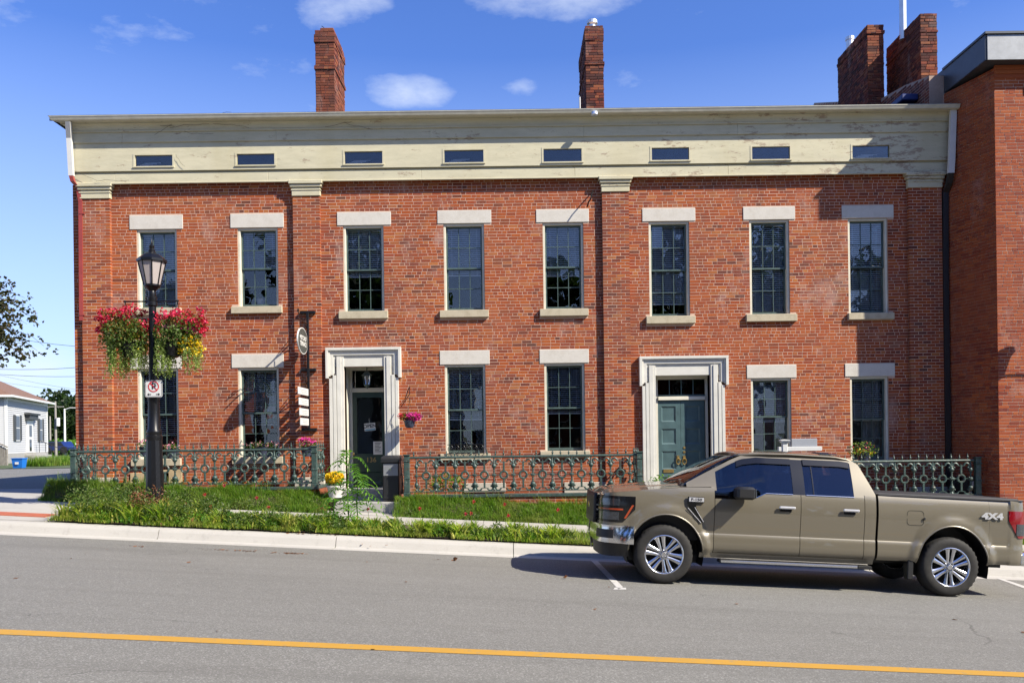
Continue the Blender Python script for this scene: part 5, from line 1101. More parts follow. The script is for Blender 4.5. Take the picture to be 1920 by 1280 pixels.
# dark bin behind the right fence
x, z = px(1814, 925, 18.5); bn = thing('waste_bin', 'slim black waste bin with white label behind the right end of the fence', 'bin', (x, 18.5, z - .1))
zt5 = px(1814, 896, 18.5)[1]; MB().lathe([(.12, z - .5), (.145, zt5), (.15, zt5), (.15, zt5 + .03), (.13, zt5 + .035)], (x, 18.5, 0), 16).build('bin_body', 'black_plastic', bn, True); MB().box(x - .02, x + .06, 18.345, 18.352, zt5 - .17, zt5 - .06).build('bin_label', 'sign_white', bn)
x, z = px(1795, 925, 18.6); b2_ = thing('waste_bin', 'dark brown bin standing left of the labelled black bin', 'bin', (x, 18.6, z)); MB().bbox(x - .12, x + .02, 18.5, 18.8, z - .5, zt5 + .0, .02).build('bin_body', 'black_plastic', b2_); MB().bbox(x - .14, x + .04, 18.48, 18.82, zt5, zt5 + .03, .01).build('bin_lid', 'black_plastic', b2_)

# dry creeper stems on the cornice and at the corner
vn = thing('dry_creeper', 'leafless dark creeper stems straggling over the cornice above the left windows', 'creeper', P3(270, 235, 18.7))
rv = random.Random(9)
def creep(u, v, du, dv, n, D=18.83, w=.0035):
    pts = []; uu, vv = u, v
    for k in range(n): pts.append(P3(uu, vv, D - (.0 if vv > 262 else .03))); uu += du + rv.uniform(-2, 2); vv += dv + rv.uniform(-2.2, 2.2)
    MB().tube(pts, w, 4).build('creeper_stem', 'bark', vn); return pts, uu, vv
for (u, v, du, dv, n) in ((290, 253, 7, -4, 6), (318, 240, 9, -1, 10), (345, 246, 8, 1, 8), (330, 230, 10, -1.5, 12), (380, 228, 11, 1, 9), (300, 236, 7, 1, 5), (610, 238, 9, -2, 9), (640, 226, 9, 2, 8), (330, 290, 3, 5, 6), (140, 320, 8, 5, 6), (180, 340, 9, -1, 8)): creep(u, v, du, dv, n, 18.80 if v < 262 else 18.85)

hk_ = thing('iron_hook', 'old black curled iron bracket on the brick left of the third pilaster', 'bracket', P3(1108, 365, WY))
MB().tube([P3(1112, 358, WY - .01), P3(1110, 362, WY - .25), P3(1108, 372, WY - .38), P3(1103, 380, WY - .36), P3(1101, 388, WY - .28)], .016, 6).build('hook_arm', 'black_iron', hk_)
sl_ = thing('soffit_lamp', 'small grey floodlight under the gutter below the centre chimney', 'lamp', P3(1114, 212, 18.6)); p_ = P3(1114, 212, 18.6)
MB().lathe([(.03, .03), (.07, .0), (.075, -.06), (.06, -.075)][::-1], (p_[0], p_[1] - .05, p_[2]), 10).build('lamp_head', 'zinc', sl_)
# ================================================================ PICKUP TRUCK
TX, TY = 2.09, 12.99
truck = thing('pickup_truck', 'tan four door pickup truck with chrome wheels parked facing left', 'pickup truck', based=False)
ta = math.atan(G); tr_ = -.019
exv = Vector((math.cos(ta), 0, -math.sin(ta))); eyv = Vector((0, 1, tr_)).normalized(); ezv = exv.cross(eyv).normalized(); eyv = ezv.cross(exv)
truck.matrix_world = Matrix.Translation((TX, TY, zg(TX, TY) + .0)) @ Matrix((exv, eyv, ezv)).transposed().to_4x4()
def crom(P, n=8):
    P = [np.array(p, float) for p in P]; out = []
    for i in range(len(P) - 1):
        p0, p1, p2, p3 = P[max(0, i - 1)], P[i], P[i + 1], P[min(len(P) - 1, i + 2)]
        for k in range(n):
            t = k / n; out.append(.5 * (2 * p1 + (p2 - p0) * t + (2 * p0 - 5 * p1 + 4 * p2 - p3) * t * t + (3 * p1 - p0 - 3 * p2 + p3) * t ** 3))
    return np.array(out + [P[-1]])
NOSE = crom([(-.30, 1.0), (-.50, .997), (-.64, .985), (-.76, .955), (-.84, .90), (-.885, .80), (-.915, .62), (-.935, .35), (-.94, 0)], 10)
NL = np.concatenate([[0], np.cumsum(np.hypot(*np.diff(NOSE, axis=0).T))]); NLEN = NL[-1]
TAIL = crom([(4.85, .985), (4.98, .975), (5.06, .95), (5.10, .90), (5.11, .8)], 8); TL = np.concatenate([[0], np.cumsum(np.hypot(*np.diff(TAIL, axis=0).T))])
def wtop(x):  # plan half width along the body
    return np.interp(x, [-.3, .4, 1., 2.9, 3.2, 4.85], [1.0, 1.003, 1.005, 1.003, .998, .985])
ZP = [(.40, -.075), (.47, -.05), (.50, -.02), (.545, -.004), (.62, .0), (.725, -.009), (.745, -.020), (.80, -.016), (1.0, -.006), (1.10, -.004), (1.20, -.014), (1.30, -.030), (1.36, -.048), (1.42, -.075), (1.5, -.12)]
def flare(s, z):
    o = 0
    for (cx_, rx_) in ((.02, .53), (4.06, .51)):
        r = math.hypot((s - cx_) / rx_ * .55, (z - .42) / 1.02); r = r / .55 * .55
        if z > .3: q_ = max(0., min(1., (.70 - r) / .10)); o = max(o, .030 * q_ * q_ * (3 - 2 * q_))
    return o
def surf(s, z, off=0.):
    """point of the left body skin (negative y) at plan arc position s and height z"""
    d = float(np.interp(z, [a for a, _ in ZP], [b_ for _, b_ in ZP]))
    if s >= -.3 and s <= 4.85: x, y, nx_, ny_ = s, float(wtop(s)), 0., 1.
    elif s < -.3:
        q = -.3 - s; x = float(np.interp(q, NL, NOSE[:, 0])); y = float(np.interp(q, NL, NOSE[:, 1])); x2 = float(np.interp(q + .02, NL, NOSE[:, 0])); y2 = float(np.interp(q + .02, NL, NOSE[:, 1]))
        tx, ty = x2 - x, y2 - y; l = math.hypot(tx, ty) or 1; nx_, ny_ = (ty / l, -tx / l)
        if l == 1 or q > NLEN - .03: nx_, ny_ = -1., 0.
        if q > .35: d *= .4
    else:
        q = s - 4.85; x = float(np.interp(q, TL, TAIL[:, 0])); y = float(np.interp(q, TL, TAIL[:, 1])); x2 = float(np.interp(q + .02, TL, TAIL[:, 0])); y2 = float(np.interp(q + .02, TL, TAIL[:, 1]))
        tx, ty = x2 - x, y2 - y; l = math.hypot(tx, ty) or 1; nx_, ny_ = (-ty / l, tx / l); d *= .5
    f = flare(s, z) if -.75 < s < 4.85 else 0
    o = off + d + f
    return (x + nx_ * o, y + ny_ * o, z)
def spanel(name, mat, s0, s1, zb, zt, parent=truck, off=0., nx=None, nz=10, side=-1, th=.02, zrows=None, smooth=True):
    nx = nx or max(2, int(abs(s1 - s0) / .04)); zbf = zb if callable(zb) else (lambda s: zb); ztf = zt if callable(zt) else (lambda s: zt); V = []; F = []
    for i in range(nx + 1):
        s = s0 + (s1 - s0) * i / nx; a, b_ = zbf(s), ztf(s)
        zz = [a + (b_ - a) * j / nz for j in range(nz + 1)]
        if zrows:   # snap the rows to the crease lines where they are inside the panel
            zz = sorted([a, b_] + [min(max(z, a + .0005 * (k + 1)), b_ - .0005 * (len(zrows) - k)) for k, z in enumerate(zrows)])
        for z in zz: 
            p = surf(s, z, off); V.append((p[0], side * p[1], p[2]))
    m = len(V) // (nx + 1)
    for i in range(nx):
        for j in range(m - 1):
            q = (i * m + j, (i + 1) * m + j, (i + 1) * m + j + 1, i * m + j + 1); F.append(q if side < 0 else q[::-1])
    o = len(V); V2 = []
    for (x, y, z) in V: V2.append((x + (th if s1 < -.6 else 0), y - math.copysign(th, y) if abs(y) > .1 else y, z))
    V += V2; F += [tuple(k + o for k in f[::-1]) for f in F]
    edge = [i * m for i in range(nx + 1)] + [nx * m + j for j in range(1, m)] + [i * m + m - 1 for i in range(nx - 1, -1, -1)] + [j for j in range(m - 2, 0, -1)]
    for k in range(len(edge)):
        a, b_ = edge[k], edge[(k + 1) % len(edge)]; f = (b_, a, a + o, b_ + o); F.append(f if side < 0 else f[::-1])
    ob = mesh_obj(name, V, F, mat, parent)
    if smooth: ob.data.shade_smooth(); ob.data.set_sharp_from_angle(angle=R(28))
    return ob
ROWS = [.47, .50, .545, .62, .68, .724, .746, .80, .88, .96, 1.04, 1.10, 1.15, 1.20, 1.25, 1.30, 1.34, 1.37, 1.40]
def arch(s, lo=.455):
    z = lo
    for (cx_, rx_, rz_) in ((.02, .53, .565), (4.06, .51, .575)):
        t = (s - cx_) / rx_
        if abs(t) < 1: z = max(z, .42 + rz_ * math.sqrt(1 - t * t)) if True else z
    return z
def hoodline(s): return float(np.interp(s, [-1.9, -.95, -.6, -.2, .3, .68, 1.0], [1.225, 1.235, 1.275, 1.325, 1.375, 1.395, 1.40]))
XDOOR0, XDOOR1, XCAB, XBED = .69, 1.905, 2.925, 3.0
for sd_ in (-1, 1):
    nxa = 60
    fe = spanel('front_fender', 'paint', -.51, XDOOR0 - .005, arch, hoodline, zrows=ROWS, nx=nxa, side=sd_)
    spanel('front_fender', 'paint', -.90, -.511, .78, lambda s: hoodline(s), nz=10, side=sd_)
    spanel('wheel_lip', 'paint', -.62, -.513, .70, .80, nz=2, side=sd_) if False else None
    spanel('front_door', 'paint', XDOOR0 + .003, XDOOR1 - .005, .475, lambda s: float(np.interp(s, [.69, 1.22, 1.42, 3], [1.235, 1.235, 1.335, 1.335])), zrows=ROWS[1:], side=sd_, nx=34)
    spanel('rear_door', 'paint', XDOOR1 + .003, 2.80, .475, lambda s: 1.335, zrows=ROWS[1:], side=sd_, nx=24)
    spanel('cab_corner', 'paint', 2.808, 2.965, .455, 1.37, zrows=ROWS, nx=5, side=sd_)
    spanel('rocker_panel', 'paint', .50, 2.965, .40, .47, nz=2, off=-.004, side=sd_)
    bd = spanel('bed_side', 'paint', XBED + .0, 4.57, lambda s: arch(s, .47), 1.385, zrows=ROWS, nx=70, side=sd_)
    spanel('bed_side', 'paint', 4.572, 5.12, .475, 1.385, zrows=ROWS, nx=22, side=sd_)
    tl = spanel('tail_light', 'tail_red', 4.84, 5.14, lambda s: float(np.interp(s, [4.84, 4.98], [1.10, .86])), 1.24, nz=6, off=.012, side=sd_, nx=10); spanel('reverse_lens', 'lens_clear', 4.95, 5.10, .90, 1.06, parent=tl, nz=3, off=.018, side=sd_, nx=5)
    # lamps at the front corners
    hl_ = spanel('headlight', 'gloss_black', -1.16, -.43, lambda s: float(np.interp(s, [-.60, -.43], [.84, 1.03])), 1.21, nz=8, nx=22, off=.016, side=sd_, th=.03)
    spanel('projector_lens', 'lens_clear', -.98, -.66, 1.075, 1.17, parent=hl_, nz=3, nx=8, off=.024, side=sd_, th=.006); spanel('projector_lens', 'lens_clear', -.98, -.66, .875, .985, parent=hl_, nz=3, nx=8, off=.024, side=sd_, th=.006)
    spanel('amber_strip', 'amber', -1.05, -.60, 1.012, 1.036, parent=hl_, nz=2, nx=12, off=.026, side=sd_, th=.006)
    V = [surf(s, z, .027) for s, z in ((-.585, .90), (-.555, .90), (-.45, 1.09), (-.48, 1.09))]; V += [surf(s, z, .02) for s, z in ((-.585, .90), (-.555, .90), (-.45, 1.09), (-.48, 1.09))]
    mesh_obj('amber_marker', [(x, sd_ * y, z) for x, y, z in V], [(0, 1, 2, 3), (7, 6, 5, 4), (0, 4, 5, 1), (1, 5, 6, 2), (2, 6, 7, 3), (3, 7, 4, 0)], 'amber', hl_)
    # chrome bumper with lower black valance
    spanel('front_bumper', 'chrome', -1.62, -.44, lambda s: .545 + .03 * min(1, max(0, (-s - .5) * .6)), lambda s: float(np.interp(s, [-1.62, -1.2, -.44], [.775, .80, .795])), nz=5, nx=30, off=.035, side=sd_, th=.05)
    spanel('bumper_lip', 'black_plastic', -1.62, -.50, .36, .548, nz=3, nx=20, off=.0, side=sd_, th=.05)
    spanel('fog_light', 'black_plastic', -1.04, -.72, .615, .735, nz=2, nx=6, off=.042, side=sd_, th=.01)
    spanel('bumper_trim', 'paint', -1.62, -.513, .80, .842, nz=2, nx=20, off=.012, side=sd_)
    # handles
    for xh in (1.70, 2.60):
        h_ = MB(); y0 = sd_ * .985; yo_ = sd_ * 1.045
        h_.bbox(xh - .115, xh + .115, min(y0 + sd_ * .03, yo_), max(y0 + sd_ * .03, yo_), 1.13, 1.172, .012); h_.build('door_handle', 'trim_silver', truck); MB().bbox(xh - .095, xh + .07, min(sd_ * .99, sd_ * 1.001), max(sd_ * .99, sd_ * 1.001), 1.09, 1.135, .004).build('handle_recess', 'dark_void', truck)
    # greenhouse
    def up(x, z, off=0.):
        t = max(0, (z - 1.335) / .55); y = .958 - .215 * t - .06 * t * t + float(np.interp(x, [.3, .9, 1.4], [-.09, -.03, 0])) * min(1, t * 2 + .3); return (x, sd_ * (y + off), z)
    def upper(name, mat, x0, x1, zb, zt, off=0., nx=12, nz=5, th=.015):
        V = []; F = []
        for i in range(nx + 1):
            x = x0 + (x1 - x0) * i / nx; a = zb(x) if callable(zb) else zb; b_ = zt(x) if callable(zt) else zt
            for j in range(nz + 1): V.append(up(x, a + (b_ - a) * j / nz, off))
        m = nz + 1
        for i in range(nx):
            for j in range(nz):
                q = (i * m + j, (i + 1) * m + j, (i + 1) * m + j + 1, i * m + j + 1); F.append(q if sd_ < 0 else q[::-1])
        o = len(V); V += [(x, y - sd_ * th, z) for x, y, z in V]; F += [tuple(k + o for k in f[::-1]) for f in F]
        edge = [i * m for i in range(nx + 1)] + [nx * m + j for j in range(1, m)] + [i * m + m - 1 for i in range(nx - 1, -1, -1)] + [j for j in range(m - 2, 0, -1)]
        for k in range(len(edge)):
            a, b_ = edge[k], edge[(k + 1) % len(edge)]; f = (b_, a, a + o, b_ + o); F.append(f if sd_ < 0 else f[::-1])
        ob = mesh_obj(name, V, F, mat, truck); ob.data.shade_smooth(); ob.data.set_sharp_from_angle(angle=R(35)); return ob
    top = lambda x: float(np.interp(x, [.25, .60, .95, 1.10, 1.35, 1.8, 2.45, 2.66, 2.78, 2.97], [1.405, 1.60, 1.79, 1.855, 1.893, 1.907, 1.895, 1.868, 1.80, 1.375]))
    gt_ = lambda x: min(top(x) - .055, 1.832)
    upper('cab_frame', 'paint', .30, .72, lambda x: hoodline(x) - .05, top); upper('cab_frame', 'paint', .72, 1.22, lambda x: gt_(x), top, nz=2); upper('cab_frame', 'paint', 1.22, 2.66, lambda x: gt_(x), top, nz=3, nx=24)
    upper('cab_pillar', 'paint', 2.66, 2.965, 1.335, top, nx=10, nz=7)
    upper('cab_pillar', 'gloss_black', 1.80, 1.97, 1.335, lambda x: gt_(x), .002, nx=3)
    upper('door_window', 'cab_glass', .70, 1.80, lambda x: float(np.interp(x, [.69, 1.22, 1.42, 3], [1.235, 1.235, 1.335, 1.335])), lambda x: max(gt_(x), 1.3), -.004, nx=30); upper('door_window', 'cab_glass', 1.97, 2.66, 1.335, lambda x: gt_(x), -.004, nx=12)
    upper('window_visor', 'gloss_black', 1.02, 1.80, lambda x: gt_(x) - .075, lambda x: gt_(x) + .008, .018, nx=16, nz=2); upper('window_visor', 'gloss_black', 1.98, 2.64, lambda x: gt_(x) - .075, lambda x: gt_(x) + .008, .018, nx=10, nz=2)
    upper('window_divider', 'gloss_black', 2.085, 2.10, 1.335, gt_, .004, nx=1)
    # belt trim
    m = MB(); m.tube([up(x, z_ + .0, .012) for x, z_ in ((1.0, 1.237), (1.21, 1.237), (1.41, 1.337), (1.79, 1.337))], .006, 5); m.build('belt_trim', 'chrome', truck); m = MB(); m.tube([up(x, 1.337, .012) for x in (1.98, 2.66)], .006, 5); m.build('belt_trim', 'chrome', truck)
    # mirror
    mx = 1.06; m = MB(); y1 = sd_ * 1.02; m.bbox(mx - .13, mx + .13, min(y1, sd_ * 1.27), max(y1, sd_ * 1.27), 1.245, 1.42, .032); mi = m.build('mirror', 'black_plastic', truck, True); MB().bbox(mx - .04, mx + .06, min(sd_ * .93, sd_ * 1.03), max(sd_ * .93, sd_ * 1.03), 1.27, 1.33, .01).build('mirror_arm', 'black_plastic', mi); MB().bbox(mx + .129, mx + .137, min(sd_ * 1.06, sd_ * 1.25), max(sd_ * 1.06, sd_ * 1.25), 1.27, 1.40, .003).build('mirror_glass', 'chrome', mi)
    # running board
    rb = MB(); rb.bbox(.78, 2.92, min(sd_ * .84, sd_ * 1.0), max(sd_ * .84, sd_ * 1.0), .335, .385, .015); r_ = rb.build('running_board', 'black_plastic', truck); MB().bbox(.80, 2.90, min(sd_ * 1.0, sd_ * 1.012), max(sd_ * 1.0, sd_ * 1.012), .345, .378, .004).build('board_trim', 'alloy', r_); MB().bbox(2.72, 2.921, min(sd_ * 1.0, sd_ * 1.02), max(sd_ * 1.0, sd_ * 1.02), .335, .386, .01).build('board_end', 'black_plastic', r_)
    # fuel flap, badge, mud flap
    if sd_ < 0:
        m = MB(); P = rrect(3.52, 1.085, .24, .21, .05); Q = rrect(3.52, 1.085, .228, .198, .045); n = len(P)
        m.add([(a, -surf(a, b_, .002)[1], b_) for a, b_ in P] + [(a, -surf(a, b_, .002)[1], b_) for a, b_ in Q], [(k, (k + 1) % n, n + (k + 1) % n, n + k) for k in range(n)]); m.build('fuel_flap', 'dark_void', truck)
        MB().bbox(3.63, 3.655, -1.012, -.998, 1.06, 1.10, .004).build('fuel_flap_catch', 'black_plastic', truck)
        text_obj('four_by_four_badge', '4X4', .12, 'trim_silver', truck, (4.60, -.998, 1.155), ext=.005, bold=.006, sx=1.45)
        V = [(.30, 1.245), (.53, 1.245), (.53, 1.165), (.42, 1.165), (.42, 1.10), (.525, .90), (.49, .885), (.33, 1.09), (.30, 1.15)][::-1]; MB().prism(V, -1.022, -1.00).build('fender_vent', 'gloss_black', truck)
        MB().bbox(.315, .525, -1.030, -1.022, 1.178, 1.238, .004).build('vent_plate', 'trim_silver', truck); text_obj('model_badge', 'F-150', .052, 'gloss_black', truck, (.42, -1.0315, 1.208), ext=.001, bold=.001, sx=1.3)
        for a, b_ in (((.305, 1.09), (.495, .885)), ((.40, 1.10), (.53, .90))): MB().tube([(a[0], -1.024, a[1]), (b_[0], -1.024, b_[1])], .005, 5).build('vent_trim', 'trim_silver', truck)
    MB().bbox(3.44, 3.52, min(sd_ * .86, sd_ * .985), max(sd_ * .86, sd_ * .985), .22, .50, .01).build('mud_flap', 'black_plastic', truck)
    # fender lip edges
    for (cx_, rx_, rz_) in ((.02, .53, .565), (4.06, .51, .575)):
        pts = [(cx_ + rx_ * math.cos(t), sd_ * (surf(cx_ + rx_ * math.cos(t), .42 + rz_ * math.sin(t))[1] - .006), .42 + rz_ * math.sin(t)) for t in np.linspace(.07, math.pi - .07, 28)]; MB().tube(pts, .012, 5).build('arch_lip', 'paint', truck, True)
        m = MB(); n = 24; V = []; 
        for k in range(n + 1):
            t = math.pi * (-.08 + 1.16 * k / n)
            for y in (.97, .62): V.append((cx_ + (rx_ - .003) * math.cos(t), sd_ * y, .42 + (rz_ - .003) * math.sin(t)))
        mm = len(V); V += [(cx_ + (x - cx_) * 1.03, y, .42 + (z - .42) * 1.03) for x, y, z in V]
        F = [(2 * k, 2 * k + 1, 2 * k + 3, 2 * k + 2) for k in range(n)]; F += [tuple(i + mm for i in f[::-1]) for f in F]; F += [(0, 2, 2 + mm, mm)[::-1]] if False else []
        m.add(V, F); m.add([(cx_ + rx_ * 1.02 * math.cos(t), sd_ * .62, .42 + rz_ * 1.02 * math.sin(t)) for t in np.linspace(-.25, math.pi + .25, 20)], [tuple(range(20))]); m.build('wheel_liner', 'black_plastic', truck)
# hood, cowl
def hoodz(x, y):
    h = hoodline(x); w = .955 if x > -.4 else float(np.interp(x, [-.97, -.8, -.4], [.80, .90, .955])); t = min(1, abs(y) / w); z = h + .045 * (1 - t ** 2.2)
    z += .018 * max(0, 1 - abs(abs(y) - .55) / .10) * min(1, (x + .95) * 3) ; return z - .10 * max(0, (-x - .78) / .18) ** 1.5
V = []; F = []; nx_, ny_ = 26, 32
for i in range(nx_ + 1):
    x = -.955 + (1.60) * i / nx_
    w = float(np.interp(x, [-.955, -.92, -.88, -.8, -.6, -.3, .7], [.50, .72, .82, .90, .945, .955, .95]))
    for j in range(ny_ + 1): y = -w + 2 * w * j / ny_; V.append((x, y, hoodz(x, y)))
for i in range(nx_):
    for j in range(ny_): a = i * (ny_ + 1) + j; F.append((a, a + ny_ + 1, a + ny_ + 2, a + 1)[::1])
F = [f[::-1] if False else f for f in F]
o = len(V); V += [(x, y, z - .02) for x, y, z in V]; F += [tuple(k + o for k in f[::-1]) for f in F]
F += [(k, k + 1, k + 1 + o, k + o)[::-1] for k in range(ny_)]
hd = mesh_obj('hood', V, F, 'paint', truck, smooth=True); hd.data.set_sharp_from_angle(angle=R(40))
MB().bbox(.22, .70, -.80, .80, 1.36, 1.415, .02).build('cowl', 'black_plastic', truck)
for s_ in (-.35, .25): MB().tube([(.33, s_, 1.425), (.45, s_ + .02, 1.47), (.55, s_ + .5, 1.53)], .01, 5).build('wiper', 'black_plastic', truck)
# windscreen, roof, rear glass
def patch(name, mat, rows, parent=truck, th=.012):
    V = [p for r in rows for p in r]; m = len(rows[0]); F = []
    for i in range(len(rows) - 1):
        for j in range(m - 1): a = i * m + j; F.append((a, a + m, a + m + 1, a + 1))
    ob = mesh_obj(name, V, F, mat, parent, smooth=True); md = ob.modifiers.new('thick', 'SOLIDIFY'); md.thickness = th; md.offset = -1; return ob
def wsrow(t):
    x0 = .30 + .80 * t; z0 = 1.415 + .475 * t - .035 * math.sin(math.pi * t) * -1; w = .835 - .175 * t
    return [(x0 - .13 * (1 - (abs(y) / w) ** 2.2) * (1 - .45 * t), y, z0) for y in np.linspace(-w, w, 17)]
patch('windscreen', 'screen_glass', [wsrow(t)[::1] for t in np.linspace(0, 1, 9)])
rows = []
for x in np.linspace(1.02, 2.80, 22):
    w = float(np.interp(x, [1.02, 1.2, 1.5, 2.6, 2.8], [.66, .69, .715, .705, .68])); ze = float(np.interp(x, [1.02, 1.10, 1.35, 1.8, 2.45, 2.66, 2.80], [1.865, 1.875, 1.898, 1.912, 1.900, 1.872, 1.80]))
    rows.append([(x, y, ze + .045 * (1 - (abs(y) / w) ** 2.4)) for y in np.linspace(-w - .012, w + .012, 19)])
patch('roof', 'paint', rows, th=.02)
V = []
patch('rear_glass', 'car_glass', [[(2.82 + .14 * (1 - t), y, 1.38 + .42 * t) for y in np.linspace(-.70 + .02 * t, .70 - .02 * t, 7)] for t in np.linspace(0, 1, 4)][::-1])
m = MB(); m.bbox(2.38, 2.62, -.06, .06, 1.93, 1.965, .012); m.build('roof_antenna', 'gloss_black', truck)
MB().bbox(2.30, 2.55, -.55, -.42, 1.925, 1.942, .006).build('roof_light', 'lens_clear', truck)
# cabin
for y_ in (-.38, .38):
    m = MB(); m.bbox(1.45, 1.95, y_ - .25, y_ + .25, .95, 1.12, .05); m.prism([(1.86, 1.10), (2.02, 1.10), (2.12, 1.60), (2.00, 1.64)], y_ - .24, y_ + .24); m.bbox(2.0, 2.10, y_ - .13, y_ + .13, 1.66, 1.80, .03); m.build('front_seat', 'black_plastic', truck)
m = MB(); m.bbox(2.35, 2.72, -.66, .66, .95, 1.14, .04); m.prism([(2.68, 1.12), (2.80, 1.12), (2.84, 1.60), (2.74, 1.62)], -.66, .66); m.build('rear_seat', 'black_plastic', truck)
MB().bbox(.62, 1.12, -.84, .84, 1.18, 1.40, .06).build('dashboard', 'black_plastic', truck)
MB().tube([(1.28 + .07 * math.cos(t), -.38 + .19 * math.sin(t), 1.33 + .17 * math.cos(t)) for t in np.linspace(0, 2 * math.pi, 21)[:-1]], .014, 6, True).build('steering_wheel', 'gloss_black', truck)
# grille and front face
gr = MB(); rowsg = []
for t in np.linspace(.80, 1.235, 6):
    r = []
    for y in np.linspace(-.62, .62, 17): x = float(np.interp(abs(y), NOSE[::-1, 1], NOSE[::-1, 0])); r.append((x - .005, y, t))
    rowsg.append(r)
grl = patch('grille', 'black_plastic', [r[::-1] for r in rowsg], th=.05)
for t in np.linspace(.86, 1.19, 6):
    pts = []
    for y in np.linspace(-.66, .66, 17): x = float(np.interp(abs(y), NOSE[::-1, 1], NOSE[::-1, 0])); pts.append((x - .022, y, t))
    MB().tube(pts, .013, 6).build('grille_bar', 'gloss_black' if abs(t - 1.02) > .06 else 'chrome', grl)
pts = [(float(np.interp(abs(y), NOSE[::-1, 1], NOSE[::-1, 0])) - .02, y, 1.225) for y in np.linspace(-.78, .78, 17)]; MB().tube(pts, .014, 6).build('grille_surround', 'chrome', grl)
m = MB(); m.lathe([(.001, -.03), (.10, -.03), (.115, -.02), (.115, 0)], (0, 0, 0), 20, 'y'); bo = m.build('nose_badge', 'chrome', grl); bo.rotation_euler = (0, 0, R(-90)); bo.location = (-.965, 0, 1.03); bo.scale = (1.15, 1, .45)
# core: chassis, cabin shell, bed floor
MB().box(-.70, 4.95, -.62, .62, .40, .62).build('chassis', 'black_plastic', truck)
MB().box(-.86, .60, -.78, .78, .62, 1.15).build('engine_bay', 'black_plastic', truck); MB().box(.62, 2.90, -.90, .90, .46, 1.22).build('cabin_floor', 'black_plastic', truck)
MB().box(3.02, 5.02, -.60, .60, .62, 1.33).build('bed_box', 'black_plastic', truck); MB().box(3.02, 3.45, -.93, .93, .5, 1.33).build('bed_box', 'black_plastic', truck); MB().box(4.66, 5.02, -.93, .93, .5, 1.33).build('bed_box', 'black_plastic', truck)
MB().box(2.90, 2.925, -.93, .93, .45, 1.38).build('cab_back', 'paint', truck)
MB().box(2.93, 3.0, -.9, .9, .5, 1.36).build('cab_gap', 'dark_void', truck)
tn = MB(); tn.bbox(2.99, 5.05, -.86, .86, 1.375, 1.412, .012); tn.build('tonneau_cover', 'tonneau', truck)
for sd_ in (-1, 1): MB().bbox(3.0, 5.06, min(sd_ * .865, sd_ * .955), max(sd_ * .865, sd_ * .955), 1.374, 1.396, .008).build('bed_rail_cap', 'black_plastic', truck)
MB().bbox(5.05, 5.11, -.80, .80, .68, 1.385, .02).build('tailgate', 'paint', truck); MB().bbox(5.02, 5.24, -.96, .96, .47, .66, .04).build('rear_bumper', 'chrome', truck)
for u_ in (1.0, 2.9): MB().cyl((u_, 0, 0), (u_, 0, .01), .001, n=3) 
MB().cyl((4.06, -.75, .42), (4.06, .75, .42), .06).build('rear_axle', 'black_plastic', truck); MB().cyl((.02, -.75, .42), (.02, .75, .42), .05).build('front_axle', 'black_plastic', truck)
# wheels
RT = .418
def wheel_meshes():
    m = MB(); n = 72; prof = [(.255, -.135), (.27, -.142), (.33, -.148), (.375, -.142), (.402, -.128), (.412, -.108), (.418, -.07), (.418, .07), (.412, .108), (.402, .128), (.33, .145), (.27, .14), (.255, .13)]
    V = []
    for i, (r, h) in enumerate(prof):
        for k in range(n):
            t = 2 * math.pi * k / n; rr = r
            if i in (4, 5, 8, 9) and k % 2: rr = r - .012
            V.append((rr * math.cos(t), h, rr * math.sin(t)))
    F = [(i * n + k, i * n + (k + 1) % n, (i + 1) * n + (k + 1) % n, (i + 1) * n + k)[::-1] for i in range(len(prof) - 1) for k in range(n)]
    m.add(V, F); tyre = src(m, 'tyre', 'tyre')
    m = MB(); m.lathe([(.272, -.138), (.276, -.144), (.268, -.147), (.258, -.140), (.250, -.115), (.242, -.06), (.235, .12), (.26, .13)], (0, 0, 0), 56, 'y'); m.f = m.f[:-2]
    rim = src(m, 'rim', 'alloy')
    m = MB(); m.lathe([(.001, .0), (.24, .0), (.24, .03)], (0, 0, 0), 30, 'y'); m.lathe([(.17, -.03), (.17, .0)], (0, 0, 0), 30, 'y'); disc = src(m, 'brake_disc', 'dark_void')
    sp = MB(); k6 = 6
    for s5 in (-1, 1):   # a pair of blades of one spoke, pointing to +x
        prf = [(.055, s5 * .028, .020, -.118, .05), (.12, s5 * .031, .020, -.122, .045), (.20, s5 * .041, .025, -.128, .04), (.257, s5 * .050, .034, -.136, .03)]
        V = []
        for (x, zc_, hw, y, dp) in prf: V += [(x, y + .012, zc_ - hw), (x, y, zc_ - hw * .35), (x, y, zc_ + hw * .35), (x, y + .012, zc_ + hw), (x, y + dp, zc_ + hw * .8), (x, y + dp, zc_ - hw * .8)]
        F = []
        for i in range(3):
            for j in range(6): F.append((i * 6 + j, i * 6 + (j + 1) % 6, (i + 1) * 6 + (j + 1) % 6, (i + 1) * 6 + j)[::-1])
        F += [tuple(range(6)), tuple(range(23, 17, -1))]; sp.add(V, F)
    spoke = src(sp, 'spoke', 'alloy')
    m = MB(); m.lathe([(.001, -.132), (.034, -.132), (.04, -.126), (.044, -.10), (.075, -.098), (.078, -.06)], (0, 0, 0), 24, 'y'); hub = src(m, 'hub', 'alloy')
    m = MB(); m.lathe([(.001, -.128), (.009, -.126), (.012, -.098)], (0, 0, 0), 6, 'y'); nut = src(m, 'wheel_nut', 'chrome')
    return tyre, rim, disc, spoke, hub, nut
WM = wheel_meshes()
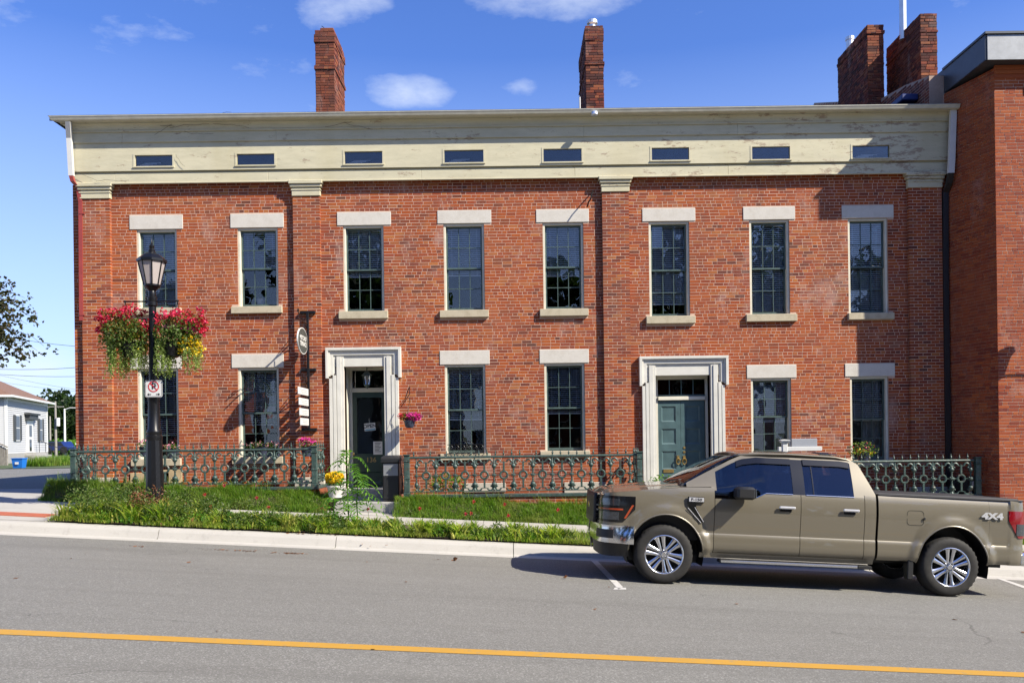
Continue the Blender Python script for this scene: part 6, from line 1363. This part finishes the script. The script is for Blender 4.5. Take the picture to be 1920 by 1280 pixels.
for i, (x, y, a) in enumerate(((.02, -.865, 0), (4.06, -.865, .3), (.02, .865, .1), (4.06, .865, .5))):
    w_ = bpy.data.objects.new('wheel', WM[0]); COL.objects.link(w_); w_.parent = truck; w_.location = (x - .02 + .0, y, RT); w_.rotation_euler = (0, a, 0 if y < 0 else math.pi)
    if abs(x - 4.06) < .1: w_.location.x = 4.0 + .03
    for nm, me in (('rim', WM[1]), ('brake_disc', WM[2]), ('hub', WM[4])): inst(me, nm, w_)
    for k in range(6): inst(WM[3], 'spoke', w_, rot=(0, k * math.pi / 3 + .26, 0)); inst(WM[5], 'wheel_nut', w_, (.057 * math.cos(k * math.pi / 3), 0, .057 * math.sin(k * math.pi / 3)))
# ================================================================ PLANTING
def strip_pts(n, x0, x1, y0, y1, f, keep=None):
    X = RNG.uniform(x0, x1, n); Y = RNG.uniform(y0, y1, n)
    if keep is not None: k = keep(X, Y); X, Y = X[k], Y[k]
    return np.stack([X, Y, f(X, Y)], 1)
def clump(X, Y, s): 
    return .5 + .5 * np.sin(X * 2.3 * s + 1.7 * np.sin(Y * 3.1 * s)) * np.cos(Y * 4.7 * s + X * 1.1 * s)
def grass_obj(name, P, H, lean, wid, mat, seg=3):
    V, F = blades(P, H, lean, wid, seg); return kind(fast(name, V, F, mat), 'stuff')
off_path = lambda X, Y: (X < FPATH[0] + .08) | (X > FPATH[1] - .12)
P = strip_pts(46000, -9.75, 3.0, 17.5, 17.97, mound, off_path); H = (.03 + .11 * clump(P[:, 0], P[:, 1], 1.3) + .10 * clump(P[:, 0] + 3, P[:, 1], 4.1)) * RNG.uniform(.4, 1.2, len(P)); grass_obj('bank_grass', P, H, .8, .008, 'grass')
P = strip_pts(9000, 3.0, 12, 17.5, 17.97, mound); grass_obj('bank_grass', P, .06 + .12 * RNG.uniform(.3, 1, len(P)), .8, .012, 'grass', 2)
P = strip_pts(3500, -9.6, 2.5, 17.85, 18.02, mound, off_path); P = P[clump(P[:, 0], P[:, 1], 2.2) > .55]; grass_obj('tall_grass', P, RNG.uniform(.15, .36, len(P)), .7, .008, 'grass')
bz = lambda X, Y: zg(X, Y) + .02
P = strip_pts(13000, -8.1, 1.3, 14.95, 16.34, bz, lambda X, Y: clump(X, Y, 1.0) + (X < -5) * .35 > .5); grass_obj('bed_grass', P, (.05 + .12 * RNG.uniform(.2, 1, len(P))) * np.where(P[:, 0] < -5.8, 1.6, 1.), .8, .010, 'lily_leaf')
P = strip_pts(9000, 1.3, 12, 14.95, 16.34, bz); grass_obj('bed_grass', P, .05 + .10 * RNG.uniform(.2, 1, len(P)), .8, .012, 'grass', 2)
P = strip_pts(5200, -8.1, 1.6, 14.86, 15.02, bz, lambda X, Y: clump(X, Y, 1.7) > .33); grass_obj('edge_grass', P, .05 + .10 * RNG.uniform(.2, 1, len(P)), 1.3, .010, 'lily_leaf')
# leafy weeds and ground cover in the bed
def weeds(name, cs, mat, size, asp, up=.5):
    Ps = []
    for (x, y, r, h, n) in cs:
        q = ell(n, (0, 0, 0), (r, r, h), .0); q[:, 2] = np.abs(q[:, 2]); Ps.append(q + np.array([x, y, float(bz(x, y))]))
    return kind(quads(name, leaves(np.concatenate(Ps), size, asp, up), mat), 'stuff')
rs = random.Random(5)
weeds('ground_cover', [(rs.uniform(-7.9, -5.6), rs.uniform(15.05, 16.2), rs.uniform(.15, .34), rs.uniform(.34, .68), 330) for _ in range(46)] + [(rs.uniform(-5.9, -3.2), rs.uniform(15.03, 15.6), rs.uniform(.15, .3), rs.uniform(.2, .36), 300) for _ in range(22)], 'bush_leaf', .055, .45)
weeds('ground_cover', [(rs.uniform(-3.4, 1.0), rs.uniform(15.03, 15.6), rs.uniform(.12, .26), rs.uniform(.14, .28), 210) for _ in range(30)], 'bush_leaf', .05, .5)
weeds('ground_cover', [(rs.uniform(-7.6, .9), rs.uniform(15.02, 15.6), rs.uniform(.12, .25), rs.uniform(.14, .28), 200) for _ in range(34)], 'sumac_leaf', .045, .55)
weeds('dry_weeds', [(lx + rs.uniform(-.28, .34), rs.uniform(15.35, 15.72), .15, rs.uniform(.42, .70), 240) for _ in range(12)] + [(rs.uniform(-7.8, -2), rs.uniform(15., 15.5), .2, .16, 60) for _ in range(12)], 'dry_leaf', .04, .5)
# daylily clumps: strap leaves arching from one crown
def lily(x, y, n, h, name='lily_clump'):
    P = np.array([[x, y, float(bz(x, y))]] * n) + RNG.normal(size=(n, 3)) * np.array([.04, .04, 0]); return P, RNG.uniform(.6, 1., n) * h
weeds('bank_weeds', [(x, y, r, h, n) for x, y, r, h, n in ((rs.uniform(-9.4, 2.5), rs.uniform(17.55, 17.85), rs.uniform(.08, .2), rs.uniform(.10, .26), 90) for _ in range(46)) if not (FPATH[0] - .1 < x < FPATH[1] + .1)], 'bush_leaf', .05, .5)
Ps, Hs = [], []
for k in range(150):
    x = rs.uniform(-8., 1.15); y = rs.uniform(15.0, 16.25 if x < -5.8 else 15.6)
    p, h = lily(x, y, rs.randint(18, 34), rs.uniform(.36, .64) * (1. if x < -5.8 else .66)); Ps.append(p); Hs.append(h)
for k in range(34):
    p, h = lily(rs.uniform(-8., 1.2), rs.uniform(14.95, 15.02), rs.randint(7, 15), rs.uniform(.22, .36)); Ps.append(p); Hs.append(h)
grass_obj('daylily_leaves', np.concatenate(Ps), np.concatenate(Hs), 1.1, .036, 'lily_leaf', 5)
# single red daylilies: flower, stem, leaves
def flower_at(i, u, v, D):
    x, z = px(u, v, D); g = float(bz(x, D)) if D < 17 else float(mound(x, D))
    where = ('left of the lamp post', 'right of the lamp post', 'below the fence centre', 'near the white chrysanthemum pot', 'in front of the middle fence')
    t = thing('daylily', LILY[i], 'flower', (x, D, g), 'red daylilies in flower along the bed'); P, h = lily(x, D, 14, .35)
    if D > 17: P[:, 2] = g
    V, F = blades(P, h * .8, 1.1, .02, 4); fast('leaf_clump', V, F, 'lily_leaf', t); t.children[0]['kind'] = 'stuff'
    MB().tube([(x + .03, D, g), (x + .01, D, (g + z) / 2), (x, D, z)], .005, 4).build('stem', 'lily_leaf', t)
    m = MB()
    for k in range(6):
        a = k * math.pi / 3 + i; c, s_ = math.cos(a), math.sin(a); r = .036
        m.add([(x, D, z), (x + c * r * .6 - s_ * .013, D - .03 + s_ * r * .4, z + .03 + s_ * r * .5), (x + c * r * 1.25, D - .035 + s_ * .03, z + .022 + s_ * r), (x + c * r * .6 + s_ * .013, D - .03 + s_ * r * .4, z + .03 + s_ * r * .5 - .014)], [(0, 1, 2, 3)])
    m.build('blossom', 'red_petal', t)
LILY = ['red daylily at the left end of the row, right of the lamp post', 'red daylily beside the fence rail, right of the lamp post', 'small red daylily low against the pavement edge below the double window', 'red daylily high in front of the fence rail', 'dark red daylily left of the chrysanthemum pot by two steps', 'low red daylily just left of the entrance path', 'red daylily at the edge of the entrance path under the white pot',
        'red daylily in front of the door step', 'red daylily in front of the parcel box', 'left bloom of the close red pair below the middle fence', 'right bloom of the close red pair below the middle fence', 'red daylily against the base rail of the middle fence', 'red daylily high in the grass right of the close pair', 'red daylily in line with the fifth fence ring from the right', 'red daylily nearest the truck grille']
for i, (u, v) in enumerate([(350, 946), (385, 929), (396, 951), (421, 912), (482, 935), (504, 953), (604, 954), (690, 956), (787, 955), (873, 965), (883, 964), (888, 942), (946, 947), (953, 968), (1046, 957)]): flower_at(i, u, v, 15.75 if v > 935 else 16.1)
# dead leaves in the gutter and on the road
P = [];
for (u, v, n) in ((255, 1004, 5), (410, 1010, 8), (455, 1012, 12), (545, 1017, 40), (575, 1019, 22), (640, 1022, 6), (700, 1028, 4), (830, 1030, 3), (100, 1000, 2)):
    c0 = ray_road(u, v, .0); P += [(c0[0] + random.gauss(0, .12), c0[1] + random.gauss(0, .03), 0) for _ in range(n)]
P += [(random.uniform(-7, 6), random.uniform(7, 14), 0) for _ in range(16)]
P = np.array(P); P[:, 2] = zg(P[:, 0], P[:, 1]) + .012; d = leaves(P, .075, .65, 0); d[:, 2] = np.maximum(np.repeat(P[:, 2], 4) - .006 + (d[:, 2] - np.repeat(P[:, 2], 4)) * .4, np.repeat(P[:, 2], 4) - .006); kind(quads('fallen_leaves', d, 'dry_leaf'), 'stuff')
for i, (u, v, s_) in enumerate(((853, 1031, .07), (1060, 1085, .055))):
    c0 = ray_road(u, v, .0); t = thing('dead_leaf', ('brown curled leaf lying against the kerb in mid road edge', 'small dark leaf lying on the road ahead of the front wheel')[i], 'leaf', (c0[0], c0[1], c0[2] + .02)); quads('leaf_blade', leaves([(c0[0], c0[1], c0[2] + .03)] * 3, s_ * 1.4, .8, .2), 'dry_leaf', t)
# pinnate sumac growing through the bed by the path
def sumac(u, v, D, h, nst, label):
    x, _ = px(u, v, D); g = float(bz(x, D)); t = thing('sumac_sapling', label, 'sapling', (x, D, g)); Ls = []; mst = MB()
    top = (x + .03, D, g + h); mst.tube([(x, D, g), (x - .03, D, g + h * .45), (x + .0, D, g + h * .8), top], [.014, .012, .009, .005], 6)
    for k in range(nst):
        z0 = g + h * (.28 + .72 * k / nst); a = k * 2.4; L_ = .62 * (1 - .35 * k / nst) * random.uniform(.8, 1.1); pts = []
        for q in np.linspace(0, 1, 9): pts.append(Vector((x + math.cos(a) * L_ * q, D + math.sin(a) * L_ * q * .7, z0 + .16 * math.sin(q * 1.9) - .30 * q * q)))
        mst.tube(pts, .004, 4)
        for q in range(1, 9):
            p = pts[q]; dr = (pts[q] - pts[q - 1]).normalized(); sd2 = dr.cross(Vector((0, 0, 1))).normalized()
            for sg2 in (-1, 1):
                ll = .15 * (1 - .4 * abs(q / 8 - .45)); e = sd2 * sg2 * .9 + dr * .45 + Vector((0, 0, -.28)); e.normalize(); w = dr * .021
                tip = p + e * ll; mid = p + e * ll * .45; Ls += [tuple(p), tuple(mid + w), tuple(tip), tuple(mid - w)]
    mst.build('stem', 'sumac_leaf', t); kind(quads('leaflet', np.array(Ls), 'sumac_leaf', t), 'stuff')
sumac(655, 980, 15.7, 1.42, 16, 'tall bright green sapling with feathery leaves in front of the door surround')
sumac(672, 980, 15.85, .95, 12, 'shorter feathery green sapling right of the tall one by the path')
sumac(628, 985, 15.5, .55, 8, 'low feathery sapling in the bed in front of the white flower pot')
# ================================================================ TREES
def tree(name, label, x, y, z0, h, r, n, leaf, mat, group=None, trunk=.18, flat=1., seed=0, nb_=9, hollow=.2, cz=.62):
    rr = random.Random(seed); t = thing(name, label, 'tree', (x, y, z0), group); m = MB(); cz_ = z0 + h * cz
    m.tube([(x, y, z0), (x + .1 * r, y, z0 + h * .25), (x - .05 * r, y, z0 + h * .5), (x, y, z0 + h * .8)], [trunk, trunk * .8, trunk * .55, trunk * .2], 8); tk = m.build('trunk', 'bark', t)
    cs = []
    for k in range(nb_):
        a = rr.uniform(0, 6.28); e = rr.uniform(-.5, .9); q = rr.uniform(.35, .78); c_ = (x + math.cos(a) * r * q, y + math.sin(a) * r * q, cz_ + e * h * .36); cs.append((c_, r * rr.uniform(.30, .5)))
        MB().tube([(x, y, z0 + h * rr.uniform(.3, .5)), ((x + c_[0]) / 2, (y + c_[1]) / 2, (z0 + h * .45 + c_[2]) / 2 + .2), c_], [trunk * .4, trunk * .25, trunk * .06], 5).build('limb', 'bark', tk)
    Ps = [ell(n // len(cs), c_, (rc, rc, rc * flat), hollow) for c_, rc in cs]; Ps.append(ell(n // 4, (x, y, cz_), (r * .85, r * .85, h * .36), .6))
    kind(quads('crown', leaves(np.concatenate(Ps), leaf, .75, 0), mat, t), 'stuff'); return t
# maple with drooping leafy boughs
mx_, my_ = px(-112, 600, 27)[0], 27.; mz0 = float(zg(-12, 27)); lt = thing('maple_tree', 'dark leaved maple whose boughs reach in at the left edge of the picture', 'tree', (mx_, my_, mz0)); rm_ = random.Random(12)
tk = MB().tube([(mx_, my_, mz0), (mx_ + .1, my_, mz0 + 1.8), (mx_ - .05, my_, mz0 + 4.4), (mx_, my_, mz0 + 7.3)], [.18, .15, .11, .03], 8).build('trunk', 'bark', lt); Ps = []
for k in range(110):
    a = rm_.uniform(0, 6.28); zs = mz0 + rm_.uniform(4.0, 7.0); L_ = rm_.uniform(1.7, 3.1) * (1.08 - abs((zs - mz0 - 5.2) / 4.2)); pts = []
    for q in np.linspace(0, 1, 8): pts.append((mx_ + math.cos(a) * L_ * q + rm_.uniform(-.05, .05), my_ + math.sin(a) * L_ * q, zs + L_ * (.42 * q - .52 * q * q) + rm_.uniform(-.05, .05)))
    MB().tube(pts, [.035, .03, .025, .02, .015, .012, .008, .005], 4).build('limb', 'bark', tk)
    for q in range(2, 8):
        for _ in range(3):
            tw = np.array(pts[q]) + np.array([rm_.gauss(0, .17), rm_.gauss(0, .17), rm_.gauss(-.05, .12)]); Ps.append(tw + RNG.normal(size=(5, 3)) * .055)
kind(quads('crown', leaves(np.concatenate(Ps), .125, .8, 0), 'maple_leaf', lt), 'stuff')
# wooded rise beyond the side street
for i, (u, v0, D, w) in enumerate(((128, 738, 105, 3.2), (103, 756, 95, 1.4), (112, 770, 100, 3.4), (98, 772, 120, 3.0), (142, 760, 100, 4.0), (85, 790, 125, 4.5), (160, 775, 110, 4.))):
    x, zt_ = px(u, v0, D); g = CZ - 1.5; lab = ['tall round topped green tree at the right of the far tree line', 'pointed dark conifer rising above the white house roof', 'dense dark green tree between the utility poles', 'dark tree just right of the white house', 'bushy tree cut off by the brick corner', 'low dark tree behind the white house', 'green tree hidden by the brick corner'][i]
    tree('conifer_tree' if i == 1 else 'far_tree', lab, x, D, g, zt_ - g, w, 1500, .55, 'tree_leaf', 'trees beyond the side street', .2, 1.1, 20 + i, 10, .4, .6)
hx_, hz2_ = px(118, 838, 80); kind(quads('hedge_row', leaves(ell(900, (hx_, 82, hz2_), (5, 1.5, .8), .1), .35, .8), 'sumac_leaf'), 'stuff'); 
for i, (x, y, h, r) in enumerate(((-34, -14, 15, 6.5), (-21, -16, 12, 5.2), (-9, -15, 16, 6.2), (4, -16, 12.5, 4.8), (14, -15, 17, 6.4), (26, -16, 13, 5.4), (38, -14, 15, 6.5))):
    tree('street_tree', ['broad tree across the road, mirrored in the leftmost windows', 'smaller tree across the road, mirrored left of the front door', 'tall tree across the road, mirrored in the door glass', 'low tree across the road opposite the middle windows', 'tallest tree across the road, mirrored beside the teal doors', 'round tree across the road, mirrored in the truck windows', 'broad tree across the road opposite the neighbouring building'][i], x, y, CZ - 2, h, r, 4200, .62, 'tree_leaf', 'trees on the far side of the road', .3, .9, 40 + i, 12, .3)
# ================================================================ WHITE HOUSE ACROSS THE SIDE STREET
A = Vector((px(12, 800, 55)[0], 55, 0)); Bv = Vector((px(88, 800, 65.6)[0], 65.6, 0)); e1 = (Bv - A).normalized(); LH = (Bv - A).length; e2 = Vector((e1.y, -e1.x, 0)); e2 = -e2 if e2.x > 0 else e2
zb3 = px(30, 849, 57)[1]; zt6 = px(12, 741, 55)[1]
ho = thing('white_house', 'small white clapboard house with brown hip roof beyond the side street', 'house', tuple(A))
def hp(a, b_, z): p = A + e1 * a + e2 * b_; return (p.x, p.y, z)
def hbox(m, a0_, a1_, b0_, b1_, z0, z1):
    V = [hp(a, b_, z) for z in (z0, z1) for a, b_ in ((a0_, b0_), (a1_, b0_), (a1_, b1_), (a0_, b1_))]; return m.add(V, [(0, 1, 2, 3), (7, 6, 5, 4), (0, 4, 5, 1), (1, 5, 6, 2), (2, 6, 7, 3), (3, 7, 4, 0)])
hw_ = hbox(MB(), 0, LH, 0, 9, zb3, zt6).build('wall', 'clapboard', ho)
hbox(MB(), -.05, LH + .05, -.05, 9.05, zb3 - 1.2, zb3).build('foundation', 'step_concrete', ho)
n = int((zt6 - zb3) / .125)
for k in range(n):
    z = zb3 + (zt6 - zb3) * k / n; m = MB(); hh = (zt6 - zb3) / n
    V = [hp(-.035, -.035, z), hp(LH + .0, -.035, z), hp(LH, -.006, z + hh - .006), hp(-.006, -.006, z + hh - .006), hp(-.035, 9, z), hp(-.006, 9, z + hh - .006), hp(-.001, -.001, z), hp(LH, -.001, z), hp(-.001, 9, z)]
    m.add(V, [(0, 1, 2, 3), (4, 0, 3, 5), (0, 6, 7, 1), (6, 0, 4, 8)]); m.build('board', 'clapboard', hw_)
m = MB(); hbox(m, -.06, .1, -.06, .1, zb3, zt6); hbox(m, LH - .12, LH + .04, -.06, .1, zb3, zt6); hbox(m, -.05, LH, -.07, .0, zt6 - .28, zt6); m.build('corner_board', 'sign_white', ho)
m = MB(); ez_ = zt6; o_ = .45; ap = 2.5; V = [hp(-o_, -o_, ez_), hp(LH + o_, -o_, ez_), hp(LH + o_, 9 + o_, ez_), hp(-o_, 9 + o_, ez_), hp(4.5, 4.5, ez_ + ap), hp(LH - 4.5, 4.5, ez_ + ap)]
m.add(V, [(0, 1, 5, 4), (1, 2, 5), (2, 3, 4, 5), (3, 0, 4), (3, 2, 1, 0)]); m.build('roof', 'brown_roof', ho)
m = MB(); hbox(m, -o_ - .02, LH + o_ + .02, -o_ - .06, -o_, ez_ - .12, ez_ + .02); hbox(m, -o_ - .06, -o_ - .0, -o_, 9, ez_ - .12, ez_ + .02); m.build('eave_gutter', 'sign_white', ho)
def ha(u): return min(LH, max(0, (u - 12) / 76 * LH * 1.0 + 0)) 
def hh_(v, a): D = (A + e1 * a).y; return px(50, v, D)[1]
def af(u):   # position along the wall for a photograph column
    lo, hi = 0, LH
    for _ in range(30):
        mid = (lo + hi) / 2; p = A + e1 * mid
        if 960 + p.x / p.y * FPX < u: lo = mid
        else: hi = mid
    return mid
for (u0, u1, v0, v1) in ((28, 34.5, 779, 824), (73, 77, 786, 826)):
    a0_, a1_ = af(u0), af(u1); z0_, z1_ = hh_(v1, a0_), hh_(v0, a0_); w_ = hbox(MB(), a0_ - .08, a1_ + .08, -.09, -.03, z0_ - .08, z1_ + .08).build('window', 'sign_white', ho); hbox(MB(), a0_, a1_, -.10, -.091, z0_, z1_).build('pane', 'car_glass', w_); hbox(MB(), a0_, a1_, -.108, -.101, (z0_ + z1_) / 2 - .03, (z0_ + z1_) / 2 + .03).build('sash_bar', 'sign_white', w_)
    for (s0_, s1_) in ((a0_ - .50, a0_ - .09), (a1_ + .09, a1_ + .50)): hbox(MB(), s0_, s1_, -.11, -.04, z0_ - .05, z1_ + .05).build('shutter', 'shutter', w_)
a0_, a1_ = af(50), af(58.5); z0_, z1_ = hh_(848, a0_), hh_(794, a0_); d_ = hbox(MB(), a0_ - .2, a1_ + .2, -.10, -.03, z0_, z1_ + .25).build('door', 'sign_white', ho); hbox(MB(), a0_ + .35, a1_ - .25, -.115, -.101, z1_ - .9, z1_ - .1).build('door_light', 'car_glass', d_); hbox(MB(), a0_ + .35, a1_ - .35, -.115, -.101, z0_ + .1, z1_ - 1.1).build('door_light', 'car_glass', d_); hbox(MB(), a0_ - .5, a1_ + .6, -.35, -.02, z1_ + .28, z1_ + .62).build('door_hood', 'shutter', ho); hbox(MB(), a0_ - .7, a1_ + .8, -.45, -.02, z1_ + .62, z1_ + .75).build('door_hood', 'shutter', ho)
for k in range(4): hbox(MB(), a0_ - .8, a1_ + 1.0, -.4 - .35 * (k + 1), -.02, zb3 - .16 * (k + 1) - .2, zb3 - .16 * k - .02).build('door_step', 'step_concrete', ho)
m = MB()
for k in range(5): a = a1_ + 1.0; p = hp(a, -.3 - .4 * k, 0); m.cyl((p[0], p[1], zb3 - .16 * k - .3), (p[0], p[1], zb3 + .85 - .18 * k), .02, n=5)
p, q_ = hp(a1_ + 1, -.3, zb3 + .85), hp(a1_ + 1, -1.9, zb3 + .13); m.cyl(p, q_, .025, n=5); m.build('stair_rail', 'black_iron', ho)
# wooden ramp railing at the left edge
m_x, m_z = px(6, 850, 50); rp_ = thing('deck_railing', 'weathered grey wooden railing beside the white house', 'railing', (m_x, 50, m_z - 1))
for k in range(9): x = px(-16 + 3.6 * k, 830, 50)[0]; MB().box(x - .04, x + .04, 49.96, 50.04, m_z - .9, m_z + .75 - .06 * k).build('baluster', 'dry_wood', rp_)
MB().tube([P3(-20, 822, 49.93), P3(14, 838, 49.93)], .05, 4).build('handrail', 'dry_wood', rp_)
# blue recycling box
rx, rz = px(36.5, 878, 43.7); rbn = thing('recycling_box', 'bright blue recycling box at the far kerb of the side street', 'recycling box', (rx, 43.7, rz))
MB().add([(rx + sx5 * w5, 43.7 + sy5 * .2 * w5 / .25, rz + z5) for z5, w5 in ((0, .22), (.52, .28)) for sx5, sy5 in ((-1, -1), (1, -1), (1, 1), (-1, 1))], [(0, 3, 2, 1), (0, 1, 5, 4), (1, 2, 6, 5), (2, 3, 7, 6), (3, 0, 4, 7), (4, 5, 6, 7)]).build('box', 'bin_blue', rbn); MB().box(rx - .30, rx + .30, 43.45, 43.95, rz + .50, rz + .54).build('rim', 'bin_blue', rbn); MB().box(rx - .09, rx + .09, 43.452, 43.468, rz + .22, rz + .34).build('recycling_mark', 'sign_white', rbn)
sheet('far_verge', 0, 0, 0, 0, 'terrain', .03, xs=[-60, -40, -30, -24, -20], ys=[43, 46, 52, 60, 90]); 
P = strip_pts(5000, px(82, 860, 48)[0], px(130, 860, 48)[0] , 46, 52, lambda X, Y: zg(X, Y) + .05); grass_obj('verge_grass', P, RNG.uniform(.2, .7, len(P)), .5, .03, 'grass', 2)
# far cars
def small_car(label, u, v, D, mat, L_=4.6, h=1.7):
    x, z = px(u, v, D); c_ = thing('parked_car', label, 'car', (x, D, z), 'cars parked far down the side street')
    MB().prism([(x - L_ / 2, z + .3), (x - L_ / 2, z + h * .56), (x - L_ * .40, z + h * .62), (x - L_ * .30, z + h), (x + L_ * .22, z + h), (x + L_ * .34, z + h * .62), (x + L_ / 2, z + h * .52), (x + L_ / 2, z + .3)], D, D + 1.8).build('body', mat, c_)
    MB().prism([(x - L_ * .36, z + h * .64), (x - L_ * .28, z + h * .94), (x + L_ * .20, z + h * .94), (x + L_ * .30, z + h * .64)], D - .01, D + 1.81).build('windows', 'car_glass', c_).name = 'side_glass'
    for s_ in (-.31, .31): MB().lathe([(.01, -.02), (.2, -.02), (.33, -.01), (.33, .2), (.01, .2)], (x + s_ * L_, D, z + .33), 14, 'y').build('wheel', 'tyre', c_)
small_car('dark blue car parked at the end of the side street', 106, 849, 88, 'car_blue', 1.9 * 1.15, 1.0) if False else small_car('dark blue car parked at the end of the side street', 104, 850, 78, 'car_blue', 2.4, 1.1)
small_car('white car half hidden beside the dark blue car', 124, 848, 84, 'sign_white', 2.0, .9)
# poles and wires
for i, (u, v0, v1, D) in enumerate(((94.5, 780, 848, 90), (105, 752, 852, 72), (122, 766, 848, 80))):
    x, z0 = px(u, v1, D); z1 = px(u, v0, D)[1]; t = thing('utility_pole', ['short thin wooden utility pole nearest the white house', 'tall wooden pole with grey transformer in front of the far trees', 'pale pole with curved lamp arm near the brick corner'][i], 'utility pole', (x, D, z0 - .8), 'poles along the side street')
    MB().cyl((x, D, z0 - .8), (x, D, z1), .12, .08).build('pole', 'pole_wood' if i < 2 else 'white_metal', t)
    if i == 1: MB().cyl((x + .25, D - .1, z0 + 1.5 + .9), (x + .25, D - .1, z0 + 2.2 + .9), .16).build('transformer', 'white_metal', t); MB().box(x - .7, x + .7, D - .05, D + .05, z1 - .5, z1 - .42).build('crossarm', 'pole_wood', t)
    if i == 2: MB().tube([(x, D, z1 - .1), (x + .5, D, z1 + .08), (x + 1.3, D, z1 + .06)], .05, 5).build('lamp_arm', 'white_metal', t)
for i, (u0, v0, u1, v1, D) in enumerate(((-60, 616, 300, 650, 34), (-60, 690, 300, 668, 42), (-60, 697, 300, 694, 46), (-60, 690, 300, 747, 60), (-60, 706, 300, 741, 62))):
    a = P3(u0, v0, D); b_ = P3(u1, v1, D); pts = [(a[0] + (b_[0] - a[0]) * t, D, a[2] + (b_[2] - a[2]) * t - .3 * math.sin(math.pi * t)) for t in np.linspace(0, 1, 12)]
    tag(MB().tube(pts, (.011, .014, .014, .010, .010)[i], 4).build('overhead_cable', 'black_plastic'), ['highest overhead cable against the pale sky at left', 'second overhead cable from the top at left', 'third cable, level just above the house roof', 'thin cable slanting down behind the house ridge', 'lowest thin cable above the far trees'][i], 'cable', 'overhead cables crossing the side street')

# ---- houses across the road: they close the view that the windows mirror
for i, (x, w, h, mt, lab) in enumerate(((-28, 15, 7.5, 'brick_new', 'brick house across the road, mirrored in the windows over the lamp post'), (-9, 13, 6.5, 'clapboard', 'pale boarded house across the road, mirrored around the glazed door'), (9, 15, 8, 'brick_new', 'tall brick house across the road, mirrored in the teal door bay'), (28, 14, 7, 'clapboard', 'pale boarded house across the road at the right'))):
    y0, z0 = -22., CZ - 2.; t = thing('opposite_house', lab, 'house', (x, y0, z0), 'houses on the far side of the road')
    wl_ = MB().box(x - w / 2, x + w / 2, y0 - 9, y0, z0, z0 + h).build('wall', mt, t)
    MB().prism([(y0 - 9.5, z0 + h), (y0 + .5, z0 + h), (y0 - 4.5, z0 + h + 3.0)], x - w / 2 - .4, x + w / 2 + .4, 'x').build('roof', 'roof_shingle', t)
    for k in range(5):
        for zz in (1.3, 4.3):
            if zz + 1.6 < h: xx = x - w / 2 + w * (k + .5) / 5; w_ = MB().box(xx - .5, xx + .5, y0 - .02, y0 + .04, z0 + zz, z0 + zz + 1.6).build('window', 'sign_white', t); MB().box(xx - .42, xx + .42, y0 + .041, y0 + .05, z0 + zz + .08, z0 + zz + 1.52).build('pane', 'car_glass', w_)
